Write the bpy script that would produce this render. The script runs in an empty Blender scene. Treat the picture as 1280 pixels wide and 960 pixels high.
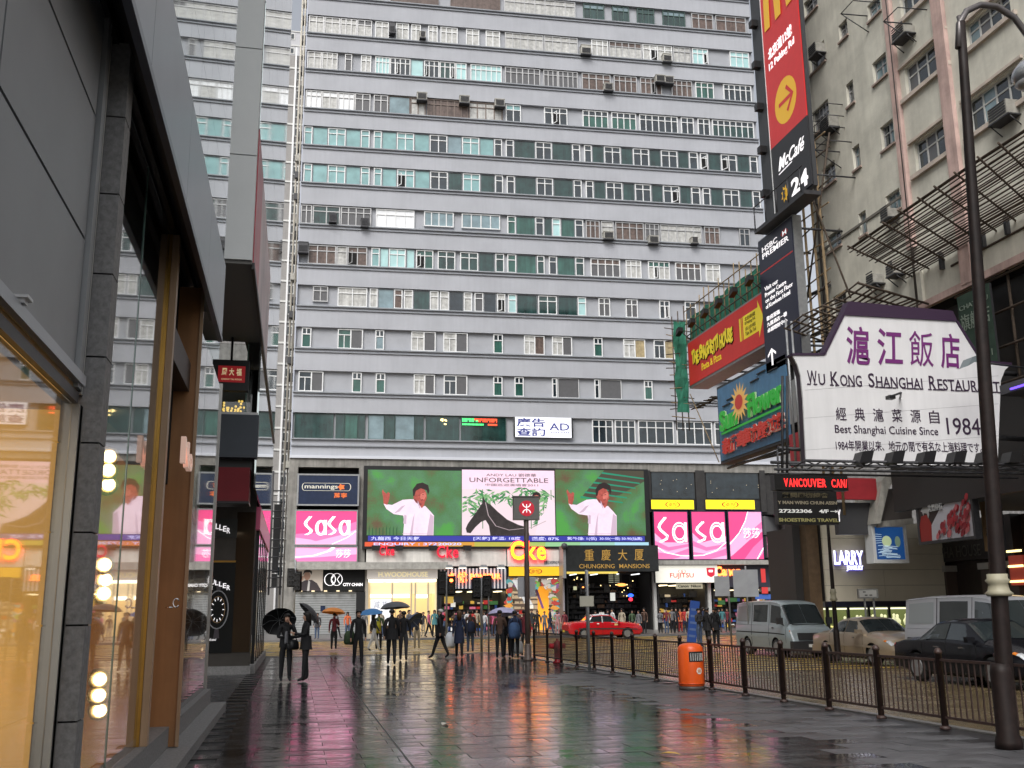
import bpy, bmesh, math, random
from mathutils import Vector, Matrix
from math import sin, cos, pi, atan2, sqrt
R = math.radians
rnd = random.Random(11)
sc = bpy.context.scene
C = sc.collection

# ------------------------------------------------------------------ camera
FPX = 1267.0                                   # focal length in pixels of a 1280 px wide frame
TH = math.atan(284 / 1267.0)                   # camera pitch
PSI = R(11.96)                                 # camera turned right of the street's own direction (+Y)
RO = R(0.6)
EYE = Vector((0, 0, 1.6))
fw = Vector((sin(PSI) * cos(TH), cos(PSI) * cos(TH), sin(TH)))
r0 = Vector((cos(PSI), -sin(PSI), 0))
u0_ = r0.cross(fw)
rt = r0 * cos(RO) - u0_ * sin(RO)
up = u0_ * cos(RO) + r0 * sin(RO)
cam = bpy.data.cameras.new('camera')
cam.sensor_width = 36
cam.lens = 36 * FPX / 1280
cam.clip_start = 0.05
cam.clip_end = 1500
camo = bpy.data.objects.new('camera', cam)
C.objects.link(camo)
m3 = Matrix((rt, up, -fw)).transposed()
camo.matrix_world = Matrix.Translation(EYE) @ m3.to_4x4()
sc.camera = camo

# ------------------------------------------------------------------ sky and sun (overcast, wet afternoon)
w = bpy.data.worlds.new('World')
sc.world = w
w.use_nodes = True
nt = w.node_tree
sky = nt.nodes.new('ShaderNodeTexSky')
sky.sky_type = 'NISHITA'
sky.sun_disc = False
SUN_EL, SUN_AZ = R(50), R(209)                  # azimuth clockwise from +Y: behind the camera
sky.sun_elevation = SUN_EL
sky.sun_rotation = SUN_AZ
sky.air_density = 1.0
sky.dust_density = 5.0
sky.ozone_density = 1.0
hs = nt.nodes.new('ShaderNodeHueSaturation')
hs.inputs['Saturation'].default_value = 0.28
nt.links.new(sky.outputs[0], hs.inputs['Color'])
bg = nt.nodes['Background']
bg.inputs['Strength'].default_value = 0.15
nt.links.new(hs.outputs[0], bg.inputs['Color'])
sl = bpy.data.lights.new('sun', 'SUN')
sl.energy = 1.4
sl.angle = R(35)
sl.color = (1.0, 0.98, 0.95)
so = bpy.data.objects.new('sun', sl)
C.objects.link(so)
sdir = Vector((sin(SUN_AZ) * cos(SUN_EL), cos(SUN_AZ) * cos(SUN_EL), sin(SUN_EL)))
so.rotation_euler = sdir.to_track_quat('Z', 'Y').to_euler()
so.location = sdir * 200
sc.view_settings.view_transform = 'Standard'
sc.view_settings.look = 'None'
sc.view_settings.exposure = 0.40
sc.view_settings.gamma = 1.0
sc.view_settings.use_curve_mapping = False
sc.cycles.use_denoising = True
sc.cycles.max_bounces = 8
sc.cycles.glossy_bounces = 6
sc.cycles.transmission_bounces = 6
sc.cycles.transparent_max_bounces = 8
sc.cycles.sample_clamp_indirect = 6

# ------------------------------------------------------------------ helpers
def ray(px, py):
    return fw + rt * ((px - 640) / FPX) + up * ((480 - py) / FPX)

def ground(px, py, z=0.0):
    d = ray(px, py)
    t = (z - EYE.z) / d.z
    return EYE + d * t

class Fr:
    """a vertical working plane that really stands in the street: local x along it, y into it, z up"""
    def __init__(s, o, rot):
        s.o = Vector(o); s.rot = rot
        s.M = Matrix.Translation(s.o) @ Matrix.Rotation(rot, 4, 'Z')
        s.I = s.M.inverted()
    def pix(s, px, py, d=0.0):
        o = s.I @ EYE
        dr = s.I.to_3x3() @ ray(px, py)
        p = o + dr * ((d - o.y) / dr.y)
        return p.x, p.z
    def ux(s, px, z, d=0.0):
        k = (px - 640) / FPX
        n = s.I.to_3x3() @ (rt - fw * k)
        o = s.I @ EYE
        return o.x - ((d - o.y) * n.y + (z - o.z) * n.z) / n.x

W = Fr((0, 0, 0), 0)
OFF = {}

def root_of(o):
    while o.parent is not None:
        o = o.parent
    return o

def T(name, label, cat, fr=W, pos=(0, 0, 0), group=None, rot=0.0, own=False, kind=None):
    o = bpy.data.objects.new(name, None)
    o.empty_display_size = 0.2
    C.objects.link(o)
    o.location = fr.M @ Vector(pos)
    o.rotation_euler = (0, 0, fr.rot + rot)
    if label: o['label'] = label
    if cat: o['category'] = cat
    if group: o['group'] = group
    if kind: o['kind'] = kind
    OFF[o.name] = Vector((0, 0, 0)) if own else Vector(pos)
    return o

def children(o):
    return [c for c in KIDS.get(o.name, [])]

KIDS = {}

def copy_tree(o, parent=None):
    c = o.copy()
    C.objects.link(c)
    if parent is not None:
        c.parent = parent
        KIDS.setdefault(parent.name, []).append(c)
    for ch in list(KIDS.get(o.name, [])):
        copy_tree(ch, c)
    if o.name in OFF: OFF[c.name] = OFF[o.name]
    return c

class MB:
    def __init__(s):
        s.v = []; s.f = []; s.m = []; s.sm = []
    def face(s, pts, m=0, sm=False):
        b = len(s.v)
        s.v += [tuple(p) for p in pts]
        s.f.append(tuple(range(b, b + len(pts)))); s.m.append(m); s.sm.append(sm)
        return s
    def box(s, x0, x1, y0, y1, z0, z1, m=0, tf=None):
        if x0 > x1: x0, x1 = x1, x0
        if y0 > y1: y0, y1 = y1, y0
        if z0 > z1: z0, z1 = z1, z0
        b = len(s.v)
        p = [(x0, y0, z0), (x1, y0, z0), (x1, y1, z0), (x0, y1, z0), (x0, y0, z1), (x1, y0, z1), (x1, y1, z1), (x0, y1, z1)]
        if tf is not None: p = [tuple(tf @ Vector(q)) for q in p]
        s.v += p
        for f in ((0, 1, 5, 4), (1, 2, 6, 5), (2, 3, 7, 6), (3, 0, 4, 7), (4, 5, 6, 7), (3, 2, 1, 0)):
            s.f.append(tuple(b + i for i in f)); s.m.append(m); s.sm.append(False)
        return s
    def prism(s, poly, y0, y1, m=0, tf=None, ms=None):
        """polygon in (x, z), thick from y0 (front) to y1"""
        a = sum(poly[i][0] * poly[(i + 1) % len(poly)][1] - poly[(i + 1) % len(poly)][0] * poly[i][1] for i in range(len(poly)))
        if a < 0: poly = poly[::-1]
        n = len(poly); b = len(s.v)
        p = [(x, y0, z) for x, z in poly] + [(x, y1, z) for x, z in poly]
        if tf is not None: p = [tuple(tf @ Vector(q)) for q in p]
        s.v += p
        s.f.append(tuple(b + i for i in range(n))); s.m.append(m); s.sm.append(False)
        s.f.append(tuple(b + n + i for i in range(n))[::-1]); s.m.append(m); s.sm.append(False)
        for i in range(n):
            j = (i + 1) % n
            s.f.append((b + j, b + i, b + n + i, b + n + j)); s.m.append(m if ms is None else ms); s.sm.append(False)
        return s
    def rings(s, rings, m=0, sm=True, cap=True):
        b = len(s.v); n = len(rings[0])
        for r in rings: s.v += [tuple(p) for p in r]
        for i in range(len(rings) - 1):
            for j in range(n):
                k = (j + 1) % n
                s.f.append((b + i * n + j, b + i * n + k, b + (i + 1) * n + k, b + (i + 1) * n + j)); s.m.append(m); s.sm.append(sm)
        if cap:
            s.f.append(tuple(b + j for j in range(n))[::-1]); s.m.append(m); s.sm.append(False)
            e = b + (len(rings) - 1) * n
            s.f.append(tuple(e + j for j in range(n))); s.m.append(m); s.sm.append(False)
        return s
    def tube(s, pts, r, n=6, m=0, r2=None):
        pts = [Vector(p) for p in pts]
        rr = []
        prev = None
        for i, p in enumerate(pts):
            if i == 0: d = pts[1] - p
            elif i == len(pts) - 1: d = p - pts[i - 1]
            else: d = (pts[i + 1] - pts[i - 1])
            d.normalize()
            a = Vector((0, 0, 1)) if abs(d.z) < 0.95 else Vector((1, 0, 0))
            if prev is not None: a = prev
            x = d.cross(a)
            if x.length < 1e-5: x = d.cross(Vector((0.3, 1, 0.2)))
            x.normalize(); y = x.cross(d); prev = y.copy()
            q = r if r2 is None else r + (r2 - r) * i / (len(pts) - 1)
            rr.append([p + (x * cos(2 * pi * k / n) + y * sin(2 * pi * k / n)) * q for k in range(n)])
        return s.rings(rr, m)
    def lathe(s, prof, c=(0, 0, 0), n=12, m=0, sm=True):
        c = Vector(c)
        return s.rings([[c + Vector((r * cos(2 * pi * k / n), r * sin(2 * pi * k / n), z)) for k in range(n)] for r, z in prof], m, sm)
    def ball(s, c, r, n=8, m=0, sc_=(1, 1, 1)):
        pr = []
        h = max(4, n // 2)
        for i in range(h + 1):
            a = -pi / 2 + pi * i / h
            pr.append((max(1e-4, cos(a)), sin(a)))
        c = Vector(c)
        return s.rings([[c + Vector((r * q * cos(2 * pi * k / n) * sc_[0], r * q * sin(2 * pi * k / n) * sc_[1], r * z * sc_[2])) for k in range(n)] for q, z in pr], m)
    def mesh(s, name, off=Vector((0, 0, 0))):
        me = bpy.data.meshes.new(name)
        me.from_pydata([(v[0] - off[0], v[1] - off[1], v[2] - off[2]) for v in s.v], [], s.f)
        me.polygons.foreach_set('material_index', s.m)
        me.polygons.foreach_set('use_smooth', s.sm)
        me.update()
        return me
    def build(s, name, mats, parent=None, kind=None, label=None):
        off = OFF.get(root_of(parent).name, Vector((0, 0, 0))) if parent is not None else Vector((0, 0, 0))
        me = s.mesh(name, off)
        return link(name, me, mats, parent, kind, label)

def link(name, me, mats, parent=None, kind=None, label=None):
    if not isinstance(mats, (list, tuple)): mats = [mats]
    if len(me.materials) == 0:
        for m in mats: me.materials.append(m)
    o = bpy.data.objects.new(name, me)
    C.objects.link(o)
    if parent is not None:
        o.parent = parent
        KIDS.setdefault(parent.name, []).append(o)
    if kind: o['kind'] = kind
    if label: o['label'] = label
    return o

def tag(o, label, cat, group=None, kind=None):
    if label: o['label'] = label
    if cat: o['category'] = cat
    if group: o['group'] = group
    if kind: o['kind'] = kind
    return o

# ------------------------------------------------------------------ materials
MATS = {}
def mat(name, col, rough=0.6, metal=0.0, es=0.0, ec=None, noise=0.0, ns=3.0, bump=0.0, bs=30.0, streak=0.0, spec=0.5, trans=0.0, alpha=1.0, coat=0.0, rn=0.0, ior=1.45):
    if name in MATS: return MATS[name]
    m = bpy.data.materials.new(name)
    m.use_nodes = True
    t = m.node_tree; N = t.nodes; L = t.links
    b = N['Principled BSDF']
    b.inputs['Base Color'].default_value = (*col, 1)
    b.inputs['Roughness'].default_value = rough
    b.inputs['Metallic'].default_value = metal
    b.inputs['Specular IOR Level'].default_value = spec
    b.inputs['IOR'].default_value = ior
    b.inputs['Transmission Weight'].default_value = trans
    b.inputs['Alpha'].default_value = alpha
    b.inputs['Coat Weight'].default_value = coat
    if es > 0:
        b.inputs['Emission Color'].default_value = (*(ec or col), 1)
        b.inputs['Emission Strength'].default_value = es
    if noise or bump or streak or rn:
        tc = N.new('ShaderNodeTexCoord')
    if noise or streak:
        base = N.new('ShaderNodeRGB'); base.outputs[0].default_value = (*col, 1)
        cur = base.outputs[0]
        def var(vec, scale, lo, hi, cur):
            n = N.new('ShaderNodeTexNoise'); n.inputs['Scale'].default_value = scale; n.inputs['Detail'].default_value = 5
            n.inputs['Roughness'].default_value = 0.6
            L.new(vec, n.inputs['Vector'])
            mr = N.new('ShaderNodeMapRange')
            mr.inputs['From Min'].default_value = 0.3; mr.inputs['From Max'].default_value = 0.7
            mr.inputs['To Min'].default_value = lo; mr.inputs['To Max'].default_value = hi
            L.new(n.outputs['Fac'], mr.inputs['Value'])
            hv = N.new('ShaderNodeHueSaturation')
            L.new(mr.outputs[0], hv.inputs['Value']); L.new(cur, hv.inputs['Color'])
            return hv.outputs[0]
        if noise: cur = var(tc.outputs['Object'], ns, 1 - noise, 1 + noise * 0.6, cur)
        if streak:
            mp = N.new('ShaderNodeMapping'); mp.inputs['Scale'].default_value = (4, 4, 0.25)
            L.new(tc.outputs['Object'], mp.inputs['Vector'])
            cur = var(mp.outputs[0], 1.0, 1 - streak, 1 + streak * 0.3, cur)
        L.new(cur, b.inputs['Base Color'])
    if bump:
        n = N.new('ShaderNodeTexNoise'); n.inputs['Scale'].default_value = bs; n.inputs['Detail'].default_value = 3
        L.new(tc.outputs['Object'], n.inputs['Vector'])
        bp = N.new('ShaderNodeBump'); bp.inputs['Strength'].default_value = bump; bp.inputs['Distance'].default_value = 0.02
        L.new(n.outputs['Fac'], bp.inputs['Height']); L.new(bp.outputs[0], b.inputs['Normal'])
    if rn:
        n = N.new('ShaderNodeTexNoise'); n.inputs['Scale'].default_value = 1.3; n.inputs['Detail'].default_value = 4
        L.new(tc.outputs['Object'], n.inputs['Vector'])
        mr = N.new('ShaderNodeMapRange')
        mr.inputs['From Min'].default_value = 0.35; mr.inputs['From Max'].default_value = 0.65
        mr.inputs['To Min'].default_value = max(0.02, rough - rn); mr.inputs['To Max'].default_value = rough + rn
        L.new(n.outputs['Fac'], mr.inputs['Value']); L.new(mr.outputs[0], b.inputs['Roughness'])
    MATS[name] = m
    return m

def E(name, col, s=1.0):
    return mat(name, tuple(c * 0.5 for c in col), 0.4, es=s, ec=col)

grey = mat('grey_render', (0.385, 0.397, 0.43), 0.75, noise=0.10, ns=0.35, streak=0.06)
grey_dk = mat('grey_render_recess', (0.34, 0.352, 0.38), 0.75, noise=0.08, ns=1.0)
ledge_m = mat('grey_ledge', (0.27, 0.285, 0.31), 0.7, noise=0.15, ns=3)
white = mat('white_paint', (0.72, 0.73, 0.73), 0.5, noise=0.06, ns=4)
alu = mat('aluminium', (0.42, 0.42, 0.42), 0.4, metal=0.5, noise=0.12, ns=4)
black = mat('black_paint', (0.012, 0.012, 0.013), 0.4)
blackm = mat('matt_black', (0.01, 0.01, 0.01), 0.9)
steel = mat('galvanised_steel', (0.33, 0.34, 0.35), 0.45, metal=0.6, noise=0.15, ns=6)
dsteel = mat('dark_steel', (0.06, 0.06, 0.065), 0.5, metal=0.4, noise=0.2, ns=8)
concrete = mat('stained_concrete', (0.26, 0.25, 0.23), 0.85, noise=0.3, ns=1.5, streak=0.35, bump=0.2)
rust = mat('brown_iron', (0.045, 0.026, 0.022), 0.5, noise=0.3, ns=10)
bamboo = mat('bamboo', (0.30, 0.215, 0.12), 0.7, noise=0.35, ns=6)
bamboo_d = mat('weathered_bamboo', (0.085, 0.062, 0.045), 0.8, noise=0.35, ns=6)
glass_teal = mat('teal_sky_glass', (0.21, 0.38, 0.385), 0.12, noise=0.25, ns=0.9, spec=0.8)  # sky reflection painted in: paler than the dark green panes, no blinds behind
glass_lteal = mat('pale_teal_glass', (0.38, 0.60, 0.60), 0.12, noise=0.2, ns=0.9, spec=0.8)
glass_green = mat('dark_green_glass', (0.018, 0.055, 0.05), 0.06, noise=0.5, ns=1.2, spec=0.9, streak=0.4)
glass_mid = mat('green_curtain_glass', (0.035, 0.115, 0.092), 0.1, noise=0.35, ns=1.2, spec=0.8, streak=0.4)
glass_dark = mat('dark_glass', (0.022, 0.032, 0.04), 0.05, noise=0.5, ns=1.5, spec=0.9)
glass_blue = mat('blue_grey_glass', (0.19, 0.27, 0.30), 0.08, noise=0.3, ns=1.2, spec=0.8)
curtain = mat('net_curtain_glass', (0.50, 0.50, 0.48), 0.35, noise=0.3, ns=4, streak=0.3)
curtain_br = mat('brown_curtain_glass', (0.14, 0.10, 0.085), 0.3, noise=0.4, ns=4, streak=0.4)
curtain_ye = mat('yellow_curtain_glass', (0.40, 0.32, 0.18), 0.35, noise=0.3, ns=4, streak=0.3)
shutter_g = mat('grey_blind_glass', (0.105, 0.105, 0.11), 0.3, noise=0.1, ns=4)
blind_w = mat('white_blind_glass', (0.78, 0.80, 0.82), 0.25, noise=0.12, ns=2)
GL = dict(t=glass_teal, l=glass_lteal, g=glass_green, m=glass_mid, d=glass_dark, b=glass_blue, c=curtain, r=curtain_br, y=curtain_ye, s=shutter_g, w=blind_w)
frame_dk = mat('dark_green_frame', (0.05, 0.09, 0.08), 0.4)
def EN(name, col, s=1.0, scale=2.0, amp=.3):
    """a screen colour broken up by noise, as a coarse LED wall shows it"""
    m = E(name, col, s); t = m.node_tree; N = t.nodes; L = t.links; b = N['Principled BSDF']
    tc = N.new('ShaderNodeTexCoord'); n = N.new('ShaderNodeTexNoise'); n.inputs['Scale'].default_value = scale; n.inputs['Detail'].default_value = 6; n.inputs['Roughness'].default_value = .7
    L.new(tc.outputs['Object'], n.inputs['Vector'])
    mr = N.new('ShaderNodeMapRange'); mr.inputs['From Min'].default_value = .3; mr.inputs['From Max'].default_value = .7
    mr.inputs['To Min'].default_value = s * (1 - amp); mr.inputs['To Max'].default_value = s * (1 + amp * .6)
    L.new(n.outputs['Fac'], mr.inputs['Value']); L.new(mr.outputs[0], b.inputs['Emission Strength'])
    return m
lightbox = E('white_light', (1, 0.97, 0.9), 2.5)

# ------------------------------------------------------------------ lettering
TXT = {}
def text_mesh(s, thick=0.0, bold=0.0, shear=0.0, space=1.0):
    k = (s, thick, bold, shear, space)
    if k in TXT: return TXT[k]
    cu = bpy.data.curves.new('lettering_curve', 'FONT')
    cu.body = s; cu.size = 1; cu.resolution_u = 3
    cu.offset = bold; cu.extrude = thick; cu.shear = shear; cu.space_character = space
    cu.align_x = 'CENTER'
    o = bpy.data.objects.new('lettering_curve', cu)
    C.objects.link(o)
    dg = bpy.context.evaluated_depsgraph_get()
    me = bpy.data.meshes.new_from_object(o.evaluated_get(dg))
    vs = [tuple(v.co) for v in me.vertices]; fs = [tuple(p.vertices) for p in me.polygons]
    bpy.data.objects.remove(o); bpy.data.curves.remove(cu); bpy.data.meshes.remove(me)
    TXT[k] = (vs, fs)
    return TXT[k]

def text(parent, s, u0, u1, z0, z1, d, m, name='lettering', thick=0.012, bold=0.0, shear=0.0, space=1.0, tf=None, jig=None, keep=False):
    """lettering fitted in the rectangle u0..u1, z0..z1 standing proud of the plane y = d"""
    vs, fs = text_mesh(s, 0.0 if thick == 0 else 0.02, bold, shear, space)
    if not vs: return None
    xs = [v[0] for v in vs]; ys = [v[1] for v in vs]
    a, b, c_, e = min(xs), max(xs), min(ys), max(ys)
    sx = (u1 - u0) / max(b - a, 1e-4); sz = (z1 - z0) / max(e - c_, 1e-4)
    if keep: sx = sz = min(sx, sz)
    q = MB()
    for v in vs:
        x = u0 + (v[0] - a) * sx; z = z0 + (v[1] - c_) * sz
        y = d - (thick if v[2] > 0 else 0)
        if jig: x, z = jig(x, z)
        p = (x, y, z)
        if tf is not None: p = tuple(tf @ Vector(p))
        q.v.append(p)
    for f in fs:
        q.f.append(f); q.m.append(0); q.sm.append(False)
    return q.build(name, m, parent)

def strip(poly, wd):
    """a ribbon along a 2-D polyline, as quads"""
    out = []
    n = len(poly)
    L_, R_ = [], []
    for i, (x, z) in enumerate(poly):
        a = poly[max(0, i - 1)]; b = poly[min(n - 1, i + 1)]
        dx, dz = b[0] - a[0], b[1] - a[1]
        l = math.hypot(dx, dz) or 1
        w_ = wd[i] if isinstance(wd, (list, tuple)) else wd
        L_.append((x - dz / l * w_ / 2, z + dx / l * w_ / 2)); R_.append((x + dz / l * w_ / 2, z - dx / l * w_ / 2))
    for i in range(n - 1):
        out.append([L_[i], R_[i], R_[i + 1], L_[i + 1]])
    return out

def ribbon(mb, poly, wd, y, m=0, map_=None):
    for q in strip(poly, wd):
        pts = [(map_(x, z) if map_ else (x, z)) for x, z in q]
        mb.face([(p[0], y, p[1]) for p in pts][::1], m)

def arc(cx, cz, rx, rz, a0, a1, n=14):
    return [(cx + rx * cos(R(a0 + (a1 - a0) * i / n)), cz + rz * sin(R(a0 + (a1 - a0) * i / n))) for i in range(n + 1)]

# ================================================================== FRAMES (real standing planes of the street)
P0 = ground(640, 790)
FA = Fr((P0.x, P0.y, 0), R(-2.2))              # Chungking front: nearly square to the street
_fp = [ground(x, y) for x, y in ((1182, 913), (1102, 899), (1037, 886), (980, 877), (890, 863), (821, 851), (743, 837.5), (684.5, 828))]
_my = sum(q.y for q in _fp) / 8; _mx = sum(q.x for q in _fp) / 8
FB_ = sum((q.y - _my) * (q.x - _mx) for q in _fp) / sum((q.y - _my) ** 2 for q in _fp); FA_ = _mx - FB_ * _my
def FXL(y): return FA_ + FB_ * y               # the railing's line: x as a function of y
FENCE_X = FXL(24)
print('railing line', FA_, FB_)
LF = Fr((-1.45, 0, 0), R(90))                  # left shop front, local x = +Y
RF = Fr((21.0, 39.0, 0), R(-90))               # right building front, local x = toward the camera
FACE_Y = P0.y

# ================================================================== GROUND
wet = mat('wet_granite', (0.035, 0.036, 0.04), 0.17, noise=0.35, ns=1.2, bump=0.22, bs=7, rn=0.07, spec=0.5)
wet2 = mat('wet_granite_pale', (0.06, 0.062, 0.066), 0.24, noise=0.35, ns=1.6, bump=0.28, bs=8, rn=0.08, spec=0.6)
joint = mat('wet_joint', (0.018, 0.018, 0.019), 0.35)
asphalt = mat('wet_asphalt', (0.05, 0.047, 0.045), 0.26, noise=0.25, ns=2.0, bump=0.35, bs=25, rn=0.08, spec=0.6)
yellow = mat('yellow_road_paint', (0.50, 0.33, 0.06), 0.30, noise=0.25, ns=3)
kerbm = mat('wet_kerb', (0.16, 0.155, 0.15), 0.4, noise=0.2, ns=4)
farpave = mat('far_pavement', (0.13, 0.125, 0.12), 0.3, noise=0.2, ns=2)
redpave = mat('red_tactile', (0.16, 0.05, 0.045), 0.25, noise=0.2, ns=3)

def sheet(name, x0, x1, y0, y1, z, m, th=0.05):
    return MB().box(x0, x1, y0, y1, z - th, z).build(name, m, kind='structure')

NR0, NR1 = 40.6, 65.0                          # Nathan Road's two kerbs (Y)
sheet('ground', -400, 500, -60, 800, -0.16, asphalt)
def qsheet(name, pts, z, m, th=.05):
    q = MB(); q.rings([[(x, y, z - th) for x, y in pts], [(x, y, z) for x, y in pts]], 0, False); return q.build(name, m, kind='structure')
KR = 19.3
qsheet('side_road', [(FXL(-12) + .35, -12), (KR, -12), (KR, NR0), (FXL(NR0) + .35, NR0)], -0.10, mat('wet_tan_road', (.125, .094, .05), .24, noise=.3, ns=1.5, bump=.3, bs=20, rn=.08, spec=.55))
sheet('main_road', -60, 120, NR0, NR1, -0.096, asphalt)
qsheet('near_pavement_base', [(-1.2, -12), (FXL(-12) + .2, -12), (FXL(NR0) + .2, NR0 - .25), (-1.2, NR0 - .25)], -0.012, joint, .13)
sheet('right_pavement', KR + .3, 30, -12, NR0 - 0.25, 0.02, farpave, 0.15)
sheet('far_pavement', -60, 120, NR1 + 0.3, FACE_Y + 14, 0.02, farpave, 0.15)
sheet('shop_forecourt', -14, -1.2, 17.6, NR0 - 0.25, 0.0, wet2, 0.13)
kb = MB()
kb.rings([[(x, y, z) for x, y in ((FXL(-12) + .2, -12), (FXL(-12) + .35, -12), (FXL(NR0) + .35, NR0 - .26), (FXL(NR0) + .2, NR0 - .26))] for z in (-.15, .012)], 0, False)
kb.box(KR, KR + .3, -12, NR0, -0.15, 0.03)
kb.box(-14, FENCE_X + 0.35, NR0 - 0.25, NR0, -0.15, 0.014)
kb.box(KR + .301, 60, NR0 - 0.25, NR0 - 0.01, -0.15, 0.034)
kb.box(-60, 120, NR1, NR1 + 0.3, -0.15, 0.03)
kb.build('kerb', kerbm, kind='structure')

# paving: 300 slabs as pieces, the rest joined
pv = T('pavement', None, None, W, (3, 20, 0), kind='structure')
slab_m = []
for k in range(6):
    c = 0.019 + 0.005 * k
    slab_m.append(mat('wet_slab_%s' % 'abcdef'[k], (c, c * 1.01, c * 1.07), 0.115 + 0.016 * ((k * 5) % 6), noise=0.35, ns=2.2, bump=0.2, bs=6, rn=0.05, spec=0.55))
dry_m = [mat('damp_slab_%s' % 'abc'[k], (.062 + .012 * k,) * 2 + (.066 + .013 * k,), .34 + .04 * k, noise=.4, ns=2.0, bump=.3, bs=8, rn=.08, spec=.5) for k in range(3)]
_wl = sorted(((g_.y, g_.x) for g_ in (ground(x, y) for x, y in ((676, 848), (801, 877), (900, 903), (1014, 922), (1105, 947)))))
def WET(x, y):
    if y <= _wl[0][0]: xl_ = _wl[0][1]
    elif y >= _wl[-1][0]: xl_ = _wl[-1][1] + (y - _wl[-1][0]) * .6
    else:
        for (ya, xa), (yb, xb) in zip(_wl, _wl[1:]):
            if ya <= y <= yb: xl_ = xa + (xb - xa) * (y - ya) / (yb - ya)
    return x < xl_
slab_meshes = []; dry_meshes = []
SW, SD = 0.80, 0.40
for k in range(18):
    a = MB()
    t = [rnd.uniform(-0.0016, 0.0016) for _ in range(4)]
    x, y = SW / 2 - 0.004, SD / 2 - 0.004
    top = [(-x, -y, t[0]), (x, -y, t[1]), (x, y, t[2]), (-x, y, t[3])]
    bot = [(p[0], p[1], -0.03) for p in top]
    a.face(top)
    for i in range(4):
        j = (i + 1) % 4
        a.face([bot[i], bot[j], top[j], top[i]])
    me = a.mesh('paving_stone')
    me.materials.append(slab_m[k % 6] if k < 12 else dry_m[k % 3])
    (slab_meshes if k < 12 else dry_meshes).append(me)
cnt = 0
rest = MB()
row = 0
y = 9.6
while y < NR0 - 0.5:
    x = -1.2 + SW / 2 + (SW / 2 if row % 2 else 0) - (SW if row % 2 else 0)
    while x < FXL(y) + 0.2:
        if x - SW / 2 > -1.6 and x + SW / 2 < FXL(y) + 0.2:
            d = Vector((x, y, 0)) - EYE
            dep = d.dot(fw)
            px = 640 + FPX * d.dot(rt) / dep
            py = 480 - FPX * d.dot(up) / dep
            if -30 < px < 1310 and py < 985:
                if cnt < 298:
                    o = bpy.data.objects.new('paving_stone', rnd.choice(slab_meshes if WET(x, y) else dry_meshes))
                    C.objects.link(o); o.parent = pv
                    o.location = (x - 3, y - 20, rnd.uniform(-0.0015, 0.0015))
                    KIDS.setdefault(pv.name, []).append(o)
                    cnt += 1
                else:
                    k = rnd.randrange(6) if WET(x, y) else 6 + rnd.randrange(3)
                    hx, hy = SW / 2 - 0.006, SD / 2 - 0.006
                    a, b_, c_, e = [rnd.uniform(-0.0022, 0.0022) for _ in range(4)]
                    rest.face([(x - hx, y - hy, a), (x + hx, y - hy, b_), (x + hx, y + hy, c_), (x - hx, y + hy, e)], k)
        x += SW
    y += SD; row += 1
rest.build('paving_stones_beyond', slab_m + dry_m, pv, kind='stuff')
# long drain slot running up the pavement, fallen leaves, wet litter
dr = MB()
dr.box(1.28, 1.30, 9.5, 31, 0.001, 0.005)
dr.build('drain_slot', joint, kind='structure')
for i, (px, py) in enumerate([(838, 944), (556, 906)]):
    g = ground(px, py)
    lf = MB(); a = rnd.uniform(0, 3)
    lp = [(-0.13, 0), (-0.05, 0.045), (0.04, 0.05), (0.13, 0), (0.04, -0.05), (-0.05, -0.045)]
    lf.face([(g.x + cos(a) * u - sin(a) * v, g.y + sin(a) * u + cos(a) * v, 0.012 + abs(v) * 0.4) for u, v in lp])
    tag(lf.build('fallen_leaf', mat('leaf_%d' % i, [(0.45, 0.28, 0.05), (0.5, 0.48, 0.42)][i], 0.5)),
        ['single yellow leaf lying on the wet paving at bottom right', 'pale scrap of litter lying on the wet paving in the middle'][i], ['leaf', 'litter'][i])

# yellow box junction on Nathan Road and cross hatching on the side road
bj = MB()
def band(a, b, wd, z=-0.088):
    a = Vector((a[0], a[1], 0)); b = Vector((b[0], b[1], 0))
    d = (b - a).normalized(); n = Vector((-d.y, d.x, 0)) * wd / 2
    bj.face([tuple(p + Vector((0, 0, z))) for p in (a - n, b - n, b + n, a + n)])
x0, x1, y0, y1 = -10, 34, NR0 + 0.6, NR1 - 1.0
def clipline(c, s):
    pts = []
    # line y - y0 = s*(x - c)
    for x in (x0, x1):
        y = y0 + s * (x - c)
        if y0 <= y <= y1: pts.append((x, y))
    for y in (y0, y1):
        x = c + (y - y0) / s
        if x0 <= x <= x1: pts.append((x, y))
    pts = sorted(set((round(a, 4), round(b, 4)) for a, b in pts))
    return (pts[0], pts[-1]) if len(pts) >= 2 else None
for k in range(-40, 60):
    for s, z in ((1.0, -0.090), (-1.0, -0.0885)):
        q = clipline(k * 2.3, s)
        if q: band(q[0], q[1], 0.42, z)
for a, b in (((x0, y0), (x1, y0)), ((x0, y1), (x1, y1)), ((x0, y0), (x0, y1)), ((x1, y0), (x1, y1))):
    band(a, b, 0.55, -0.087)
for yy in (45.5, 50.5, 55.5, 60):                          # lane lines beyond the hatching read as long yellow bands
    band((x0, yy), (x1, yy), 0.6, -0.0865)
bj.build('yellow_box_marking', yellow, kind='structure')
yl = MB()
for o_ in (.5, .75):
    yl.face([(FXL(-10) + o_, -10, -.095), (FXL(-10) + o_ + .12, -10, -.095), (FXL(39) + o_ + .12, 39, -.095), (FXL(39) + o_, 39, -.095)])
for k in range(11):
    yy = 27.5 + k * 1.15
    yl.box(FXL(yy) + 1.3, KR - .5, yy, yy + 0.28, -0.097, -0.094)
yl.build('side_road_hatching', yellow, kind='structure')

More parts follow.
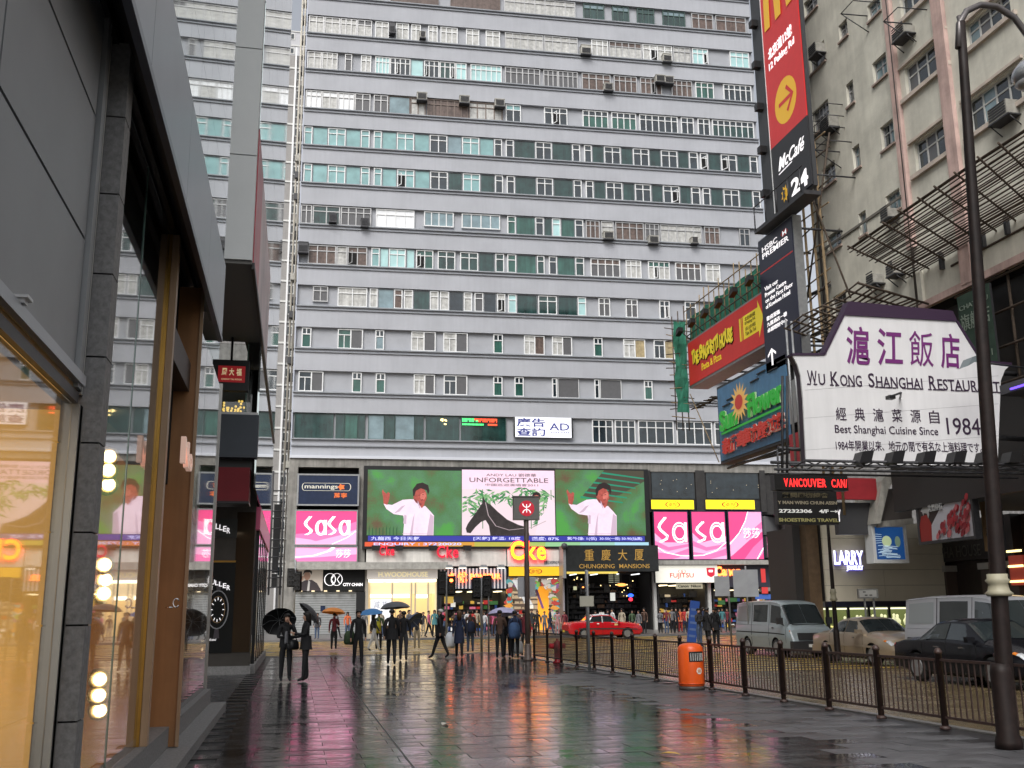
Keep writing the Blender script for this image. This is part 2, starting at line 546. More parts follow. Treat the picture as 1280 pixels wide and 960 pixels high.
# ================================================================== MAIN BUILDING
UL, _ = FA.pix(364, 571)
UR = FA.ux(952.5, FA.pix(952.5, 240)[1])
mb_root = T('apartment_block', 'huge grey slab block with strip windows above the video wall', 'building', FA, ((UL + UR) / 2, 0, 0))
led_y = [-7, 40, 85, 134, 180, 227, 279, 329, 381, 434, 489, 547.5]
led_x = [383, 382, 382, 380, 378, 376, 375, 372, 370, 368, 366, 364]
zl = [FA.pix(x, y)[1] for x, y in zip(led_x, led_y)]
top_y = [None, 16, 62, 109, 157, 204, 254, 304, 356, 407.5, 461, 515]
zt = [None] + [FA.pix(x, y)[1] for x, y in zip(led_x[1:], top_y[1:])]
# regularise: equal storeys (fit a line)
n = len(zl); mi = sum(range(n)) / n; mz = sum(zl) / n
sl_ = sum((i - mi) * (z - mz) for i, z in enumerate(zl)) / sum((i - mi) ** 2 for i in range(n))
print('storeys', [round(z, 2) for z in zl], 'pitch', sl_, 'P0', tuple(P0), 'UL', UL)
ZC = FA.pix(367, 571)[1]                        # white cornice line
REC = 0.28
storey = [zl[i] for i in range(n)]
hwin = sum(zt[i] - zl[i] for i in range(1, 11)) / 10
pitch = -sl_
rows_z = {}                                      # row -> (window bottom, window top)
for i in range(0, 11): rows_z[i] = (zl[i], zl[i] + hwin)
rows_z[-1] = (zl[0] + pitch, zl[0] + pitch + hwin)
rows_z[-2] = (zl[0] + 2 * pitch, zl[0] + 2 * pitch + hwin)
rows_z[11] = (zl[11], zt[11])
ZTOP = zl[0] + pitch * 4
wl = MB(); wl.box(UL, UR, REC, 14, ZC - 0.02, ZTOP)
wl.build('wall', grey_dk, mb_root)
# podium body
pb = MB(); pb.box(UL, UR, 3.2, 14, 0, ZC - 0.05)
pb.box(UL, UR, REC + 0.3, 3.2, 11.2, ZC - 0.05)
pb.build('podium_wall', blackm, mb_root)
tops = [-2, -1] + list(range(0, 12))
for j, i in enumerate(tops):
    zb = rows_z[i][1]
    ztop = (rows_z[tops[j - 1]][0] if j > 0 else ZTOP) - 0.10
    s = MB(); s.box(UL, UR, 0, REC + 0.02, zb, ztop)
    s.build('spandrel', grey, mb_root)
    if j > 0:
        l = MB()
        l.box(UL - 0.05, UR, -0.16, REC, ztop + 0.003, ztop + 0.10)
        l.box(UL - 0.03, UR, -0.10, 0, ztop - 0.26, ztop - 0.18)
        l.build('ledge', ledge_m, mb_root)
zb = rows_z[11][0]
MB().box(UL - 0.05, UR, -0.18, REC, zb - 0.10, zb).build('ledge', ledge_m, mb_root)
MB().box(UL, UR, 0.0, REC, ZC + 0.1, zb - 0.103).build('spandrel', grey, mb_root)
MB().box(UL - 0.05, UR, -0.14, 0, zb - 0.62, zb - 0.52).build('ledge', ledge_m, mb_root)
MB().box(UL - 0.1, UR, -0.35, REC, ZC - 0.12, ZC + 0.1).build('cornice', mat('pale_cornice', (0.55, 0.57, 0.62), 0.5), mb_root)
zs = FA.pix(367, 584)[1]
MB().box(UL - 0.1, UR, -0.2, REC + 0.3, zs, ZC - 0.123).build('soffit_beam', concrete, mb_root)
MB().box(UL - 0.1, UL, 0, REC, ZC, ZTOP).build('corner_trim', mat('pale_trim', (0.42, 0.45, 0.52), 0.6), mb_root)

WIN = [0]
def win(row, x0, x1, kind='W', nc=2, g='d', open_=None, sill=0.0, fr_=None, tr=None, top=None):
    """one window as seen between photo columns x0..x1 of that storey"""
    z0, z1 = rows_z[row]
    zm = (z0 + z1) / 2
    a = FA.ux(x0, zm, 0.2); b = FA.ux(x1, zm, 0.2)
    z1 = z1 - 0.05 if top is None else z1 - top; z0 = z0 + 0.04 + sill
    m = fr_ or {'W': white, 'A': alu, 'D': frame_dk, 'P': ledge_m, 'K': white, 'G': white, 'T': white}[kind]
    bw = 0.085 if kind != 'P' else 0.04
    f = MB()
    y0, y1 = 0.10, REC + 0.01
    f.box(a, a + bw, y0, y1, z0, z1); f.box(b - bw, b, y0, y1, z0, z1)
    f.box(a + bw, b - bw, y0, y1, z0, z0 + bw); f.box(a + bw, b - bw, y0, y1, z1 - bw, z1)
    h = z1 - z0
    gl = GL[g[0]]
    glist = []
    zt_ = None
    if kind in 'WAD':
        zt_ = z1 - h * 0.30 if tr is None else tr
        step = (b - a) / nc
        for k in range(1, nc):
            f.box(a + step * k - 0.04, a + step * k + 0.04, y0 + 0.01, y1, z0 + bw, z1 - bw)
        if tr != 0:
            for k in range(nc):
                f.box(a + step * k + 0.045 + (bw - .045 if k == 0 else 0), a + step * (k + 1) - 0.045 - (bw - .045 if k == nc - 1 else 0), y0 + 0.012, y1, zt_ - 0.035, zt_ + 0.035)
    if kind == 'T':
        zt_ = z1 - h * 0.32
        f.box(a + bw, b - bw, y0 + .01, y1, zt_ - .04, zt_ + .04)
        f.box((a + b) / 2 - .04, (a + b) / 2 + .04, y0 + .012, y1, zt_ + .043, z1 - bw)
    if kind == 'G':
        c = a + (b - a) * 0.52
        f.box(c - .05, c + .05, y0 + .01, y1, z0 + bw, z1 - bw)
        q = a + (c - a) / 2
        f.box(q - .035, q + .035, y0 + .011, y1, z0 + bw, z1 - h * .32)
        f.box(a + bw, c - .053, y0 + .012, y1, z1 - h * .32 + .003, z1 - h * .32 + .07)
    w_ = f.build('window', m, mb_root)
    yg = y0 + 0.07
    def pane(p, q, r, s, mm, nm='pane'):
        MB().box(p, q, yg, yg + 0.03, r, s).build(nm, mm, w_)
    if kind == 'T':
        pane(a + .03, b - .03, z0 + .03, zt_, glass_mid if g == 'm' else gl); pane(a + .03, b - .03, zt_ + .002, z1 - .03, glass_dark)
    elif kind == 'G':
        c = a + (b - a) * .52
        pane(a + .03, c, z0 + .03, z1 - .03, gl); pane(c + .002, b - .03, z0 + .03, z1 - .03, GL[g[1]])
    elif kind in 'WAD' and len(g) > 1:
        pane(a + .03, b - .03, z0 + .03, zt_, gl); pane(a + .03, b - .03, zt_ + .002, z1 - .03, GL[g[1]])
    else:
        pane(a + .03, b - .03, z0 + .03, z1 - .03, gl)
    if open_ is not None:                        # a casement standing open with the dark room behind
        step = (b - a) / nc
        p = a + step * open_
        zz = zt_ if zt_ else z1
        MB().box(p + .05, p + step - .05, yg - .02, yg - .005, z0 + .08, zz - .04).build('opening', blackm, w_)
        s = MB(); ang = R(62)
        tf = Matrix.Translation((p + .05, y0, 0)) @ Matrix.Rotation(-ang, 4, 'Z')
        wd = step - .1
        s.box(0, wd, -.02, .02, z0 + .08, z0 + .14, 0, tf); s.box(0, wd, -.02, .02, zz - .1, zz - .04, 0, tf)
        s.box(0, .06, -.02, .02, z0 + .14, zz - .1, 0, tf); s.box(wd - .06, wd, -.02, .02, z0 + .14, zz - .1, 0, tf)
        s.build('sash', m, w_)
    return w_

def ac(row, xc, lo=0.35, wd=0.85, h=0.6, m=None):
    z0, z1 = rows_z[row]
    u = FA.ux(xc, (z0 + z1) / 2, 0)
    z = z0 + (z1 - z0) * lo
    a = MB()
    a.box(u - wd / 2, u + wd / 2, -0.5, 0.2, z, z + h)
    a.box(u - wd / 2 - .03, u + wd / 2 + .03, -.53, .2, z + h, z + h + .05)
    o = a.build('air_conditioner', m or mat('ac_cream', (0.40, 0.39, 0.35), 0.6, noise=0.3, ns=5), mb_root)
    g = MB()
    for k in range(6): g.box(u - wd / 2 + .06, u + wd / 2 - .06, -.54, -.5, z + .06 + k * .085, z + .1 + k * .085)
    g.build('grille', dsteel, o)
    MB().box(u - wd / 2 - .03, u + wd / 2 + .03, -.5, .1, z - .1, z - .003).build('bracket', dsteel, o)

# rows 4 and 5: the two long office storeys
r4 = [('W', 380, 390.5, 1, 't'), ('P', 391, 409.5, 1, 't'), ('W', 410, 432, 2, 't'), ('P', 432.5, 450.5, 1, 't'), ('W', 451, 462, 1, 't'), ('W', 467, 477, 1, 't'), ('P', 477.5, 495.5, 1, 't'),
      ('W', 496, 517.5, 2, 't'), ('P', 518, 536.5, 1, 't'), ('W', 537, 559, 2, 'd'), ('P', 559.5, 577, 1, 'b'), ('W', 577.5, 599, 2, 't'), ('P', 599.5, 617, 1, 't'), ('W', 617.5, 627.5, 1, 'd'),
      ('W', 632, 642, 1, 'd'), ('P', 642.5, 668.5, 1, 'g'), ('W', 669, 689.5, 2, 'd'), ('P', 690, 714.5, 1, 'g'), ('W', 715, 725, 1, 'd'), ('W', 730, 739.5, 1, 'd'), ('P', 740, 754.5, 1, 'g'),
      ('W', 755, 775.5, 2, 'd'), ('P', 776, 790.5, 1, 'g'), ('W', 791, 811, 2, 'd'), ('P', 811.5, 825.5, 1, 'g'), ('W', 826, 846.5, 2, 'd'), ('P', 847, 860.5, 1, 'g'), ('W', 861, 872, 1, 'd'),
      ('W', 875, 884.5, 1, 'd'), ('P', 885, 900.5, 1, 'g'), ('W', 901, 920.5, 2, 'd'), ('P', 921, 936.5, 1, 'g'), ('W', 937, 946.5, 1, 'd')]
for row, ops in ((4, {22: 0, 24: 1, 26: 0, 28: 0, 30: 0}), (5, {7: 0, 12: 0, 15: 0, 25: 1})):
    for i, (k, a, b, nc, g) in enumerate(r4):
        sh = 0 if row == 4 else (0.6 - (a - 380) / 560 * 0.2) * -1 + (a - 380) / 560 * 4
        gg = g
        if row == 5 and g == 'b': gg = 'g'
        if row == 5 and i == 12: gg = 'g'
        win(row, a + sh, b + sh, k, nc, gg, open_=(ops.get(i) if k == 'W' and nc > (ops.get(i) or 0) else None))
def many(row, lst):
    for t in lst:
        k, a, b, nc, g = t[:5]
        kw = t[5] if len(t) > 5 else {}
        win(row, a, b, k, nc, g, **kw)
brn = mat('brown_frame', (0.17, 0.13, 0.11), 0.5)
many(-1, [('P', 545, 600, 1, 'r'), ('A', 610, 680, 5, 'c'), ('A', 700, 760, 5, 'c'), ('W', 800, 850, 3, 'd')])
many(0, [('A', 395, 470, 5, 'c'), ('P', 488, 548, 1, 'r', dict(fr_=brn)), ('P', 563, 625, 1, 'r', dict(fr_=brn)), ('A', 630, 719, 7, 'c'), ('D', 729, 755, 3, 'gb'), ('D', 765, 786, 3, 'gb'), ('D', 796, 817.5, 3, 'g'),
         ('D', 828, 856, 4, 'gb'), ('A', 864, 891, 3, 'r'), ('A', 894, 932, 3, 'r')])
many(1, [('A', 386, 405, 2, 'c'), ('A', 405.5, 425, 2, 'c'), ('A', 425.5, 446, 3, 'c'), ('A', 446.5, 465, 2, 'cs'), ('W', 469, 486, 2, 'c'), ('W', 495, 511, 2, 'c'), ('W', 514, 526, 2, 'c'),
         ('W', 535, 547, 2, 'c'), ('W', 550.5, 572, 3, 'c'), ('W', 582.5, 599, 2, 'c'), ('W', 607, 625, 2, 'c'), ('A', 631, 679, 5, 'c'), ('A', 680, 722, 4, 'c'), ('W', 739, 760, 3, 'c'), ('A', 761, 802, 5, 'cr'),
         ('W', 803, 840, 4, 'c', dict(open_=1)), ('A', 841, 863, 3, 'c'), ('W', 865, 885, 3, 'l', dict(open_=2)), ('W', 912, 936, 3, 'l')])
ac(1, 731, -0.05, .9, .8); ac(1, 832, -0.1, .8, .7); ac(1, 490, .25, .5, .9, dsteel); ac(1, 528, .1, .5, .5)
many(2, [('A', 384, 402, 2, 'c'), ('A', 402.5, 422, 3, 'c'), ('A', 431, 440, 1, 's'), ('W', 451, 464, 2, 'c'), ('W', 469, 487, 4, 'l'), ('W', 487.5, 513, 4, 'd', dict(open_=1)), ('P', 513.5, 529, 1, 'l'), ('W', 530, 549, 3, 'd', dict(open_=0)),
         ('W', 549.5, 569, 3, 'g', dict(open_=2)), ('W', 569.5, 583, 2, 'l'), ('W', 588, 627, 6, 'l'), ('A', 631, 675, 6, 's'), ('A', 679, 697, 3, 's'), ('A', 697.5, 722, 4, 's'), ('W', 727, 763, 4, 'r', dict(fr_=alu)),
         ('W', 767, 796, 4, 'r', dict(fr_=alu)), ('W', 800, 827, 4, 'r', dict(open_=2, fr_=alu)), ('A', 839, 865, 4, 'r'), ('W', 869, 892, 3, 'm'), ('W', 904, 939, 5, 'd')])
ac(2, 759, -.05, .8, .6); ac(2, 824, .65); ac(2, 835, .62)
many(3, [('A', 382, 402, 3, 'w'), ('A', 402.5, 422, 2, 'cw'), ('A', 422.5, 443, 3, 'w'), ('A', 443.5, 463, 2, 's'), ('A', 467, 485, 2, 's'), ('P', 486, 512, 1, 'b', dict(fr_=brn)), ('W', 513, 532, 2, 'c', dict(fr_=brn)), ('W', 534, 585, 6, 'r', dict(fr_=brn)),
         ('A', 586, 628, 4, 'c', dict(fr_=brn)), ('W', 632, 651, 2, 'dt'), ('W', 680, 709, 3, 'd', dict(open_=1)), ('W', 728, 760, 4, 'md'), ('W', 764, 795, 4, 'md'), ('W', 799, 847, 6, 'd'), ('W', 851, 867, 2, 'd'), ('W', 872, 887, 2, 'd'), ('W', 890, 942, 7, 'gd')])
ac(3, 527, .75); ac(3, 580, .75); ac(3, 624, .7)
wht = white
many(6, [('A', 376, 390, 2, 's'), ('A', 391, 425, 2, 'g'), ('A', 426, 464, 4, 's'), ('W', 470, 518, 4, 'w'), ('W', 530, 567, 4, 'b', dict(tr=0, sill=.35)), ('W', 577, 625, 4, 'b', dict(tr=0, sill=.35)), ('W', 634, 644.5, 1, 'm'), ('P', 645, 668.5, 1, 'm'),
         ('W', 669, 679.5, 1, 'd'), ('P', 680, 689.5, 1, 'g'), ('W', 690, 700.5, 1, 'l'), ('P', 701, 718, 1, 'm'), ('W', 718.5, 729, 1, 'd'), ('A', 732, 749.5, 3, 'r'), ('A', 751, 767, 1, 'c'), ('A', 769, 804.5, 4, 'r'), ('A', 806, 824, 3, 's'),
         ('A', 825, 877, 5, 'c'), ('A', 880, 899.5, 3, 'r'), ('A', 924, 937, 2, 'd')])
ac(6, 416, .1, .6, .6, dsteel); ac(6, 456, -.05, .6, .6, dsteel); ac(6, 759, -.05); ac(6, 815, -.15); ac(6, 866, -.05, .6, .5)
many(7, [('A', 385, 420, 3, 'r'), ('A', 420.5, 434, 1, 'c'), ('A', 434.5, 459, 2, 'r', dict(open_=0)), ('W', 464, 474.5, 1, 't'), ('P', 475, 485.5, 1, 'l'), ('W', 486, 507, 2, 'l'), ('P', 508, 518, 1, 'l'), ('W', 520, 541.5, 2, 'm', dict(open_=0)),
         ('W', 547, 569, 2, 'g'), ('W', 575, 597.5, 2, 'g'), ('P', 598, 618, 1, 'g'), ('W', 619, 630, 1, 'g'), ('W', 634, 645, 1, 'm'), ('P', 645.5, 670, 1, 'm'), ('W', 671, 680.5, 1, 'g'), ('W', 686, 696, 1, 'd'), ('P', 696.5, 718.5, 1, 'm'), ('W', 719, 730, 1, 'g'),
         ('W', 738, 775, 4, 'sr'), ('W', 782, 801.5, 3, 'c'), ('W', 810, 837, 4, 'cm', dict(open_=1)), ('W', 844, 876, 4, 'sr'), ('W', 882, 900, 2, 'c')])
ac(7, 379, .5, .8, .8, dsteel)
many(8, [('A', 391, 410, 2, 's', dict(sill=.35)), ('W', 422, 459, 2, 'c'), ('W', 462, 472, 1, 'c'), ('P', 472.5, 492, 1, 'b'), ('W', 492.5, 503, 1, 'r'), ('W', 505, 516, 1, 'c'), ('P', 516.5, 537, 1, 'g'), ('W', 537.5, 548, 1, 'c'), ('W', 550, 561, 1, 'c'),
         ('P', 561.5, 579, 1, 'd'), ('W', 579.5, 590, 1, 'c'), ('W', 593, 604, 1, 's'), ('P', 604.5, 620, 1, 'd'), ('W', 621, 631.5, 1, 'c', dict(open_=0)), ('W', 635, 645.5, 1, 'l'), ('P', 646, 671.5, 1, 'g'), ('W', 672.5, 696, 2, 'g'), ('P', 697, 721.5, 1, 'g'), ('W', 722, 732.5, 1, 'l'),
         ('W', 748, 762.5, 2, 's'), ('W', 782, 797, 2, 's'), ('W', 824, 837, 2, 'd', dict(open_=1)), ('W', 856, 870, 2, 'd')])
many(9, [('T', 377, 389, 1, 'm'), ('G', 422, 453.5, 1, 'ms'), ('T', 469, 480, 1, 'b'), ('G', 514, 544.5, 1, 'cs'), ('G', 554, 584.5, 1, 'cs'), ('T', 616.5, 628.5, 1, 'm'), ('G', 655, 680.5, 1, 'cr'), ('G', 690, 715, 1, 'cs'), ('T', 742, 753, 1, 'm'), ('G', 779, 806.5, 1, 'cy'), ('G', 817, 843, 1, 'dy'), ('T', 866, 877, 1, 'm')])
many(10, [('G', 373, 404, 1, 'ds'), ('T', 440, 452, 1, 'm'), ('T', 469.5, 481.5, 1, 'm'), ('G', 517, 543.5, 1, 'cs'), ('G', 554.5, 584, 1, 'ds'), ('T', 616.5, 628, 1, 'm'), ('T', 643, 654.5, 1, 'm'), ('W', 690, 696, 1, 'd'), ('P', 697, 723.5, 1, 's', dict(fr_=white)), ('W', 743, 749, 1, 'd'), ('P', 750, 776.5, 1, 's', dict(fr_=white)), ('T', 805, 815.5, 1, 'm')])
dg = frame_dk
many(11, [('P', 368, 416.5, 1, 'g', dict(fr_=dg)), ('P', 419.5, 430, 1, 'g', dict(fr_=dg)), ('P', 430.5, 447, 1, 'm', dict(fr_=dg)), ('P', 447.5, 456, 1, 'g', dict(fr_=dg)), ('P', 460, 480, 1, 'b', dict(fr_=dg)), ('P', 480.5, 493, 1, 'g', dict(fr_=dg)), ('P', 493.5, 518, 1, 'b', dict(fr_=dg)),
          ('P', 518.5, 529, 1, 'g', dict(fr_=dg)), ('P', 532, 573.5, 1, 'g', dict(fr_=dg)), ('P', 576, 632.5, 1, 'g', dict(fr_=dg)), ('W', 740, 766, 3, 'd'), ('W', 768.5, 794, 3, 'd'), ('W', 797.5, 842, 4, 'd'), ('W', 845.5, 890, 4, 'd'), ('W', 893, 930, 4, 'd')])
# chandelier glow and LED board in the 11th strip
ch = MB()
for k in range(9):
    z0, z1 = rows_z[11]
    u = FA.ux(555 + rnd.uniform(-4, 4), z1 - .3)
    ch.ball((u, 0.13, z1 - rnd.uniform(.25, .75)), .07, 6)
ch.build('chandelier', E('warm_bulb', (1, .75, .3), 2.2), mb_root)
u0, z1_ = FA.pix(578, 521); u1, z0_ = FA.pix(622, 532)
lr = [E('led_red', (1, .08, .03), 1.8), E('led_green', (.1, 1, .25), 1.2)]
ld = MB()
for k in range(26):
    u = u0 + (u1 - u0) * k / 26
    ld.box(u, u + .07, .06, .09, z1_ - .25, z1_ - .1, 1 if k < 9 else 0)
    if k % 5 != 4: ld.box(u, u + .07, .06, .09, z0_ + .28, z0_ + .44, 0 if k > 11 else 1)
    if k < 16: ld.box(u, u + .08, .06, .09, z0_, z0_ + .14, 1)
    elif k > 18: ld.box(u, u + .08, .06, .09, z0_, z0_ + .14, 0)
ld.build('led_ticker', lr, mb_root)

# small conduits, drain pipes and wall lights scattered on the frontage
cd = MB()
for px, rws in ((376, range(0, 12)),):
    z0, z1 = ZC, ZTOP
    u = UL - 0.25
    cd.tube([(u, .5, z0), (u, .5, z1)], .07, 6)
    cd.tube([(u - .3, 1.2, 2), (u - .3, 1.2, z1)], .09, 6)
    cd.tube([(u - .1, 2.2, 2), (u - .1, 2.2, z1)], .06, 6)
cd.build('drain_pipe', mat('cream_pipe', (.45, .42, .36), .6), mb_root)
for k in range(26):
    z = 13 + k * 1.75 + rnd.uniform(-.4, .4)
    a = MB(); yy = rnd.uniform(.7, 3)
    a.box(UL - 0.1 - .55, UL - 0.103, yy, yy + .8, z, z + .55)
    a.build('air_conditioner', [dsteel, mat('ac_cream', (0.4, .39, .35))][k % 3 == 0], mb_root)

# ================================================================== PODIUM: signs and shops along the foot of the block
def rect(fr, x0, y0, x1, y1, d=0.0):
    """photo rectangle -> (u0, u1, zb, zt) on the plane; y0 at the left edge, y1 at the left edge too"""
    u0, zt_ = fr.pix(x0, y0, d)
    _, zb_ = fr.pix(x0, y1, d)
    u1 = fr.ux(x1, (zt_ + zb_) / 2, d)
    return u0, u1, zb_, zt_

def signbox(fr, x0, y0, x1, y1, d, th, name, label, cat, face, side=None, group=None, fw_=0.0, frm=None, facename='sign_face'):
    u0, u1, zb_, zt_ = rect(fr, x0, y0, x1, y1, d)
    t = T(name, label, cat, fr, ((u0 + u1) / 2, d, zb_), group)
    MB().box(u0, u1, d + 0.02, d + th, zb_, zt_).build('casing', side or dsteel, t)
    if fw_:
        f = MB()
        f.box(u0, u1, d - .03, d + .019, zb_, zb_ + fw_); f.box(u0, u1, d - .03, d + .019, zt_ - fw_, zt_)
        f.box(u0, u0 + fw_, d - .03, d + .019, zb_ + fw_, zt_ - fw_); f.box(u1 - fw_, u1, d - .03, d + .019, zb_ + fw_, zt_ - fw_)
        f.build('frame', frm or dsteel, t)
    MB().box(u0 + fw_, u1 - fw_, d, d + .018, zb_ + fw_, zt_ - fw_).build(facename, face, t)
    return t, u0 + fw_, u1 - fw_, zb_ + fw_, zt_ - fw_

navy = mat('navy_panel', (0.015, 0.025, 0.06), 0.25, noise=.2)
pink = mat('hot_pink', (0.72, 0.06, 0.20), 0.3, es=0.36, ec=(0.85, 0.07, 0.26))
pinkl = mat('light_pink', (0.80, 0.36, 0.55), 0.3, es=0.38, ec=(0.85, 0.36, 0.62))
pinkm = mat('mid_pink', (0.75, 0.16, 0.36), 0.3, es=0.36, ec=(0.85, 0.16, 0.42))
wtxt = mat('white_letter', (0.8, 0.8, 0.8), 0.4, es=0.6, ec=(1, .95, .97))
gold = mat('gold_letter', (0.55, 0.33, 0.08), 0.35, metal=.6, es=.12, ec=(.9, .5, .12))
redl = mat('red_letter', (0.50, 0.02, 0.03), 0.4)
ivory = mat('ivory_board', (0.66, 0.64, 0.60), 0.5, noise=.08, streak=.15)
ycase = E('yellow_lightbox', (1.0, 0.78, 0.02), 0.95)

def map01(u0, u1, z0, z1):
    return lambda x, z: (u0 + (u1 - u0) * x, z0 + (z1 - z0) * z)

def flat(parent, polys, mp, y, m, name, kind=None):
    q = MB()
    for i, p in enumerate(polys):
        pts = [mp(x, z) for x, z in p]
        a = sum(pts[i][0] * pts[(i + 1) % len(pts)][1] - pts[(i + 1) % len(pts)][0] * pts[i][1] for i in range(len(pts)))
        if a < 0: pts = pts[::-1]
        q.face([(u, y - 0.0006 * i, z) for u, z in pts])
    return q.build(name, m, parent, kind=kind)

def clip01(poly, lo=0.0, hi=1.0):
    def cl(pts, f, inter):
        out = []
        for i in range(len(pts)):
            a, b = pts[i], pts[(i + 1) % len(pts)]
            if f(a): out.append(a)
            if f(a) != f(b): out.append(inter(a, b))
        return out
    for ax in (0, 1):
        for bound, sg in ((lo, 1), (hi, -1)):
            if not poly: return poly
            def f(p): return sg * (p[ax] - bound) >= -1e-9
            def it(a, b):
                t = (bound - a[ax]) / (b[ax] - a[ax])
                return (a[0] + (b[0] - a[0]) * t, a[1] + (b[1] - a[1]) * t)
            poly = cl(poly, f, it)
    return poly

def clipped(quads):
    return [q for q in (clip01(list(q)) for q in quads) if len(q) >= 3]

def sasa_word(x0, x1, z0, z1, letters='SaSa', wd=None):
    """double-line rounded letters: zigzag s and round a"""
    out = []
    n = len(letters); st = (x1 - x0) / n; h = z1 - z0
    for i, c in enumerate(letters):
        a = x0 + st * i + st * .06; b = x0 + st * (i + 1) - st * .06; w_ = b - a
        for k in (0, 1):
            dx = (wd * 1.5) * k
            if c in 'Ss':
                hh = h if c == 'S' else h * .82
                p = [(a + w_ * .72 - dx, z0 + hh), (a + w_ * .30 - dx, z0 + hh * .72), (a + w_ * .22 - dx + .001, z0 + hh * .60), (a + w_ * .34 - dx, z0 + hh * .48), (a + w_ * .82 - dx, z0 + hh * .24), (a + w_ * .74 - dx, z0 + hh * .12), (a + w_ * .30 - dx, z0)]
                out += strip(p, wd)
            else:
                q = k * wd * 1.5
                cx, cz = a + w_ * .5, z0 + h * .38
                out += strip(arc(cx, cz, w_ * .5 - q, h * .40 - q * 1.2, 20, 340, 18), wd)
                out += strip([(b - q * .9, z0 + h * .8), (b - q * .9, z0)], wd)
    return out

def pink_panel(t, u0, u1, z0, z1, d, waves, txt=None):
    mp = map01(u0, u1, z0, z1)
    for i, (p, m) in enumerate(waves):
        pp = clip01(p)
        if len(pp) >= 3: flat(t, [pp], mp, d - .003 - .0025 * i, m, 'colour_band')
    return mp

# -- left column: pharmacy sign and cosmetics sign
t, a, b, z0, z1 = signbox(FA, 372, 592, 449, 632, -.55, .3, 'shop_sign', 'navy mannings sign with orange mark in steel frame, above the left pink sign', 'shop sign', navy, fw_=.12, frm=steel)
mp = map01(a, b, z0, z1)
text(t, 'mannings', *[mp(.10, 0)[0], mp(.66, 0)[0], mp(0, .50)[1], mp(0, .68)[1]], -.56, mat('pale_letter', (.6, .58, .5), .4, es=.25), bold=.012)
flat(t, clipped(strip([(.06, .60)] + arc(.10, .60, .04, .13, 180, 90, 4) + arc(.84, .60, .04, .13, 90, -90, 6) + arc(.10, .60, .04, .13, 270, 180, 4), .012)), mp, -.562, mat('pale_letter', (.6, .58, .5), .4), 'outline')
text(t, '萬寧', mp(.60, 0)[0], mp(.82, 0)[0], mp(0, .22)[1], mp(0, .40)[1], -.56, mat('orange_letter', (.75, .16, .04), .4, es=.3), bold=.01)
flat(t, [[(.72 + .07 * cos(R(k * 36)) * (1 if k % 2 else .6), .60 + .12 * sin(R(k * 36)) * (1 if k % 2 else .6)) for k in range(10)]], mp, -.566, mat('orange_letter', (.75, .16, .04), .4), 'emblem')
t, a, b, z0, z1 = signbox(FA, 369, 637, 447, 682, -.6, .35, 'shop_sign', 'pink Sasa lightbox at the left end under the navy pharmacy sign', 'shop sign', pink, fw_=.10, frm=steel)
mp = pink_panel(t, a, b, z0, z1, -.6, [([(-.1, .30), (.3, .34), (.7, .5), (1.1, .75), (1.1, .3), (.6, .1), (0, .02)], pinkm), ([(0, -.1), (0, .12), (.35, .10), (.75, .28), (1, .45), (1, -.1)], pinkl), ([(0, 0), (0, .2), (.25, .14), (.5, 0)], pinkl)])
flat(t, sasa_word(.12, .9, .28, .84, wd=.022), mp, -.615, wtxt, 'lettering')
flat(t, clipped(strip([(.6, 0), (.85, .2), (1, .4)], .02)), mp, -.62, wtxt, 'swoosh')
t, a, b, z0, z1 = signbox(FA, 368, 683, 447, 703, -.6, .35, 'shop_sign', 'low pink lightbox strip with 莎莎 under the left Sasa sign', 'shop sign', pinkm, fw_=.08, frm=steel)
mp = pink_panel(t, a, b, z0, z1, -.6, [([(0, 1), (.5, .9), (1.1, 1.1), (1, 0.5), (.4, .3), (0, .2)], pinkl)])
text(t, '莎莎', mp(.66, 0)[0], mp(.9, 0)[0], mp(0, .25)[1], mp(0, .85)[1], -.61, wtxt)
flat(t, clipped(strip([(0, .3), (.3, .4), (.55, .75), (.62, 1)], [.07] * 4)), mp, -.615, wtxt, 'swoosh')

# concrete piers flanking the signs
for i, (x0, x1) in enumerate(((361, 369), (449, 456))):
    u0, u1, zb_, zt_ = rect(FA, x0, 586, x1, 795, -.2)
    MB().box(u0, u1, -.2, 3.19, 0.02, zs - .003).build('pier', concrete, mb_root)
u0, u1, zb_, zt_ = rect(FA, 362, 703, 560, 712, -1.2)
cn = MB(); cn.box(u0, u1, -1.2, .2, zb_, zt_)
cn.build('canopy_beam', mat('old_canopy', (.36, .35, .32), .8, noise=.25, streak=.2), mb_root)
ur = FA.ux(990, zb_, -1.2)
u2 = FA.ux(815, zb_, -1.2)
MB().box(u2, ur, -1.2, .2, zb_ + .28, zt_ + .1).build('canopy_beam', mat('old_canopy', (.36, .35, .32), .8), mb_root)

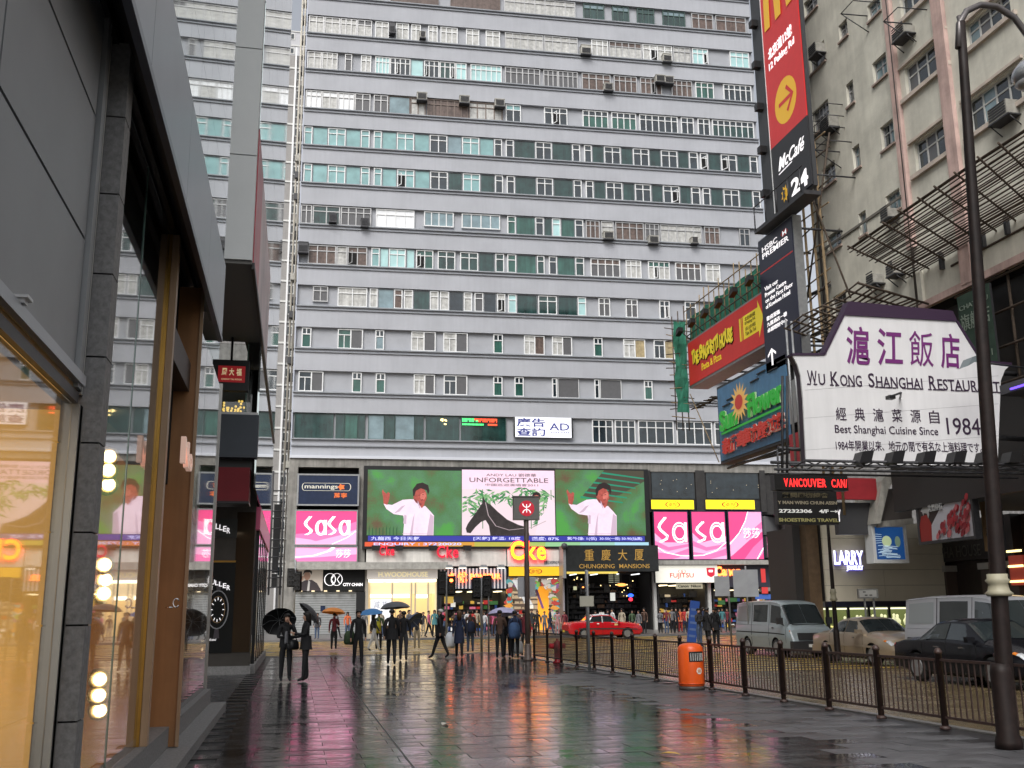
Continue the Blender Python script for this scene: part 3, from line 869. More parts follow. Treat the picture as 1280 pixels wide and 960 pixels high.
# -- video wall
uA, uB, zv0, zv1 = rect(FA, 455, 582, 812, 686, -.7)
vw = T('video_wall', 'long LED video wall with two green clips and a pink poster between them', 'video screen', FA, ((uA + uB) / 2, -.7, zv0))
MB().box(uA, uB, -.68, .2, zv0, zv1).build('casing', black, vw)
f = MB()
def RX(x0, y0, x1, y1, d=-.7): return rect(FA, x0, y0, x1, y1, d)
def vidgreen(nm, seed):
    m = bpy.data.materials.new(nm); m.use_nodes = True
    N = m.node_tree.nodes; L = m.node_tree.links; b = N['Principled BSDF']
    tc = N.new('ShaderNodeTexCoord'); n1 = N.new('ShaderNodeTexNoise'); n1.inputs['Scale'].default_value = .45; n1.inputs['Detail'].default_value = 2
    n2 = N.new('ShaderNodeTexNoise'); n2.inputs['Scale'].default_value = 9; n2.inputs['Detail'].default_value = 3
    mp_ = N.new('ShaderNodeMapping'); mp_.inputs['Location'].default_value = (seed, seed * 2, 0)
    L.new(tc.outputs['Object'], mp_.inputs[0]); L.new(mp_.outputs[0], n1.inputs[0]); L.new(mp_.outputs[0], n2.inputs[0])
    cr = N.new('ShaderNodeValToRGB')
    e = cr.color_ramp.elements
    e[0].position = .33; e[0].color = (.10, .055, .02, 1); e[1].position = .68; e[1].color = (.05, .27, .035, 1)
    q = e.new(.47); q.color = (.045, .15, .04, 1)
    q = e.new(.57); q.color = (.06, .17, .075, 1)
    ma = N.new('ShaderNodeMath'); ma.operation = 'MULTIPLY_ADD'; ma.inputs[1].default_value = .25; ma.inputs[2].default_value = -.125
    L.new(n2.outputs['Fac'], ma.inputs[0])
    ad = N.new('ShaderNodeMath'); ad.operation = 'ADD'
    L.new(n1.outputs['Fac'], ad.inputs[0]); L.new(ma.outputs[0], ad.inputs[1]); L.new(ad.outputs[0], cr.inputs[0])
    L.new(cr.outputs[0], b.inputs['Emission Color']); b.inputs['Emission Strength'].default_value = 1.0
    b.inputs['Base Color'].default_value = (.02, .02, .02, 1); b.inputs['Roughness'].default_value = .5
    return m
v_wh = EN('video_white', (.74, .58, .69), .74, 1.3, .22)
v_sk = EN('video_skin', (.34, .07, .055), .8, 4, .6)
v_sk2 = EN('video_skin_light', (.50, .14, .11), .8, 4, .5)
v_hr = E('video_hair', (.02, .012, .012), .8)
v_pk = EN('video_pink', (.74, .52, .63), .8, 1.5, .12)
v_lf = E('video_leaf', (.04, .17, .06), .8)
v_lf2 = E('video_leaf_pale', (.16, .32, .14), .8)
v_bk = EN('video_black', (.03, .024, .024), .8, 2, .8)
v_nv = E('video_navy', (.03, .035, .26), .8)
v_bl = E('video_pale_blue', (.5, .5, .85), .8)
v_sh = E('video_shade', (.45, .33, .42), .8)
def man(scr, mp, x, flip=0, blur=0):
    P = lambda pts: [(x + px_, pz) for px_, pz in pts]
    # shirt, arm, hand, neck, face, hair given in screen fractions
    shirt = P([(-.12, 0), (-.11, .18), (-.12, .30), (-.22, .32), (-.30, .40), (-.33, .48), (-.30, .47), (-.24, .46), (-.13, .54), (-.05, .55), (.03, .545), (.07, .43), (.11, .45), (.17, .36), (.205, .30), (.20, 0)])
    flat(scr, [shirt], mp, -.712, v_wh, 'figure_shirt')
    flat(scr, [P([(-.33, .48), (-.29, .46), (-.27, .55), (-.265, .64), (-.285, .66), (-.30, .63), (-.325, .66), (-.34, .70), (-.35, .66), (-.335, .58)])], mp, -.713, v_sk, 'figure_hand')
    face = P([(.055 + .072 * cos(R(k * 30)) + .012 * sin(R(k * 30)), .60 + .125 * sin(R(k * 30)) - .02 * cos(R(k * 30))) for k in range(12)])
    flat(scr, [P([(.02, .56), (.11, .53), (.10, .46), (.075, .41), (.045, .47)]), face], mp, -.7135, v_sk, 'figure_face')
    flat(scr, [P([(.06, .63), (.11, .66), (.12, .60), (.10, .55), (.07, .53), (.055, .58)])], mp, -.7155, v_sk2, 'figure_cheek')
    flat(scr, [P([(.075, .625), (.095, .632), (.094, .62), (.076, .615)]), P([(.035, .615), (.055, .62), (.055, .61), (.036, .604)]), P([(.06, .545), (.09, .555), (.085, .535), (.065, .528)]), P([(.0, .56), (.03, .52), (.05, .49), (.08, .48), (.06, .46), (.02, .49), (-.01, .54)])], mp, -.7162, E('video_face_dark', (.16, .03, .03), .8), 'figure_features')
    hair = P([(-.02, .60), (-.025, .70), (.02, .79), (.08, .81), (.14, .77), (.155, .68), (.14, .62), (.125, .69), (.06, .72), (.01, .68), (-.005, .60)])
    flat(scr, [hair], mp, -.7165, v_hr, 'figure_hair')
    flat(scr, [P([(-.12, .18), (-.09, .17), (-.085, .30), (-.11, .31)]), P([(.13, .0), (.195, .0), (.20, .29), (.165, .33), (.15, .2)]), P([(-.22, .33), (-.14, .44), (-.10, .46), (-.16, .36)]), P([(-.05, .0), (-.02, .25), (.0, .34), (-.01, .2), (-.02, 0)]), P([(-.13, .02), (.18, .02), (.18, .026), (-.13, .026)]), P([(.03, .535), (.045, .48), (.06, .41), (.05, .41), (.03, .48)])], mp, -.7172, v_sh, 'figure_folds')
for i, (x0, x1, xc) in enumerate(((460, 577, .5), (694, 806, .47))):
    u0, u1, zb_, zt_ = RX(x0, 587, x1, 669)
    s = MB().box(u0, u1, -.7, -.681, zb_, zt_).build('screen', vidgreen('video_green_%d' % i, 3.0 + i * 5), vw)
    mp = map01(u0, u1, zb_, zt_)
    if i == 0:
        bars = [[(.02 + .018 * k * 2, 0), (.03 + .036 * k, 0), (.03 + .036 * k, .12 + .05 * rnd.random()), (.02 + .036 * k, .10)] for k in range(9)]
        flat(s, bars, mp, -.706, E('video_dark_green', (.02, .07, .03), .8), 'crowd_bars')
    else:
        flat(s, clipped([[(.30, .60), (.55, 1.0), (1.0, 1.0), (1.0, .83), (.72, .62), (.45, .55)]]), mp, -.705, E('video_dark_brown', (.05, .045, .03), .8), 'beam_shade')
        fan = []
        for k in range(6):
            y_ = .99 - k * .075
            fan.append([(.52 - k * .05, y_ - .045), (1.0 - k * .05, y_ - .125), (1.0 - k * .05, y_ - .105), (.53 - k * .05, y_ - .02)])
        flat(s, clipped(fan), mp, -.7085, E('video_teal_beam', (.015, .20, .12), .8), 'light_beams')
    man(s, mp, xc)
u0, u1, zb_, zt_ = RX(577.5, 587, 693.5, 669)
s = MB().box(u0, u1, -.7, -.681, zb_, zt_).build('screen', v_pk, vw)
mp = map01(u0, u1, zb_, zt_)
def T2(st, x0, x1, y0, y1, m, d=-.712, **k): text(s, st, mp(x0, 0)[0], mp(x1, 0)[0], mp(0, y0)[1], mp(0, y1)[1], d, m, thick=.004, **k)
T2('ANDY LAU 劉德華', .26, .80, .90, .95, v_bk); T2('UNFORGETTABLE', .08, .93, .81, .88, v_bk); T2('中國巡迴演唱會2011', .25, .82, .75, .79, v_bk)
flat(s, [[(.0, 0), (.0, .70), (1, .70), (1, 0)]], mp, -.703, E('video_grey_pink', (.60, .48, .52), .85), 'poster_ground')
lv = [[], []]
for st in ((.22, .70), (.42, .68), (.67, .72), (.10, .6), (.80, .70), (.93, .66), (.90, .45), (.74, .5), (.12, .45), (.55, .62), (.3, .62), (.84, .25), (.95, .28)):
    for k in range(16):
        a_ = R(rnd.uniform(190, 350)); l_ = rnd.uniform(.06, .15); x_ = st[0] + rnd.uniform(-.07, .07); y_ = st[1] + rnd.uniform(-.12, .02)
        dx, dz = cos(a_) * l_, sin(a_) * l_ * 1.1
        nx, nz = -sin(a_) * .011, cos(a_) * .016
        q = clip01([(x_, y_), (x_ + dx * .4 + nx, y_ + dz * .4 + nz), (x_ + dx, y_ + dz), (x_ + dx * .4 - nx, y_ + dz * .4 - nz)], 0.005, .995)
        if len(q) >= 3: lv[k % 3 == 0].append(q)
q = MB()
for i, g_ in enumerate(lv):
    for j, p in enumerate(g_):
        pts = [mp(x, z) for x, z in p]
        q.face([(u, -.7055 - .00004 * j - i * .002, z) for u, z in pts], i)
q.build('bamboo_leaves', [v_lf, v_lf2], s, kind='stuff')
flat(s, [[(x - .004, .1), (x + .004, .1), (x + .004, .70), (x - .004, .70)] for x in (.74, .22, .96)], mp, -.7105, v_lf, 'bamboo_stems')
flat(s, clipped([[(.04, .10), (.06, .17), (.12, .29), (.18, .41), (.215, .49), (.225, .60), (.25, .51), (.30, .47), (.38, .36), (.48, .24), (.60, .16), (.70, .12), (.72, 0), (.30, 0), (.285, .15), (.25, .23), (.20, .20), (.14, .12), (.09, .03), (.05, .04)]]), mp, -.716, v_bk, 'horse')
flat(s, clipped([[(.78, 0), (.82, .25), (.90, .38), (.93, .58), (1.0, .50), (1, 0)]]), mp, -.714, E('video_robe', (.62, .50, .56), .85), 'robe')
flat(s, [[(.80 + .05 * cos(R(k * 45)), .60 + .07 * sin(R(k * 45))) for k in range(8)]], mp, -.718, v_hr, 'head')
flat(s, [[(.80 + .035 * cos(R(k * 45)), .575 + .045 * sin(R(k * 45))) for k in range(8)]], mp, -.7195, v_sk2, 'face')
flat(s, clipped(strip([(.25, .5), (.28, .30), (.36, .14), (.50, .08), (.75, .12), (.90, .22)], .008)), mp, -.7205, E('video_rein', (.35, .28, .3), .8), 'rein')
u0, u1, zb_, zt_ = RX(460, 669.6, 806, 676.4)
s = MB().box(u0, u1, -.7, -.681, zb_, zt_).build('ticker', v_nv, vw)
mp = map01(u0, u1, zb_, zt_)
for st, x0, x1 in (('九龍西 今日天氣', .01, .18), ('[天氣] 氣溫: 18度', .37, .54), ('濕度: 87%', .58, .68), ('紫外線: 1(低)', .71, .84 - .02)):
    text(s, st, mp(x0, 0)[0], mp(x1, 0)[0], mp(0, .15)[1], mp(0, .85)[1], -.71, v_bl, thick=.004, bold=.02)
text(s, '30-50(一般) 50-90(偏高)', mp(.83, 0)[0], mp(.99, 0)[0], mp(0, .15)[1], mp(0, .85)[1], -.71, v_bl, thick=.004, bold=.02)
u0, u1, zb_, zt_ = rect(FA, 456, 677.5, 811, 683, -.72)
q = MB()
cols = [(.55, .08, .03), (.55, .16, .03), (.5, .24, .04), (.35, .33, .06), (.25, .38, .10), (.22, .42, .22), (.25, .45, .38), (.3, .5, .6)]
for k in range(8): q.box(u0 + (u1 - u0) * k / 8, u0 + (u1 - u0) * (k + 1) / 8 - .004, -.72, -.69, zb_, zt_, k)
s = q.build('enquiry_strip', [E('strip_%s' % 'abcdefgh'[k], c, .8) for k, c in enumerate(cols)], vw)
mp = map01(u0, u1, zb_, zt_)
text(s, 'ENQUIRY : 37220020', mp(.03, 0)[0], mp(.33, 0)[0], mp(0, .15)[1], mp(0, .85)[1], -.73, v_bl, thick=.004, bold=.02)

# -- right podium: dark shopfront glass, yellow strips, pink panels
u0, u1, zb_, zt_ = rect(FA, 812, 588, 985, 624, -.1)
s = T('upper_shop_window', 'dark glazed first floor window bays right of the video wall', 'window', FA, ((u0 + u1) / 2, -.1, zb_))
for x0, x1 in ((814, 868), (882, 948)):
    a, b, c, d = rect(FA, x0, 590, x1, 623, -.1)
    MB().box(a, b, -.1, -.02, c, d).build('pane', glass_dark, s)
    ins = MB()
    for k in range(8): ins.ball((a + (b - a) * rnd.random(), -.13, c + (d - c) * rnd.uniform(.2, .9)), .035, 5)
    ins.build('reflected_lamps', E('lamp_reflection', (.6, .5, .35), .6), s, kind='stuff')  # lamp reflections drawn as small glowing beads on the panes
fr_ = MB(); fr_.box(u0, u1, -.02, .3, zb_ - 1.2, zt_)
for x0, x1 in ((810, 813.5), (868.5, 881.5), (948.5, 957)):
    a, b, c, d = rect(FA, x0, 588, x1, 640, -.2)
    fr_.box(a, b, -.25, -.021, c, d)
fr_.build('bay_frame', mat('bay_frame', (.035, .033, .032), .5, noise=.3), s)
for x0, x1 in ((813, 868), (881, 944)):
    s, a, b, z0, z1 = signbox(FA, x0, 624, x1, 637, -.35, .2, 'lightbox_strip', ['yellow lightbox strip with red emblem above the left of the three pink panels', 'yellow lightbox strip with red emblem above the middle and right pink panels'][x0 > 850], 'lightbox', ycase, fw_=.05, group='yellow lightbox strips')
    mp = map01(a, b, z0, z1); rp = mat('red_print', (.45, .03, .02), .4)
    flat(s, strip(arc(.50, .5, .16, .36, 0, 360, 16), .028), mp, -.356, rp, 'emblem')
    text(s, '卓悅', mp(.40, 0)[0], mp(.60, 0)[0], mp(0, .3)[1], mp(0, .7)[1], -.355, rp, thick=.004)
pan = [(816, 861, 'pink panel with the first half of Sasa, right of the video wall', 0), (863, 908, 'pink panel with the second half of Sasa, middle of the three pink panels', 1), (909, 954, 'pink panel with a white swoosh and 莎莎, right one of the three pink panels', 2)]
for x0, x1, lb, k in pan:
    s, a, b, z0, z1 = signbox(FA, x0, 638.5, x1, 700, -.45, .3, 'shop_sign', lb, 'shop sign', pink, fw_=.07, frm=navy, group='pink panels right of the video wall')
    if k < 2:
        mp = pink_panel(s, a, b, z0, z1, -.45, [([(-.1, .62), (.3, .35), (1.1, .5 if k else .35), (1.1, -.1), (-.1, -.1)], pinkl), ([(-.1, .16), (.5, .10), (1.1, .25), (1.1, .10), (.5, 0), (-.1, .0)], pinkm), ([(-.1, .42), (.4, .25), (1.1, .33), (1.1, .28), (.4, .17), (-.1, .3)], pinkm)])
        flat(s, sasa_word(.04, .98, .36, .88, 'Sa' if k == 0 else 'sa', .034), mp, -.47, wtxt, 'lettering')
        flat(s, clipped(strip([(-.05, .30), (.3, .14), (.75, .07), (1.05, .07)] if k == 0 else [(-.05, .07), (.3, .08), (.7, .18), (1.05, .38)], .022)), mp, -.475, wtxt, 'swoosh')
    else:
        mp = pink_panel(s, a, b, z0, z1, -.45, [([(-.1, .3), (.35, .55), (.65, 1.1), (1.1, 1.1), (1.1, .62), (.6, .4), (.1, .1), (-.1, 0)], pinkl), ([(.3, -.1), (.7, .25), (1.1, .5), (1.1, .2), (.7, -.1)], pinkm), ([(.5, .5), (1.1, .85), (1.1, .7), (.5, .4)], pinkm)])
        text(s, '莎莎', mp(.42, 0)[0], mp(.92, 0)[0], mp(0, .44)[1], mp(0, .66)[1], -.455, wtxt, jig=None)
        flat(s, clipped(strip([(-.02, .30), (.3, .55), (.5, .8), (.6, 1.02)], .025)), mp, -.475, wtxt, 'swoosh')
        flat(s, clipped(strip([(.78, -.02), (1.02, .25)], .03)), mp, -.476, wtxt, 'corner_stroke')
# side return of the pink signs round the corner
RC = Fr(FA.M @ Vector((FA.ux(957, 7), -.3, 0)), R(-2.2 + 42))
for (x0, y0, x1, y1, lb) in ((957, 613, 972, 643, 'small pink Sasa panel turned round the corner, beside the travel sign'), (957.5, 670, 977, 697, 'small pink panel with white stroke turned round the corner, below the grey strip')):
    s, a, b, z0, z1 = signbox(RC, x0, y0, x1, y1, 0, .25, 'shop_sign', lb, 'shop sign', pinkm, fw_=.05)
    mp = pink_panel(s, a, b, z0, z1, 0, [([(-.1, .3), (.5, .7), (1.1, .6), (1.1, .2), (.5, .1)], pinkl)])
    if y0 < 640: flat(s, sasa_word(.08, .95, .3, .6, 'sasa', .03), mp, -.02, wtxt, 'lettering')
    else: flat(s, clipped(strip([(0, .6), (.5, 1.02)], .05)), mp, -.02, wtxt, 'swoosh')
u0, u1, zb_, zt_ = rect(RC, 956, 645, 1016, 668, .1)
MB().box(u0, u1 + 2, .1, .5, zb_, zt_).build('fascia_strip', mat('grey_strip', (.16, .16, .165), .5), tag(T('grey_fascia', None, None, RC, (u0, .1, zb_)), 'grey fascia strip between the two small corner panels', 'fascia'))

# -- clothing shop boards
t, a, b, z0, z1 = signbox(FA, 458, 684, 633, 708, -.5, .4, 'shop_sign', 'wide white board with two red Cke words under the video wall', 'shop sign', ivory)
for x0, y0, x1, y1 in ((474, 682.5, 493, 694.5), (546, 682, 573, 697.5)):
    aa, bb, cc, dd = rect(FA, x0, y0, x1, y1, -.6)
    text(t, 'Cke', aa, bb, cc, dd, -.6, mat('red_neon_off', (.50, .02, .04), .4, es=.5, ec=(.9, .02, .06)), thick=.14, bold=.02, space=1.1)
for px in (470, 499, 541, 584):
    u, z = FA.pix(px, 685, -1.0)
    s = T('sign_floodlight', 'black floodlight number on the arm over the white clothing board', 'floodlight', FA, (u, -1, z), 'floodlights over the white clothing shop board')
    s['label'] = {470: 'black floodlight at the left end of the white clothing board', 499: 'black floodlight just right of the smaller red Cke word', 541: 'black floodlight just left of the larger red Cke word', 584: 'black floodlight right of the larger red Cke word'}[px]
    q = MB(); q.prism([(u - .28, z - .2), (u + .28, z - .2), (u + .34, z + .2), (u - .34, z + .2)], -1.15, -.85); q.build('lamp_head', black, s)
    MB().box(u - .03, u + .03, -.85, -.5, z + .05, z + .12).build('arm', black, s)
t, a, b, z0, z1 = signbox(FA, 634, 676, 708, 708, -.6, .5, 'shop_sign', 'ivory board with big glowing yellow Cke letters left of the black Chungking sign', 'shop sign', ivory)
aa, bb, cc, dd = rect(FA, 638, 676.5, 682, 700, -.8)
rr = text(t, 'Cke', aa - .06, bb + .06, cc - .06, dd + .06, -.75, mat('red_outline', (.6, .03, .02), .4, es=5.0, ec=(.9, .02, .02)), name='letter_edge', thick=.08, bold=.045, space=1.12)
text(t, 'Cke', aa, bb, cc, dd, -.86, E('glow_yellow', (1, .50, .02), 2.0), thick=.06, bold=.02, space=1.12)
aa, bb, cc, dd = rect(FA, 680, 700.5, 702, 705.5, -.6)
text(t, '重慶站 SHOPPING MALL', aa, bb, cc, dd, -.61, navy)
t, a, b, z0, z1 = signbox(FA, 636, 708.5, 702, 720, -.62, .4, 'lightbox_strip', 'amber yellow lightbox strip below the glowing Cke letters', 'lightbox', mat('amber_box', (.75, .45, .02), .4, es=.35, ec=(.9, .5, .02)))
mp = map01(a, b, z0, z1)
flat(t, strip(arc(.50, .5, .12, .3, 0, 360, 16), .022), mp, -.626, mat('red_print', (.45, .03, .02), .4), 'emblem')
text(t, '卓悅', mp(.42, 0)[0], mp(.58, 0)[0], mp(0, .3)[1], mp(0, .7)[1], -.625, mat('red_print', (.45, .03, .02), .4), thick=.004)

# -- Chungking Mansions sign
t, a, b, z0, z1 = signbox(FA, 707, 681.5, 823, 714.5, -2.2, 1.8, 'building_sign', 'black canopy sign with gold 重慶大厦 Chungking Mansions over the entrance', 'sign', mat('black_granite', (.02, .022, .022), .25, noise=.3), mat('black_side', (.015, .015, .015), .5))
mp = map01(a, b, z0, z1)
for i, c in enumerate('重慶大厦'):
    text(t, c, mp(.20 + i * .18, 0)[0], mp(.30 + i * .18, 0)[0], mp(0, .42)[1], mp(0, .84)[1], -2.21, gold, thick=.012, bold=.004)
text(t, 'CHUNGKING', mp(.14, 0)[0], mp(.52, 0)[0], mp(0, .12)[1], mp(0, .28)[1], -2.21, gold, thick=.012, bold=.006)
text(t, 'MANSIONS', mp(.57, 0)[0], mp(.90, 0)[0], mp(0, .12)[1], mp(0, .28)[1], -2.21, gold, thick=.012, bold=.006)
u, z = FA.pix(706, 685, -2.2)
MB().box(a - .22, a - .003, -2.2, -.6, z0 - .5, z1).build('end_panel', steel, t)
MB().ball((a - .15, -2.4, z1 - .1), .28, 8).build('end_lamp', dsteel, t)
MB().box(a + .1, a + 4.2, -2.1, -1.9, z0 - .16, z0 - .003).build('tube_light', E('amber_tube', (.8, .6, .12), .8), t)

# ------------------------------------------------------------------ shops behind the signs
def room(name, label, x0, x1, ytop, wallm, floorm=None, depth=3.0, ceil=None, lamp=None, back=None, d=0.0, items=None, dens=0):
    u0, u1, zb_, zt_ = rect(FA, x0, ytop, x1, 790, d)
    t = T(name, label, 'shop', FA, ((u0 + u1) / 2, d, 0.02))
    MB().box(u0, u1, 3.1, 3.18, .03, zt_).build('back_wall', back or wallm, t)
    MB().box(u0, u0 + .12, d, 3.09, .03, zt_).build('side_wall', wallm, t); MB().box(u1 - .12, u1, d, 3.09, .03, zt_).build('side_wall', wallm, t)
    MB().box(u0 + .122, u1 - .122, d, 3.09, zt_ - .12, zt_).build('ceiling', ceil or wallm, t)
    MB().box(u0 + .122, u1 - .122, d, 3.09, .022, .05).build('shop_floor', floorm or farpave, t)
    if lamp:
        q = MB()
        for k in range(lamp[0]):
            uu = u0 + (u1 - u0) * (k + .5) / lamp[0]
            q.box(uu - lamp[1], uu + lamp[1], d + .4, d + 2.6, zt_ - .19, zt_ - .123)
        q.build('ceiling_light', E('shop_light_%g_%g' % (lamp[2], lamp[3][2]), lamp[3], lamp[2]), t, kind='stuff')
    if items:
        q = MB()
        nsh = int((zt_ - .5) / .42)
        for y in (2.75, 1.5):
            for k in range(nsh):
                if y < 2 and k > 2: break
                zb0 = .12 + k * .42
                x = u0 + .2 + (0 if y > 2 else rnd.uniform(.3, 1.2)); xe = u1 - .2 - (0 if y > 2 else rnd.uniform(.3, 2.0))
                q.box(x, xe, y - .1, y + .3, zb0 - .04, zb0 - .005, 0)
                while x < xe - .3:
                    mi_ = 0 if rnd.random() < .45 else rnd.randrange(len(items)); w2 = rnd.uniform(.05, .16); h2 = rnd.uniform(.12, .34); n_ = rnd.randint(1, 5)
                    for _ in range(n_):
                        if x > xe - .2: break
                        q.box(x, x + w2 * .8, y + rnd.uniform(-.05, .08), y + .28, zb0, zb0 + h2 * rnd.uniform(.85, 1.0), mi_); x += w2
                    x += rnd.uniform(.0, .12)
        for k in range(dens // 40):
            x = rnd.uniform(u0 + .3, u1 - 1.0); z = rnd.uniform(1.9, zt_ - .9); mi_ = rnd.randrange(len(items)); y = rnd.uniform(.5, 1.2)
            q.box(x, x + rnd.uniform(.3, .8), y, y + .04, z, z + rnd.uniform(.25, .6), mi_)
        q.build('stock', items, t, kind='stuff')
    return t, u0, u1, zt_
warm = (1.0, .82, .5); cool = (.95, .97, 1.0)
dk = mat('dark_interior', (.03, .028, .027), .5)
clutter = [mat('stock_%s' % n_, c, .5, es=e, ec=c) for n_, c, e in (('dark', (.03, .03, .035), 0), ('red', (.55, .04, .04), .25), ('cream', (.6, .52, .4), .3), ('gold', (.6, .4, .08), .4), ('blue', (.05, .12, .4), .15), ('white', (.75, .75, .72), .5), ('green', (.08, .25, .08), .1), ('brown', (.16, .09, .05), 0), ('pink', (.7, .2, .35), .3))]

# City Chain: poster, black fascia and closed roller shutter
t, a, b, z0, z1 = signbox(FA, 368, 711, 403.5, 739, -.5, .4, 'poster', 'beige poster of a person in a dark jacket above the roller shutter', 'poster', mat('poster_beige', (.48, .42, .36), .4, es=.12, ec=(.6, .5, .4)))
mp = map01(a, b, z0, z1)
flat(t, [[(0, 0), (.1, .25), (.25, .40), (.42, .5), (.62, .5), (.8, .35), (.92, .1), (.95, 0)]], mp, -.506, mat('poster_jacket', (.045, .035, .04), .5), 'jacket')
flat(t, [[(.45 + .12 * cos(R(k * 45)), .68 + .20 * sin(R(k * 45))) for k in range(8)], [(.22, .45), (.32, .48), (.34, .66), (.26, .68)]], mp, -.509, mat('poster_skin', (.42, .24, .17), .5), 'face')
flat(t, [[(.30, .72), (.34, .92), (.5, .98), (.62, .88), (.6, .72), (.55, .84), (.38, .84)]], mp, -.512, mat('poster_hair', (.03, .02, .02), .5), 'hair')
flat(t, [[(.0, .0), (.0, 1), (.14, 1), (.12, .3)]], mp, -.504, mat('poster_dark_edge', (.25, .2, .17), .5), 'backdrop')
flat(t, [[(.46, .0), (.5, .5), (.56, .42), (.54, 0)]], mp, -.5125, mat('poster_shirt', (.5, .48, .46), .5), 'shirt')
t, a, b, z0, z1 = signbox(FA, 404, 711, 456, 739, -.5, .4, 'shop_sign', 'black City Chain sign with interlocked white circles beside the beige poster', 'shop sign', blackm)
mp = map01(a, b, z0, z1)
flat(t, strip(arc(.17, .52, .13, .27, 0, 360, 18), .022) + strip(arc(.33, .52, .13, .27, 0, 360, 18), .022) + strip([(.26, .7), (.2, .52), (.26, .34)], .02) + strip([(.40, .7), (.34, .52), (.40, .34)], .02), mp, -.505, wtxt, 'emblem')
text(t, 'CITY CHAIN', mp(.48, 0)[0], mp(.95, 0)[0], mp(0, .22)[1], mp(0, .36)[1], -.505, wtxt, bold=.03)
u0, u1, zb_, zt_ = rect(FA, 368, 739.5, 445, 790, -.3)
t = T('roller_shutter', 'closed grey roller shutter under the City Chain sign', 'shutter', FA, ((u0 + u1) / 2, -.3, .02))
ns = 18
for k in range(ns):
    za = .04 + (zt_ - .04) * k / ns; zc = .04 + (zt_ - .04) * (k + 1) / ns
    MB().prism([(u0, za), (u1, za), (u1, zc - .02), (u0, zc - .02)], -.3 + (.02 if k % 2 else 0), -.2).build('slat', mat('shutter_grey', (.30, .31, .31), .5, metal=.2, noise=.12), t)
q = MB()
for k in range(5):
    u = u0 + (u1 - u0) * (k + .5) / 5
    q.box(u - .12, u + .12, -.75, -.4, zt_ - .02, zt_ + .06)
q.build('downlight', E('soft_warm', (1, .8, .5), .9), t, kind='stuff')
MB().box(u0 + 2.0, u0 + 2.35, -.36, -.31, 1.75, 2.15).build('lock_box', navy, t)
u0, u1, zb_, zt_ = rect(FA, 445.5, 739.5, 456, 795, -.45)
MB().box(u0, u1, -.45, 3.1, .03, zt_ - .01).build('black_pier', black, mb_root)
u0, u1, _, zt_ = rect(FA, 456.5, 711, 460, 795, -.45)
MB().box(u0, u1, -.4, 3.1, .03, zt_ - .01).build('pale_pier', mat('pier_beige', (.4, .36, .3), .6), mb_root)

# H. Woodhouse
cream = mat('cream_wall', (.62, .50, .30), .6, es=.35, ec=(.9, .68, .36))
t, u0, u1, zt_ = room('woodhouse_shop', 'bright cream lit shop front between shutter and market stalls', 460.5, 545.5, 724, cream, lamp=(4, .5, 3.0, warm), d=-.1)
s, a, b, z0, z1 = signbox(FA, 459, 711.5, 547, 724, -.6, .45, 'shop_sign', 'pale sign with cream Woodhouse letters over the bright shop', 'shop sign', mat('pale_fascia', (.66, .62, .58), .5, es=.15, ec=(.9, .8, .7)))
mp = map01(a, b, z0, z1)
text(s, 'H.WOODHOUSE', mp(.16, 0)[0], mp(.86, 0)[0], mp(0, .22)[1], mp(0, .72)[1], -.61, mat('cream_letter', (.66, .58, .32), .4, es=.45, ec=(1, .85, .5)), bold=.01)
s1 = MB(); a, b, c, d = rect(FA, 460, 724.5, 545, 727.5, -.2); s1.box(a, b, -.35, -.15, c, d)
s1.build('cove_light', E('cove_white', (1, .93, .72), 2.5), t)
a, b, c, d = rect(FA, 461, 727.8, 545, 742.5, -.05)
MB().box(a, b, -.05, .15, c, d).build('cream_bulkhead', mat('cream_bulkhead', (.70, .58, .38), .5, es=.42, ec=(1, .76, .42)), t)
a, b, c, d = rect(FA, 463, 743, 512, 747.5, -.05); MB().box(a, b, -.06, .1, c, d).build('window_light', E('cove_white', (1, .93, .72), 2.5), t)
a, b, c, d = rect(FA, 519, 743, 534, 747.5, -.05); MB().box(a, b, -.06, .1, c, d).build('window_light', E('cove_white', (1, .93, .72), 2.5), t)
a, b, c, d = rect(FA, 463, 749, 489, 762, -.02)
s = MB().box(a, b, -.03, .05, c - 1.2, d).build('window_poster', mat('poster_white', (.75, .76, .78), .4, es=.35), t)
text(s, '減 貨', a + .25, b - .25, c + .1, d - .15, -.035, mat('grey_print', (.4, .42, .5), .5))
q = MB()
for x in (461, 490, 514, 519, 535, 545):
    u = FA.ux(x, 2, -.02); q.box(u - .06, u + .06, -.08, .08, .05, 3.9)
q.build('mullion', mat('cream_frame', (.5, .42, .3), .5), t, kind='stuff')
MB().box(u0 + .3, u1 - 1.6, 2.2, 2.3, .1, 1.2).build('display_plinth', mat('dark_plinth', (.06, .04, .03), .4), t)
MB().box(FA.ux(546, 2, -.1), FA.ux(549.5, 2, -.1), -.1, 3.1, .03, zt_).build('dark_pier', black, mb_root)

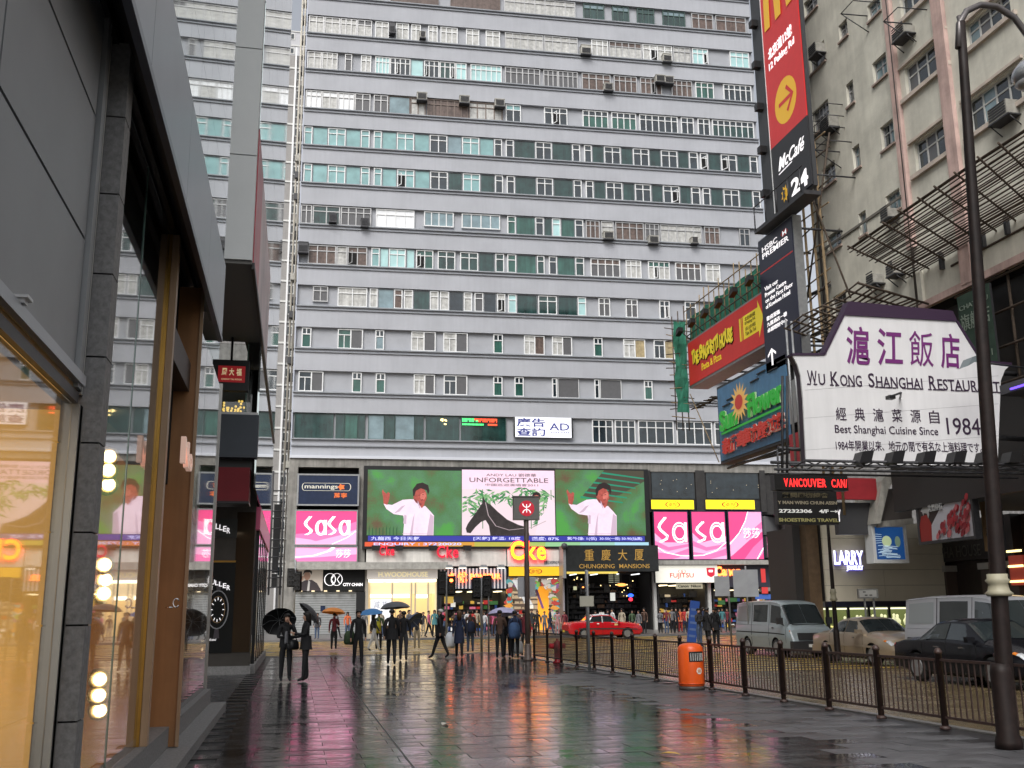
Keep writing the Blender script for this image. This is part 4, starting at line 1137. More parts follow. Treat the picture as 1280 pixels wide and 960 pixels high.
# Bonjour: striped fascia with orange neon, crowded stock below
u0, u1, zb_, zt_ = rect(FA, 549.5, 710.5, 634, 736, -.4)
t = T('shop_sign', 'striped fascia with orange neon 卓悅 Bonjour lettering', 'shop sign', FA, ((u0 + u1) / 2, -.4, zb_))
MB().box(u0, u1, -.38, .1, zb_, zt_).build('casing', mat('stripe_dark', (.05, .06, .09), .5), t)
for k in range(19):
    x = u0 + (u1 - u0) * (k + .2) / 19
    MB().box(x, x + (u1 - u0) / 19 * .42, -.43, -.383, zb_, zt_).build('slat', mat('stripe_pale', (.55, .56, .57), .4, es=.1), t)
neon = E('orange_neon', (1, .14, .03), 5.0)
for st, x0, x1, y0, y1 in (('卓', 560, 568, 716, 727), ('悅', 572, 584, 715, 728), ('BONJOUR', 588, 626, 717, 726)):
    a, b, c, d = rect(FA, x0, y0, x1, y1, -.6)
    text(t, st, a, b, c, d, -.6, neon, thick=.05, bold=.03)
for px in (561, 578, 604, 626):
    u, z = FA.pix(px, 708, -1.0)
    s = T('spot_lamp', 'small canopy floodlight %s' % {561: 'above the left neon character', 578: 'above the right neon character', 604: 'above the middle of the neon word', 626: 'above the end of the neon word'}[px], 'floodlight', FA, (u, -1.0, z), 'small lamps over the neon sign')
    MB().prism([(u - .35, z - .12), (u + .35, z - .12), (u + .2, z + .12), (u - .2, z + .12)], -1.3, -.9).build('lamp_head', steel, s)
    MB().box(u - .28, u + .28, -1.28, -.95, z - .16, z - .123).build('lamp_lens', E('lamp_lens', (1, .95, .8), 2.0), s)
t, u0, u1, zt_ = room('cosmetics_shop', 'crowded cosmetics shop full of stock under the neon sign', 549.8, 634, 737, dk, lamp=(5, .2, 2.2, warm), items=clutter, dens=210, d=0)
cw = [mat('mural_%s' % n_, c, .5) for n_, c in (('teal', (.12, .4, .42)), ('orange', (.8, .35, .06)), ('green', (.2, .42, .08)), ('purple', (.25, .12, .3)), ('cream', (.6, .55, .5)), ('red', (.5, .06, .05)))]
t, u0, u1, zt_ = room('mall_entrance', 'colourful shopping mall entrance with painted portal under the glowing letters', 635, 706, 721, mat('mall_grey', (.3, .28, .3), .5), lamp=(3, .25, 2.5, warm), items=[clutter[i] for i in (2, 3, 7, 5, 1)], dens=60, d=-.3)
q = MB()
for k in range(110):
    x = rnd.uniform(u0, u1 - .5); z = rnd.uniform(zt_ - 1.0, zt_ - .2)
    if k > 45: x = rnd.choice([u0 + rnd.uniform(-.02, .1), u1 - rnd.uniform(.7, 1.0)]); z = rnd.uniform(.3, zt_ - .3)
    q.prism([(x + rnd.uniform(.1, .4) * cos(R(a_)), z + rnd.uniform(.1, .3) * sin(R(a_))) for a_ in range(0, 360, 60)], -.36 - k * .0007, -.32 - k * .0007 + .02, rnd.randrange(6))
q.build('painted_mural', cw, t, kind='stuff')
a, b, c, d = rect(FA, 672, 733, 686, 785, .4)
q = MB(); q.box(a, b, .4, .5, .1, d)
q.build('orange_banner', mat('orange_banner', (.85, .35, .03), .4, es=.5, ec=(1, .4, .03)), t)
MB().prism([(a - .3, 3.5), (a - .1, 3.5), (a + .5, 1.8), (a + .3, 1.8)], .33, .39).build('banner_stripe', cw[3], t)
a, b, c, d = rect(FA, 640, 735, 652, 765, -.9)
q = MB(); q.prism([(a, 4.0), (a + .5, 4.0), (b + .9, 2.1), (b + .3, 2.1)], -.95, -.9); q.build('escalator_rail', white, t)

# Chungking entrance
t, u0, u1, zt_ = room('mansions_entrance', 'dark open entrance hall under the black Chungking Mansions sign', 708, 815, 715, blackm, lamp=(4, .06, 1.4, cool), items=[clutter[0], dk, dk, clutter[7]], dens=90, d=-.2)
hs_ = [('neon_bar_sign', 'small oval orange lit sign hanging in the dark entrance', 771, 729, 783, 733, (1, .35, .08), 1.8), ('neon_blue_sign', 'small blue lit sign in the dark entrance', 785, 742, 792, 746.5, (.03, .12, 1), 2.0), ('neon_red_sign', 'small red lit sign directly below the blue one', 786, 747, 791, 751.5, (1, .03, .06), 1.8),
       ('lit_notice', 'small cream lit notice at the left of the dark entrance', 717, 733, 721, 737.5, (.5, .5, .3), .8), ('white_notice', 'white notice board inside the dark entrance', 763, 741, 769, 751, (.7, .7, .65), .7), ('menu_board', 'grid of pale rows on a lit directory board over the entrance', 760, 716, 775, 729, (.35, .36, .25), .7)]
for nm, lb, x0, y0, x1, y1, c, e in hs_:
    a, b, z0, z1 = rect(FA, x0, y0, x1, y1, .5)
    s = T(nm, lb, 'lit sign', FA, ((a + b) / 2, .5, z0))
    if nm == 'menu_board':
        MB().box(a, b, .52, .6, z0, z1).build('board', dk, s)
        for r_ in range(5):
            for c_ in range(2):
                MB().box(a + .05 + (b - a) * .5 * c_, a + (b - a) * .5 * (c_ + 1) - .06, .5, .518, z0 + .05 + r_ * (z1 - z0) / 5, z0 + (r_ + .62) * (z1 - z0) / 5).build('row', E(nm, c, e), s)
    else:
        MB().prism([((a + b) / 2 + (b - a) / 2 * cos(R(k)), (z0 + z1) / 2 + (z1 - z0) / 2 * sin(R(k))) for k in range(0, 360, 30)] if 'neon' in nm else [(a, z0), (b, z0), (b, z1), (a, z1)], .5, .6).build('panel', E(nm, c, e), s)
        MB().box((a + b) / 2 - .02, (a + b) / 2 + .02, .54, .58, z1, zt_ - .13).build('hanger', black, s)
q = MB()
for k in range(20):
    q.ball((rnd.uniform(u0 + .5, u1 - .5), rnd.uniform(.4, 2.4), rnd.uniform(2.6, zt_ - .3)), .05, 5)
q.build('bulb', E('warm_bulb', (1, .75, .3), 2.2), t, kind='stuff')
u0, u1, _, zt_ = rect(FA, 815.5, 703, 821, 795, -.5)
MB().box(u0, u1, -.5, 3.1, .03, zt_).build('pale_pier', mat('pier_white', (.5, .5, .48), .5, noise=.1), mb_root)

# Fujitsu
t, a, b, z0, z1 = signbox(FA, 819, 707, 897, 728.5, -1.0, .8, 'shop_sign', 'white Fujitsu lightbox sign with red lettering', 'shop sign', mat('warm_white_box', (.72, .70, .62), .4, es=.42, ec=(.9, .87, .76)))
mp = map01(a, b, z0, z1)
text(t, 'FUJITSU', mp(.23, 0)[0], mp(.61, 0)[0], mp(0, .22)[1], mp(0, .56)[1], -1.01, mat('fuji_red', (.6, .05, .04), .4, es=.2), bold=.005)
flat(t, strip(arc(.40, .66, .03, .10, 0, 360, 10), .008) + strip(arc(.45, .66, .03, .10, 0, 360, 10), .008), mp, -1.006, mat('fuji_red', (.6, .05, .04), .4), 'loop')
flat(t, [[(.82, .86), (.96, .86), (.95, .42), (.89, .30), (.83, .42)]], mp, -1.008, mat('fuji_red2', (.6, .02, .05), .4, es=.25), 'shield')
flat(t, [[(.855, .74), (.925, .74), (.92, .6), (.86, .6)]], mp, -1.011, wtxt, 'shield_mark')
sr = [clutter[i] for i in (0, 0, 7, 1, 2, 3, 4)]
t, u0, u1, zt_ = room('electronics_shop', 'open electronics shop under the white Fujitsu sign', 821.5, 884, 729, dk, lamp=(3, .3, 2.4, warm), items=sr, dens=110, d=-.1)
a, b, c, d = rect(FA, 845, 729.5, 878, 736, -.2)
s = MB().box(a, b, -.25, -.15, c, d).build('header_sign', mat('cream_box', (.6, .55, .4), .4, es=.4), t)
text(s, 'Canon  Nikon', a + .15, b - .15, c + .1, d - .1, -.26, dk, bold=.02)
u0, u1, _, zt2 = rect(FA, 884.5, 729, 890, 795, -.3)
MB().box(u0, u1, -.3, 3.1, .03, zt2).build('pale_pier', mat('pier_white', (.5, .5, .48), .5), mb_root)
a, b, c, d = rect(FA, 822, 729.5, 826, 742, -1.2)
# Canon neon shop
t, a, b, z0, z1 = signbox(FA, 893, 706.5, 962, 734, -.5, .3, 'shop_sign', 'dark sign with red and orange neon Canon lettering right of the Fujitsu sign', 'shop sign', mat('neon_back', (.03, .03, .045), .4))
for st, x0, x1, y0, y1, m in (('Canon', 893.5, 926, 708, 720, neon), ('相機', 894, 905, 723, 732, E('red_neon', (1, .03, .03), 5.0)), ('F', 921, 925, 723, 729, E('blue_white_neon', (.4, .45, 1), 1.8))):
    aa, bb, cc, dd = rect(FA, x0, y0, x1, y1, -.6)
    text(t, st, aa, bb, cc, dd, -.6, m, thick=.05, bold=.04)
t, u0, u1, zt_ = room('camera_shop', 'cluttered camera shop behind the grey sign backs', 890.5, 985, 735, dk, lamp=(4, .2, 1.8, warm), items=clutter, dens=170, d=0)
# AD board in the windows
t, a, b, z0, z1 = signbox(FA, 642, 521, 716, 546, -.12, .2, 'advertising_board', 'white board reading 廣告查詢 AD in the lowest window strip', 'sign', E('ad_white', (.95, .95, 1.0), .8))
mp = map01(a, b, z0, z1)
adm = mat('ad_navy', (.06, .07, .28), .4)
for st, x0, x1, y0, y1 in (('廣告', .05, .53, .52, .95), ('查詢', .05, .53, .05, .46), ('AD', .60, .94, .36, .72), ('2722 2322', .62, .94, .22, .29)):
    text(t, st, mp(x0, 0)[0], mp(x1, 0)[0], mp(0, y0)[1], mp(0, y1)[1], -.13, adm, bold=.02 if st != 'AD' else 0.01)
MB().box(a, a + .12, -.13, -.119, z0, z1).build('edge_strip', black, t)
MB().box(b - .12, b, -.13, -.119, z0, z1).build('edge_strip', black, t)

# ================================================================== RIGHT SIDE BUILDING (stained render, pink piers)
stain = mat('stained_render', (0.62, 0.60, 0.52), 0.9, noise=0.24, ns=0.7, streak=0.10, bump=.25, bs=12)
pinkr = mat('faded_pink_render', (0.56, 0.40, 0.36), 0.85, noise=0.25, ns=1.5, streak=.25)
RU0 = RF.ux(1004, RF.pix(1010, 100)[1])
RU1 = RU0 + 34
rb = T('tenement_building', 'stained beige tenement with pink piers and bamboo catch fans at the right', 'building', RF, ((RU0 + RU1) / 2, 0, 0))
zbeam = RF.pix(1157, 382)[1]
RZT = 40
def RR(xl, xr, yt, yb): 
    u, zt_ = RF.pix(xl, yt); _, zb_ = RF.pix(xl, yb)
    return [u, RF.ux(xr, (zt_ + zb_) / 2), zb_, zt_]
small = [(1004.5, 1021, 5, 27), (1048, 1059, 33, 55), (1084, 1100, 8, 30), (1011, 1031, 70, 97), (1057, 1067, 107, 137), (1090, 1108, 80, 109), (1015, 1036, 142, 172), (1065, 1075, 186, 216), (1100, 1117, 160, 192),
         (1027, 1044, 213, 238), (1107, 1125, 246, 272), (1073, 1083, 268, 298), (1033, 1051, 297, 318), (1040, 1058, 372, 400)]
big = [(1123, 1170, -12, 30, 4), (1130, 1181, 86, 125, 4), (1142, 1192, 180, 220, 4), (1206, 1262, 33, 66, 4), (1208, 1275, 128, 174, 4)]
holes = []
for q in small:
    holes.append((RR(*q), 2, 's'))
for q in big:
    holes.append((RR(*q[:4]), q[4], 'b'))
# repeats above and to the right so that the facade goes on outside the frame
PIT = RF.pix(1130, 86)[1] - RF.pix(1142, 180)[1]
for q in big[1:2] + big[4:5]:
    r_ = RR(*q[:4])
    for k in (2, 3, 4):
        h = [r_[0], r_[1], r_[2] + PIT * k, r_[3] + PIT * k]
        if h[3] < RZT - 1: holes.append((h, 4, 'b'))
for k in range(2):
    for r0_, n_ in ((RR(*big[3][:4]), 4),):
        for j in (0, -1, 1, 2):
            h = [r0_[0] + 5.2 * (k + 1), r0_[1] + 5.2 * (k + 1), r0_[2] + PIT * j, r0_[3] + PIT * j]
            if h[1] < RU1 - .3: holes.append((h, 4, 'b'))
def wall_holes(mb, U0, U1, Z0, Z1, hl, y0, y1, m=0):
    xs = sorted(set([U0, U1] + [round(v, 3) for h in hl for v in h[:2] if U0 < v < U1]))
    zs_ = sorted(set([Z0, Z1] + [round(v, 3) for h in hl for v in h[2:] if Z0 < v < Z1]))
    for j in range(len(zs_) - 1):
        zc = (zs_[j] + zs_[j + 1]) / 2
        run = None
        for i in range(len(xs) - 1):
            xc = (xs[i] + xs[i + 1]) / 2
            ins = any(h[0] < xc < h[1] and h[2] < zc < h[3] for h in hl)
            if not ins:
                if run is None: run = xs[i]
            if ins or i == len(xs) - 2:
                e = xs[i] if ins else xs[i + 1]
                if run is not None and e > run: mb.box(run, e, y0, y1, zs_[j], zs_[j + 1], m)
                run = None
q = MB()
wall_holes(q, RU0, RU1, zbeam, RZT, [[round(v, 3) for v in h[0]] for h in holes], 0, .3)
q.build('wall', stain, rb)
MB().box(RU0 + .01, RU1 - .01, .32, 14, zbeam - .3, RZT - .01).build('inner_wall', blackm, rb)
for h, nc, k in holes:
    u0, u1, z0, z1 = h
    f = MB(); bw = .055
    y0, y1 = .12, .20
    f.box(u0, u0 + bw, y0, y1, z0, z1); f.box(u1 - bw, u1, y0, y1, z0, z1); f.box(u0 + bw, u1 - bw, y0, y1, z0, z0 + bw); f.box(u0 + bw, u1 - bw, y0, y1, z1 - bw, z1)
    for i in range(1, nc):
        x = u0 + (u1 - u0) * i / nc; f.box(x - .03, x + .03, y0 + .01, y1, z0 + bw, z1 - bw)
    f.box(u0 + bw, u1 - bw, y0 + .012, y1, z0 + (z1 - z0) * .62, z0 + (z1 - z0) * .62 + .05)
    wn = f.build('window', [mat('pale_frame', (.5, .5, .48), .5, noise=.2), alu][k == 's'], rb)
    for i in range(nc):
        x0_ = u0 + (u1 - u0) * i / nc; x1_ = u0 + (u1 - u0) * (i + 1) / nc
        g_ = rnd.choice([glass_dark, glass_dark, glass_dark, glass_blue, shutter_g] if k == 'b' else [glass_dark, shutter_g, glass_blue])
        MB().box(x0_ + .02, x1_ - .02, .16, .18, z0 + .02, z1 - .02).build('pane', g_, wn)
    s = MB()
    if k == 'b':
        s.box(u0 - .25, u1 + .25, -.12, .1, z0 - .16, z0 - .003)
        MB().box(u0 - .25, u1 + .25, -.10, .0, z1 + .05, z1 + .15).build('lintel', mat('sill_pale', (.50, .43, .37), .85, noise=.2), wn)
    else:
        s.box(u0 - .06, u1 + .06, -.08, .1, z0 - .08, z0 - .003)
    s.build('sill', mat('sill_pale', (.50, .43, .37), .85, noise=.2) if k == 'b' else mat('sill_brown', (.36, .28, .24), .85, noise=.2), wn)
# pink piers
zr = RF.pix(1135, 240)[1]
for px, wd, nm in ((1131, 12, 0), (1196, 16, 1)):
    u = RF.ux(px, RF.pix(px, 200)[1]); 
    ww = .40 if nm == 0 else .55
    MB().box(u - ww / 2, u + ww / 2, -.16, -.003, zbeam + (2.2 if nm == 0 else 0), RZT).build('pier', pinkr, rb)
for k in (1, 2): MB().box(u + 5.2 * k, u + 5.2 * k + .5, -.16, -.003, zbeam, RZT).build('pier', pinkr, rb)
MB().box(RU0, RF.ux(1128, zr), -.05, -.003, zr - .05, zr + .05).build('string_course', mat('dark_joint', (.16, .15, .13), .8), rb)
# stair-tower downpipes
q = MB()
for px in (1008, 1118):
    u = RF.ux(px, RF.pix(px, 60)[1]); q.tube([(u, -.12, zbeam), (u, -.12, RZT)], .06, 6)
q.build('drain_pipe', mat('pipe_dark', (.10, .09, .085), .6), rb)

def acu(px, py, wd=.75, h=.5, cage=False, fr=RF, root=None, d=-.45):
    wd *= .85; h *= .85
    u, z = fr.pix(px, py, d)
    a = MB(); a.box(u - wd / 2, u + wd / 2, d, -.01, z - h / 2, z + h / 2)
    o = a.build('air_conditioner', mat('ac_grey', (.30, .29, .26), .6, noise=.3, ns=5), rb)
    g = MB()
    for k in range(5): g.box(u - wd / 2 + .05, u + wd / 2 - .05, d - .02, d - .001, z - h / 2 + .06 + k * .09, z - h / 2 + .10 + k * .09)
    g.build('grille', dsteel, o)
    b = MB(); b.tube([(u - wd / 2, d + .05, z - h / 2 - .04), (u - wd / 2, 0, z - h / 2 - .35)], .025, 4); b.tube([(u + wd / 2, d + .05, z - h / 2 - .04), (u + wd / 2, 0, z - h / 2 - .35)], .025, 4)
    b.box(u - wd / 2 - .05, u + wd / 2 + .05, d, 0, z - h / 2 - .05, z - h / 2 - .003)
    if cage:
        z0, z1 = z - h, z + h
        for zz in (z0, z, z1):
            b.tube([(u - wd, 0, zz), (u - wd, d - .3, zz), (u + wd, d - .3, zz), (u + wd, 0, zz)], .022, 4)
        for uu in (-1, -.33, .33, 1):
            b.tube([(u + uu * wd, d - .3, z0), (u + uu * wd, d - .3, z1)], .02, 4)
    b.build('bracket', dsteel, o)
acu(1015, 63); acu(1030, 155, .9, .6, True); acu(1122, 42, .9, .35); acu(1246, 140, 1.0, .55); acu(1105, 268, .6, .4); acu(1112, 338, .6, .4); acu(1087, 350, .6, .4)
q = MB()
for px, py in ((1084, 20), (1140, 30), (1050, 190)):
    u, z = RF.pix(px, py)
    q.tube([(u, 0, z), (u - .2, -1.0, z + .1)], .03, 4); q.tube([(u, 0, z - .7), (u - .2, -1.0, z + .1)], .025, 4); q.tube([(u + .9, 0, z), (u + .7, -1, z + .1), (u - .2, -1.0, z + .1)], .025, 4)
q.build('clothes_rack', dsteel, rb)

# lower storeys: deep dark opening, hoarding, shop floor set back
zc1 = RF.pix(1250, 505)[1]
cz0 = 5.35
uc = RF.ux(1247, zc1, -1.2)
lw = MB()
lw.box(RU0 + 3.4, RU1, .35, .6, cz0 - .36, zbeam - .01)
lw.build('recess_wall', dk, rb)
for px in (1150,):
    u, z = RF.pix(px, 370)
    MB().box(u - .3, u + .3, -.12, -.003, zbeam - .1, zbeam + 1.6).build('corner_pier', stain, rb)
u, z = RF.pix(1157, 382)
MB().box(u - .3, RU1, -.14, -.003, zbeam - .12, zbeam + .12).build('beam_edge', pinkr, rb)
for px in (1180, 1232, 1262):
    uu = RF.ux(px, zbeam + 1.0)
    q = MB(); q.prism([(uu - .06, zbeam + .9), (uu + .06, zbeam + .9), (uu + .06, zbeam + 1.5), (uu - .06, zbeam + 1.5)], -.14, -.003)
    q.build('steel_bracket', dsteel, rb)
HB = Fr((20.8, 39, 0), R(-90))
t, a, b, z0, z1 = signbox(HB, 1196, 372, 1241, 470, -.1, .1, 'hoarding', 'dark green hoarding with pale lettering in the opening behind the restaurant sign', 'hoarding', mat('green_hoarding', (.03, .06, .04), .6, noise=.3))
mp = map01(a, b, z0, z1); hl = mat('hoarding_letter', (.22, .27, .22), .6)
text(t, 'CHATEAU', mp(.05, 0)[0], mp(.95, 0)[0], mp(0, .80)[1], mp(0, .86)[1], -.11, hl)
text(t, '旗艦店', mp(.05, 0)[0], mp(.95, 0)[0], mp(0, .52)[1], mp(0, .74)[1], -.11, hl)
text(t, '2720 1111', mp(.2, 0)[0], mp(.9, 0)[0], mp(0, .1)[1], mp(0, .18)[1], -.11, hl)
q = MB()
for k in range(9):
    u = b + .4 + k * .9
    q.tube([(u, .1, zc1), (u, .1, zbeam)], .05, 5)
for k in range(5):
    z = zc1 + .6 + k * 1.1
    q.tube([(a - .5, .0, z), (b + 8, .0, z)], .045, 5)
q.build('scaffold', bamboo_d, rb, kind='stuff')
# canopy over the pavement with thin violet neon
cz0 = 5.35
q = MB(); q.box(uc, RU1, -1.2, .3, zc1 - .1, zc1 + .18)
q.build('canopy', mat('dark_canopy', (.05, .05, .055), .5), rb)
MB().box(uc + .6, RU1, -1.26, -1.203, zc1 - .05, zc1 - .0).build('neon_line', E('violet_neon', (.16, .08, .9), 1.6), rb)
MB().box(uc, RU1, .1, .34, cz0, zc1 - .103).build('tan_wall', mat('tan_wall', (.32, .26, .15), .8, noise=.2), rb)
MB().box(RU0 + 4.2, RU1, .5, 6.0, cz0 - .35, cz0 - .003).build('soffit', mat('soffit_grey', (.12, .12, .12), .8), rb)

# jewellery shop wall: faces the camera under the building
LJ = Fr((21.1, 38.0, 0), 0)
u0, u1, zb_, zt_ = rect(LJ, 1027, 660, 1181, 752)
zt_ = min(zt_ + 1.0, cz0 - .36)
jw = T('jewellery_shop', 'beige clad jewellery shop with lit display window below its plain wall', 'shop', LJ, ((u0 + u1) / 2, 0, 0))
cl = mat('beige_cladding', (.66, .60, .47), .6, noise=.06, ns=1)
hh = (zt_ - zb_) / 5
for k in range(5):
    for j, (a, b) in enumerate(((u0, u0 + 2.6), (u0 + 2.61, u1))):
        MB().box(a, b, 0, .12, zb_ + hh * k + .004, zb_ + hh * (k + 1) - .008).build('cladding_panel', cl, jw)
MB().box(u0, u1, .125, 5, zb_, zt_).build('wall', dk, jw)
MB().box(u0 - .05, u1, -.12, .1, zb_ - .22, zb_ - .003).build('dark_trim', mat('dark_blue_trim', (.015, .015, .03), .3), jw)
MB().box(u0, u1, 0, .3, 0.03, .75).build('stall_riser', black, jw)
MB().box(u0, u1, 1.4, 1.5, .752, zb_ - .23).build('display_back', mat('display_back', (.10, .13, .05), .6, es=.15, ec=(.5, .5, .15)), jw)
MB().box(u0, u1, .05, 1.4, zb_ - .32, zb_ - .26).build('display_light', E('display_light', (1, .95, .7), 1.1), jw)
q = MB(); q2 = MB()
for k in range(16):
    x = u0 + 1.0 + (u1 - u0 - 1.3) * k / 15
    q.lathe([(.02, .80), (.10, .82), (.13, 1.0), (.05, 1.12), (.06, 1.22), (.02, 1.26)], (x, .5 + .2 * (k % 2), rnd.uniform(0, .1)), 8)
q.build('necklace_bust', mat('bust_cream', (.75, .72, .5), .5, es=.5, ec=(1, .95, .6)), jw, kind='stuff')
for k in range(30): q2.ball((rnd.uniform(u0 + .2, u1 - .2), .35, rnd.uniform(.78, .9)), .04, 5)
q2.build('jewel', E('jewel_gold', (1, .85, .3), .9), jw, kind='stuff')
q = MB()
for k in range(7):
    x = u0 + (u1 - u0) * k / 6; q.box(x - .05, x + .05, .0, .1, .752, zb_ - .22)
q.build('mullion', black, jw, kind='stuff')
MB().box(u0, u1, .06, .07, .752, zb_ - .22).build('glass', mat('clear_glass', (.8, .85, .85), .03, trans=1.0, ior=1.3), jw)
for st, x0, y0, x1, y1 in (('LARRY', 1042, 688, 1079, 706), ('JEWELRY', 1058, 707, 1079, 714)):
    a, b, c, d = rect(LJ, x0, y0, x1, y1, -.15)
    text(jw, st, a + .05, b + .05, c - .03, d - .03, -.02, mat('letter_blue_side', (.05, .04, .3), .4, es=.35, ec=(.12, .08, .8)), name='letter_side', thick=.1, bold=.05)
    text(jw, st, a, b, c, d, -.13, E('letter_white', (.95, .97, 1), 1.3), thick=.04, bold=.02)
u0b, u1b, _, _ = rect(LJ, 1009, 690, 1026, 752, .3)
MB().box(u0b, u1b, .3, 1.2, 0.03, zt_).build('brown_pier', mat('brown_marble', (.13, .085, .05), .35, noise=.3), jw)
MB().box(u0b - .35, u0b - .01, .8, 1.4, 0.03, zt_).build('dark_pier', dk, jw)
# red and grey boards hanging over the corner
SG = Fr((20.2, 35.5, 0), 0)
t, a, b, z0, z1 = signbox(SG, 1040, 597, 1096, 624, 0, .2, 'hanging_board', 'plain red board behind the red LED travel sign', 'sign', mat('red_board', (.42, .03, .04), .5, noise=.15))
t2, a, b, z0, z1 = signbox(SG, 1046, 628, 1092, 668, .4, .3, 'fascia_board', 'dark grey fascia board with a white letter Y end above the jewellery shop', 'fascia', mat('grey_board', (.07, .07, .075), .5))
a2, b2, c2, d2 = rect(SG, 1046, 637, 1051, 652, .38)
text(t2, 'Y', a2, b2, c2, d2, .38, wtxt, bold=.03)
# pale wedge canopy
t = T('wedge_canopy', 'weathered white wedge canopy between the red board and the beef poster', 'canopy', SG, (SG.pix(1116, 650)[0], 0, SG.pix(1116, 655)[1]))
P = lambda px, py, d=0: (SG.pix(px, py, d)[0], SG.pix(px, py, d)[1])
q = MB()
q.prism([P(1091, 655), P(1098, 602), P(1106, 594), P(1165, 590), P(1165, 596), P(1112, 604), P(1107, 612), P(1097, 655)], -.2, 1.6)
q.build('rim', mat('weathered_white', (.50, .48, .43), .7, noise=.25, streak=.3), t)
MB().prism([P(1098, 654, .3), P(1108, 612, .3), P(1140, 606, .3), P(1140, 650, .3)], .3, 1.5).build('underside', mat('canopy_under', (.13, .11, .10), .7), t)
MB().prism([P(1095, 660, .2), P(1140, 655, .2), P(1140, 648, .2), P(1096, 652, .2)], .1, 1.2).build('lip', mat('weathered_white', (.5, .48, .43)), t)
# blue illuminated wave sign
t, a, b, z0, z1 = signbox(SG, 1088, 654, 1134, 704, .2, .5, 'picture_sign', 'pale framed blue lightbox with a moon over rippling water', 'sign', mat('deep_blue', (.01, .05, .18), .4, es=.25, ec=(.02, .12, .4)), side=white, fw_=.14, frm=white)
mp = map01(a, b, z0, z1)
flat(t, [[(.40 + .17 * cos(R(k * 24)), .56 + .17 * sin(R(k * 24))) for k in range(15)]], mp, .196, mat('moon_green', (.5, .6, .35), .5, es=.35), 'moon')
flat(t, [[(.78 + .1 * cos(R(k * 24)), .55 + .17 * sin(R(k * 24))) for k in range(15)]], mp, .196, mat('moon_dim', (.25, .35, .25), .5, es=.2), 'moon_reflection')
rp_ = []
for k in range(16):
    z = .06 + k * .024; x = rnd.uniform(.05, .4); l = rnd.uniform(.25, .55)
    rp_ += clipped(strip([(x, z), (x + l * .5, z + .012), (x + l, z - .004)], .014))
for k in range(5): rp_ += clipped(strip([(0, .50 + k * .07), (.22, .52 + k * .06)], .012))
flat(t, rp_, mp, .194, mat('ripple_white', (.6, .75, .8), .5, es=.4), 'ripples')
# beef poster in its steel frame, parallel to the street
BF = Fr((21.4, 39, 0), R(-90))
t, a, b, z0, z1 = signbox(BF, 1143, 612, 1217, 682, 0, .2, 'beef_poster', 'large poster of sliced red beef on a white plate in a steel frame', 'poster', mat('poster_black', (.03, .02, .02), .5), fw_=.1, frm=dsteel)
mp = map01(a, b, z0, z1)
flat(t, [[(.0, 0), (0, .30), (.05, .5), (.16, .52), (.24, .33), (.26, 0)]], mp, -.003, mat('poster_red', (.28, .02, .015), .5), 'red_corner')
flat(t, clipped([[(.22, -.05), (.24, .3), (.4, .55), (.7, .82), (.98, .88), (1.1, .8), (1.1, -.05)]]), mp, -.006, mat('plate_white', (.5, .5, .55), .5), 'plate')
bq = MB()
for k in range(170):
    x = rnd.uniform(.34, .97); z = rnd.uniform(.06, .78)
    if z > .15 + (x - .3) * .95 or z < (x - .8) * .9: continue
    rr_ = rnd.uniform(.035, .06); ang = rnd.uniform(30, 70)
    pts = [(x + rr_ * .62 * cos(R(a_)), z + rr_ * 1.25 * sin(R(a_)) + rr_ * .5 * cos(R(a_))) for a_ in range(0, 360, 45)]
    pts = clip01(pts, .01, .99)
    if len(pts) < 3: continue
    bq.face([(mp(p[0], 0)[0], -.009 - k * .0004, mp(0, p[1])[1]) for p in pts], k % 3)
bq.build('beef_slices', [mat('beef_red', (.38, .02, .03), .4), mat('beef_pink', (.50, .13, .14), .4), mat('beef_dark', (.25, .01, .02), .4)], t, kind='stuff')
text(t, '澳洲冬天不敗河', mp(.04, 0)[0], mp(.86, 0)[0], mp(0, .82)[1], mp(0, .95)[1], -.005, mat('poster_letter', (.42, .42, .42), .5), bold=.02)
text(t, '放題特價', mp(.22, 0)[0], mp(.5, 0)[0], mp(0, .56)[1], mp(0, .70)[1], -.04, mat('poster_letter', (.42, .42, .42), .5), bold=.02)
flat(t, [[(.05, .60), (.10, .68), (.20, .66), (.22, .52), (.19, .44), (.17, .54), (.11, .56), (.10, .50), (.08, .58)]], mp, -.007, mat('poster_letter', (.42, .42, .42), .5), 'goat_mark')
# Alpha House entrance, set back
AH = Fr((26.4, 38.0, 0), R(-90))
u0, _ = AH.pix(1182, 720)
ah = T('alpha_house_entrance', 'dark set back entrance with dim PHA HOUSE letters behind the lamp post', 'building', AH, (u0 + 4, 0, 0))
MB().box(u0 - 1.5, u0 + 24, .3, 4, .02, cz0 - .36).build('wall', mat('entrance_brown', (.045, .032, .026), .5, noise=.3), ah)
for px in (1186, 1240, 1275):
    uu = AH.ux(px, 2)
    MB().box(uu - .25, uu + .25, -.2, .299, .02, 3.0).build('pier', mat('pier_brown', (.10, .07, .055), .5), ah)
    MB().box(uu - .32, uu + .32, -.27, .297, 3.003, 3.25).build('capital', mat('capital_pale', (.4, .37, .33), .6), ah)
MB().box(u0 - 1.2, u0 + 4.5, -.15, .297, 3.4, 5.0).build('fascia', mat('fascia_dark', (.025, .02, .018), .4), ah)
a, b, c, d = rect(AH, 1184, 712, 1228, 728, -.2)
text(ah, 'ALPHA HOUSE', a - 1.0, b, 3.55, 4.0, -.16, mat('dim_letter', (.13, .125, .11), .4, metal=.5))
text(ah, '豪 華 大 廈', a, b, 4.15, 4.6, -.16, mat('dim_letter', (.13, .125, .11), .4))
a, b, c, d = rect(AH, 1257, 695, 1277, 732, -.5)
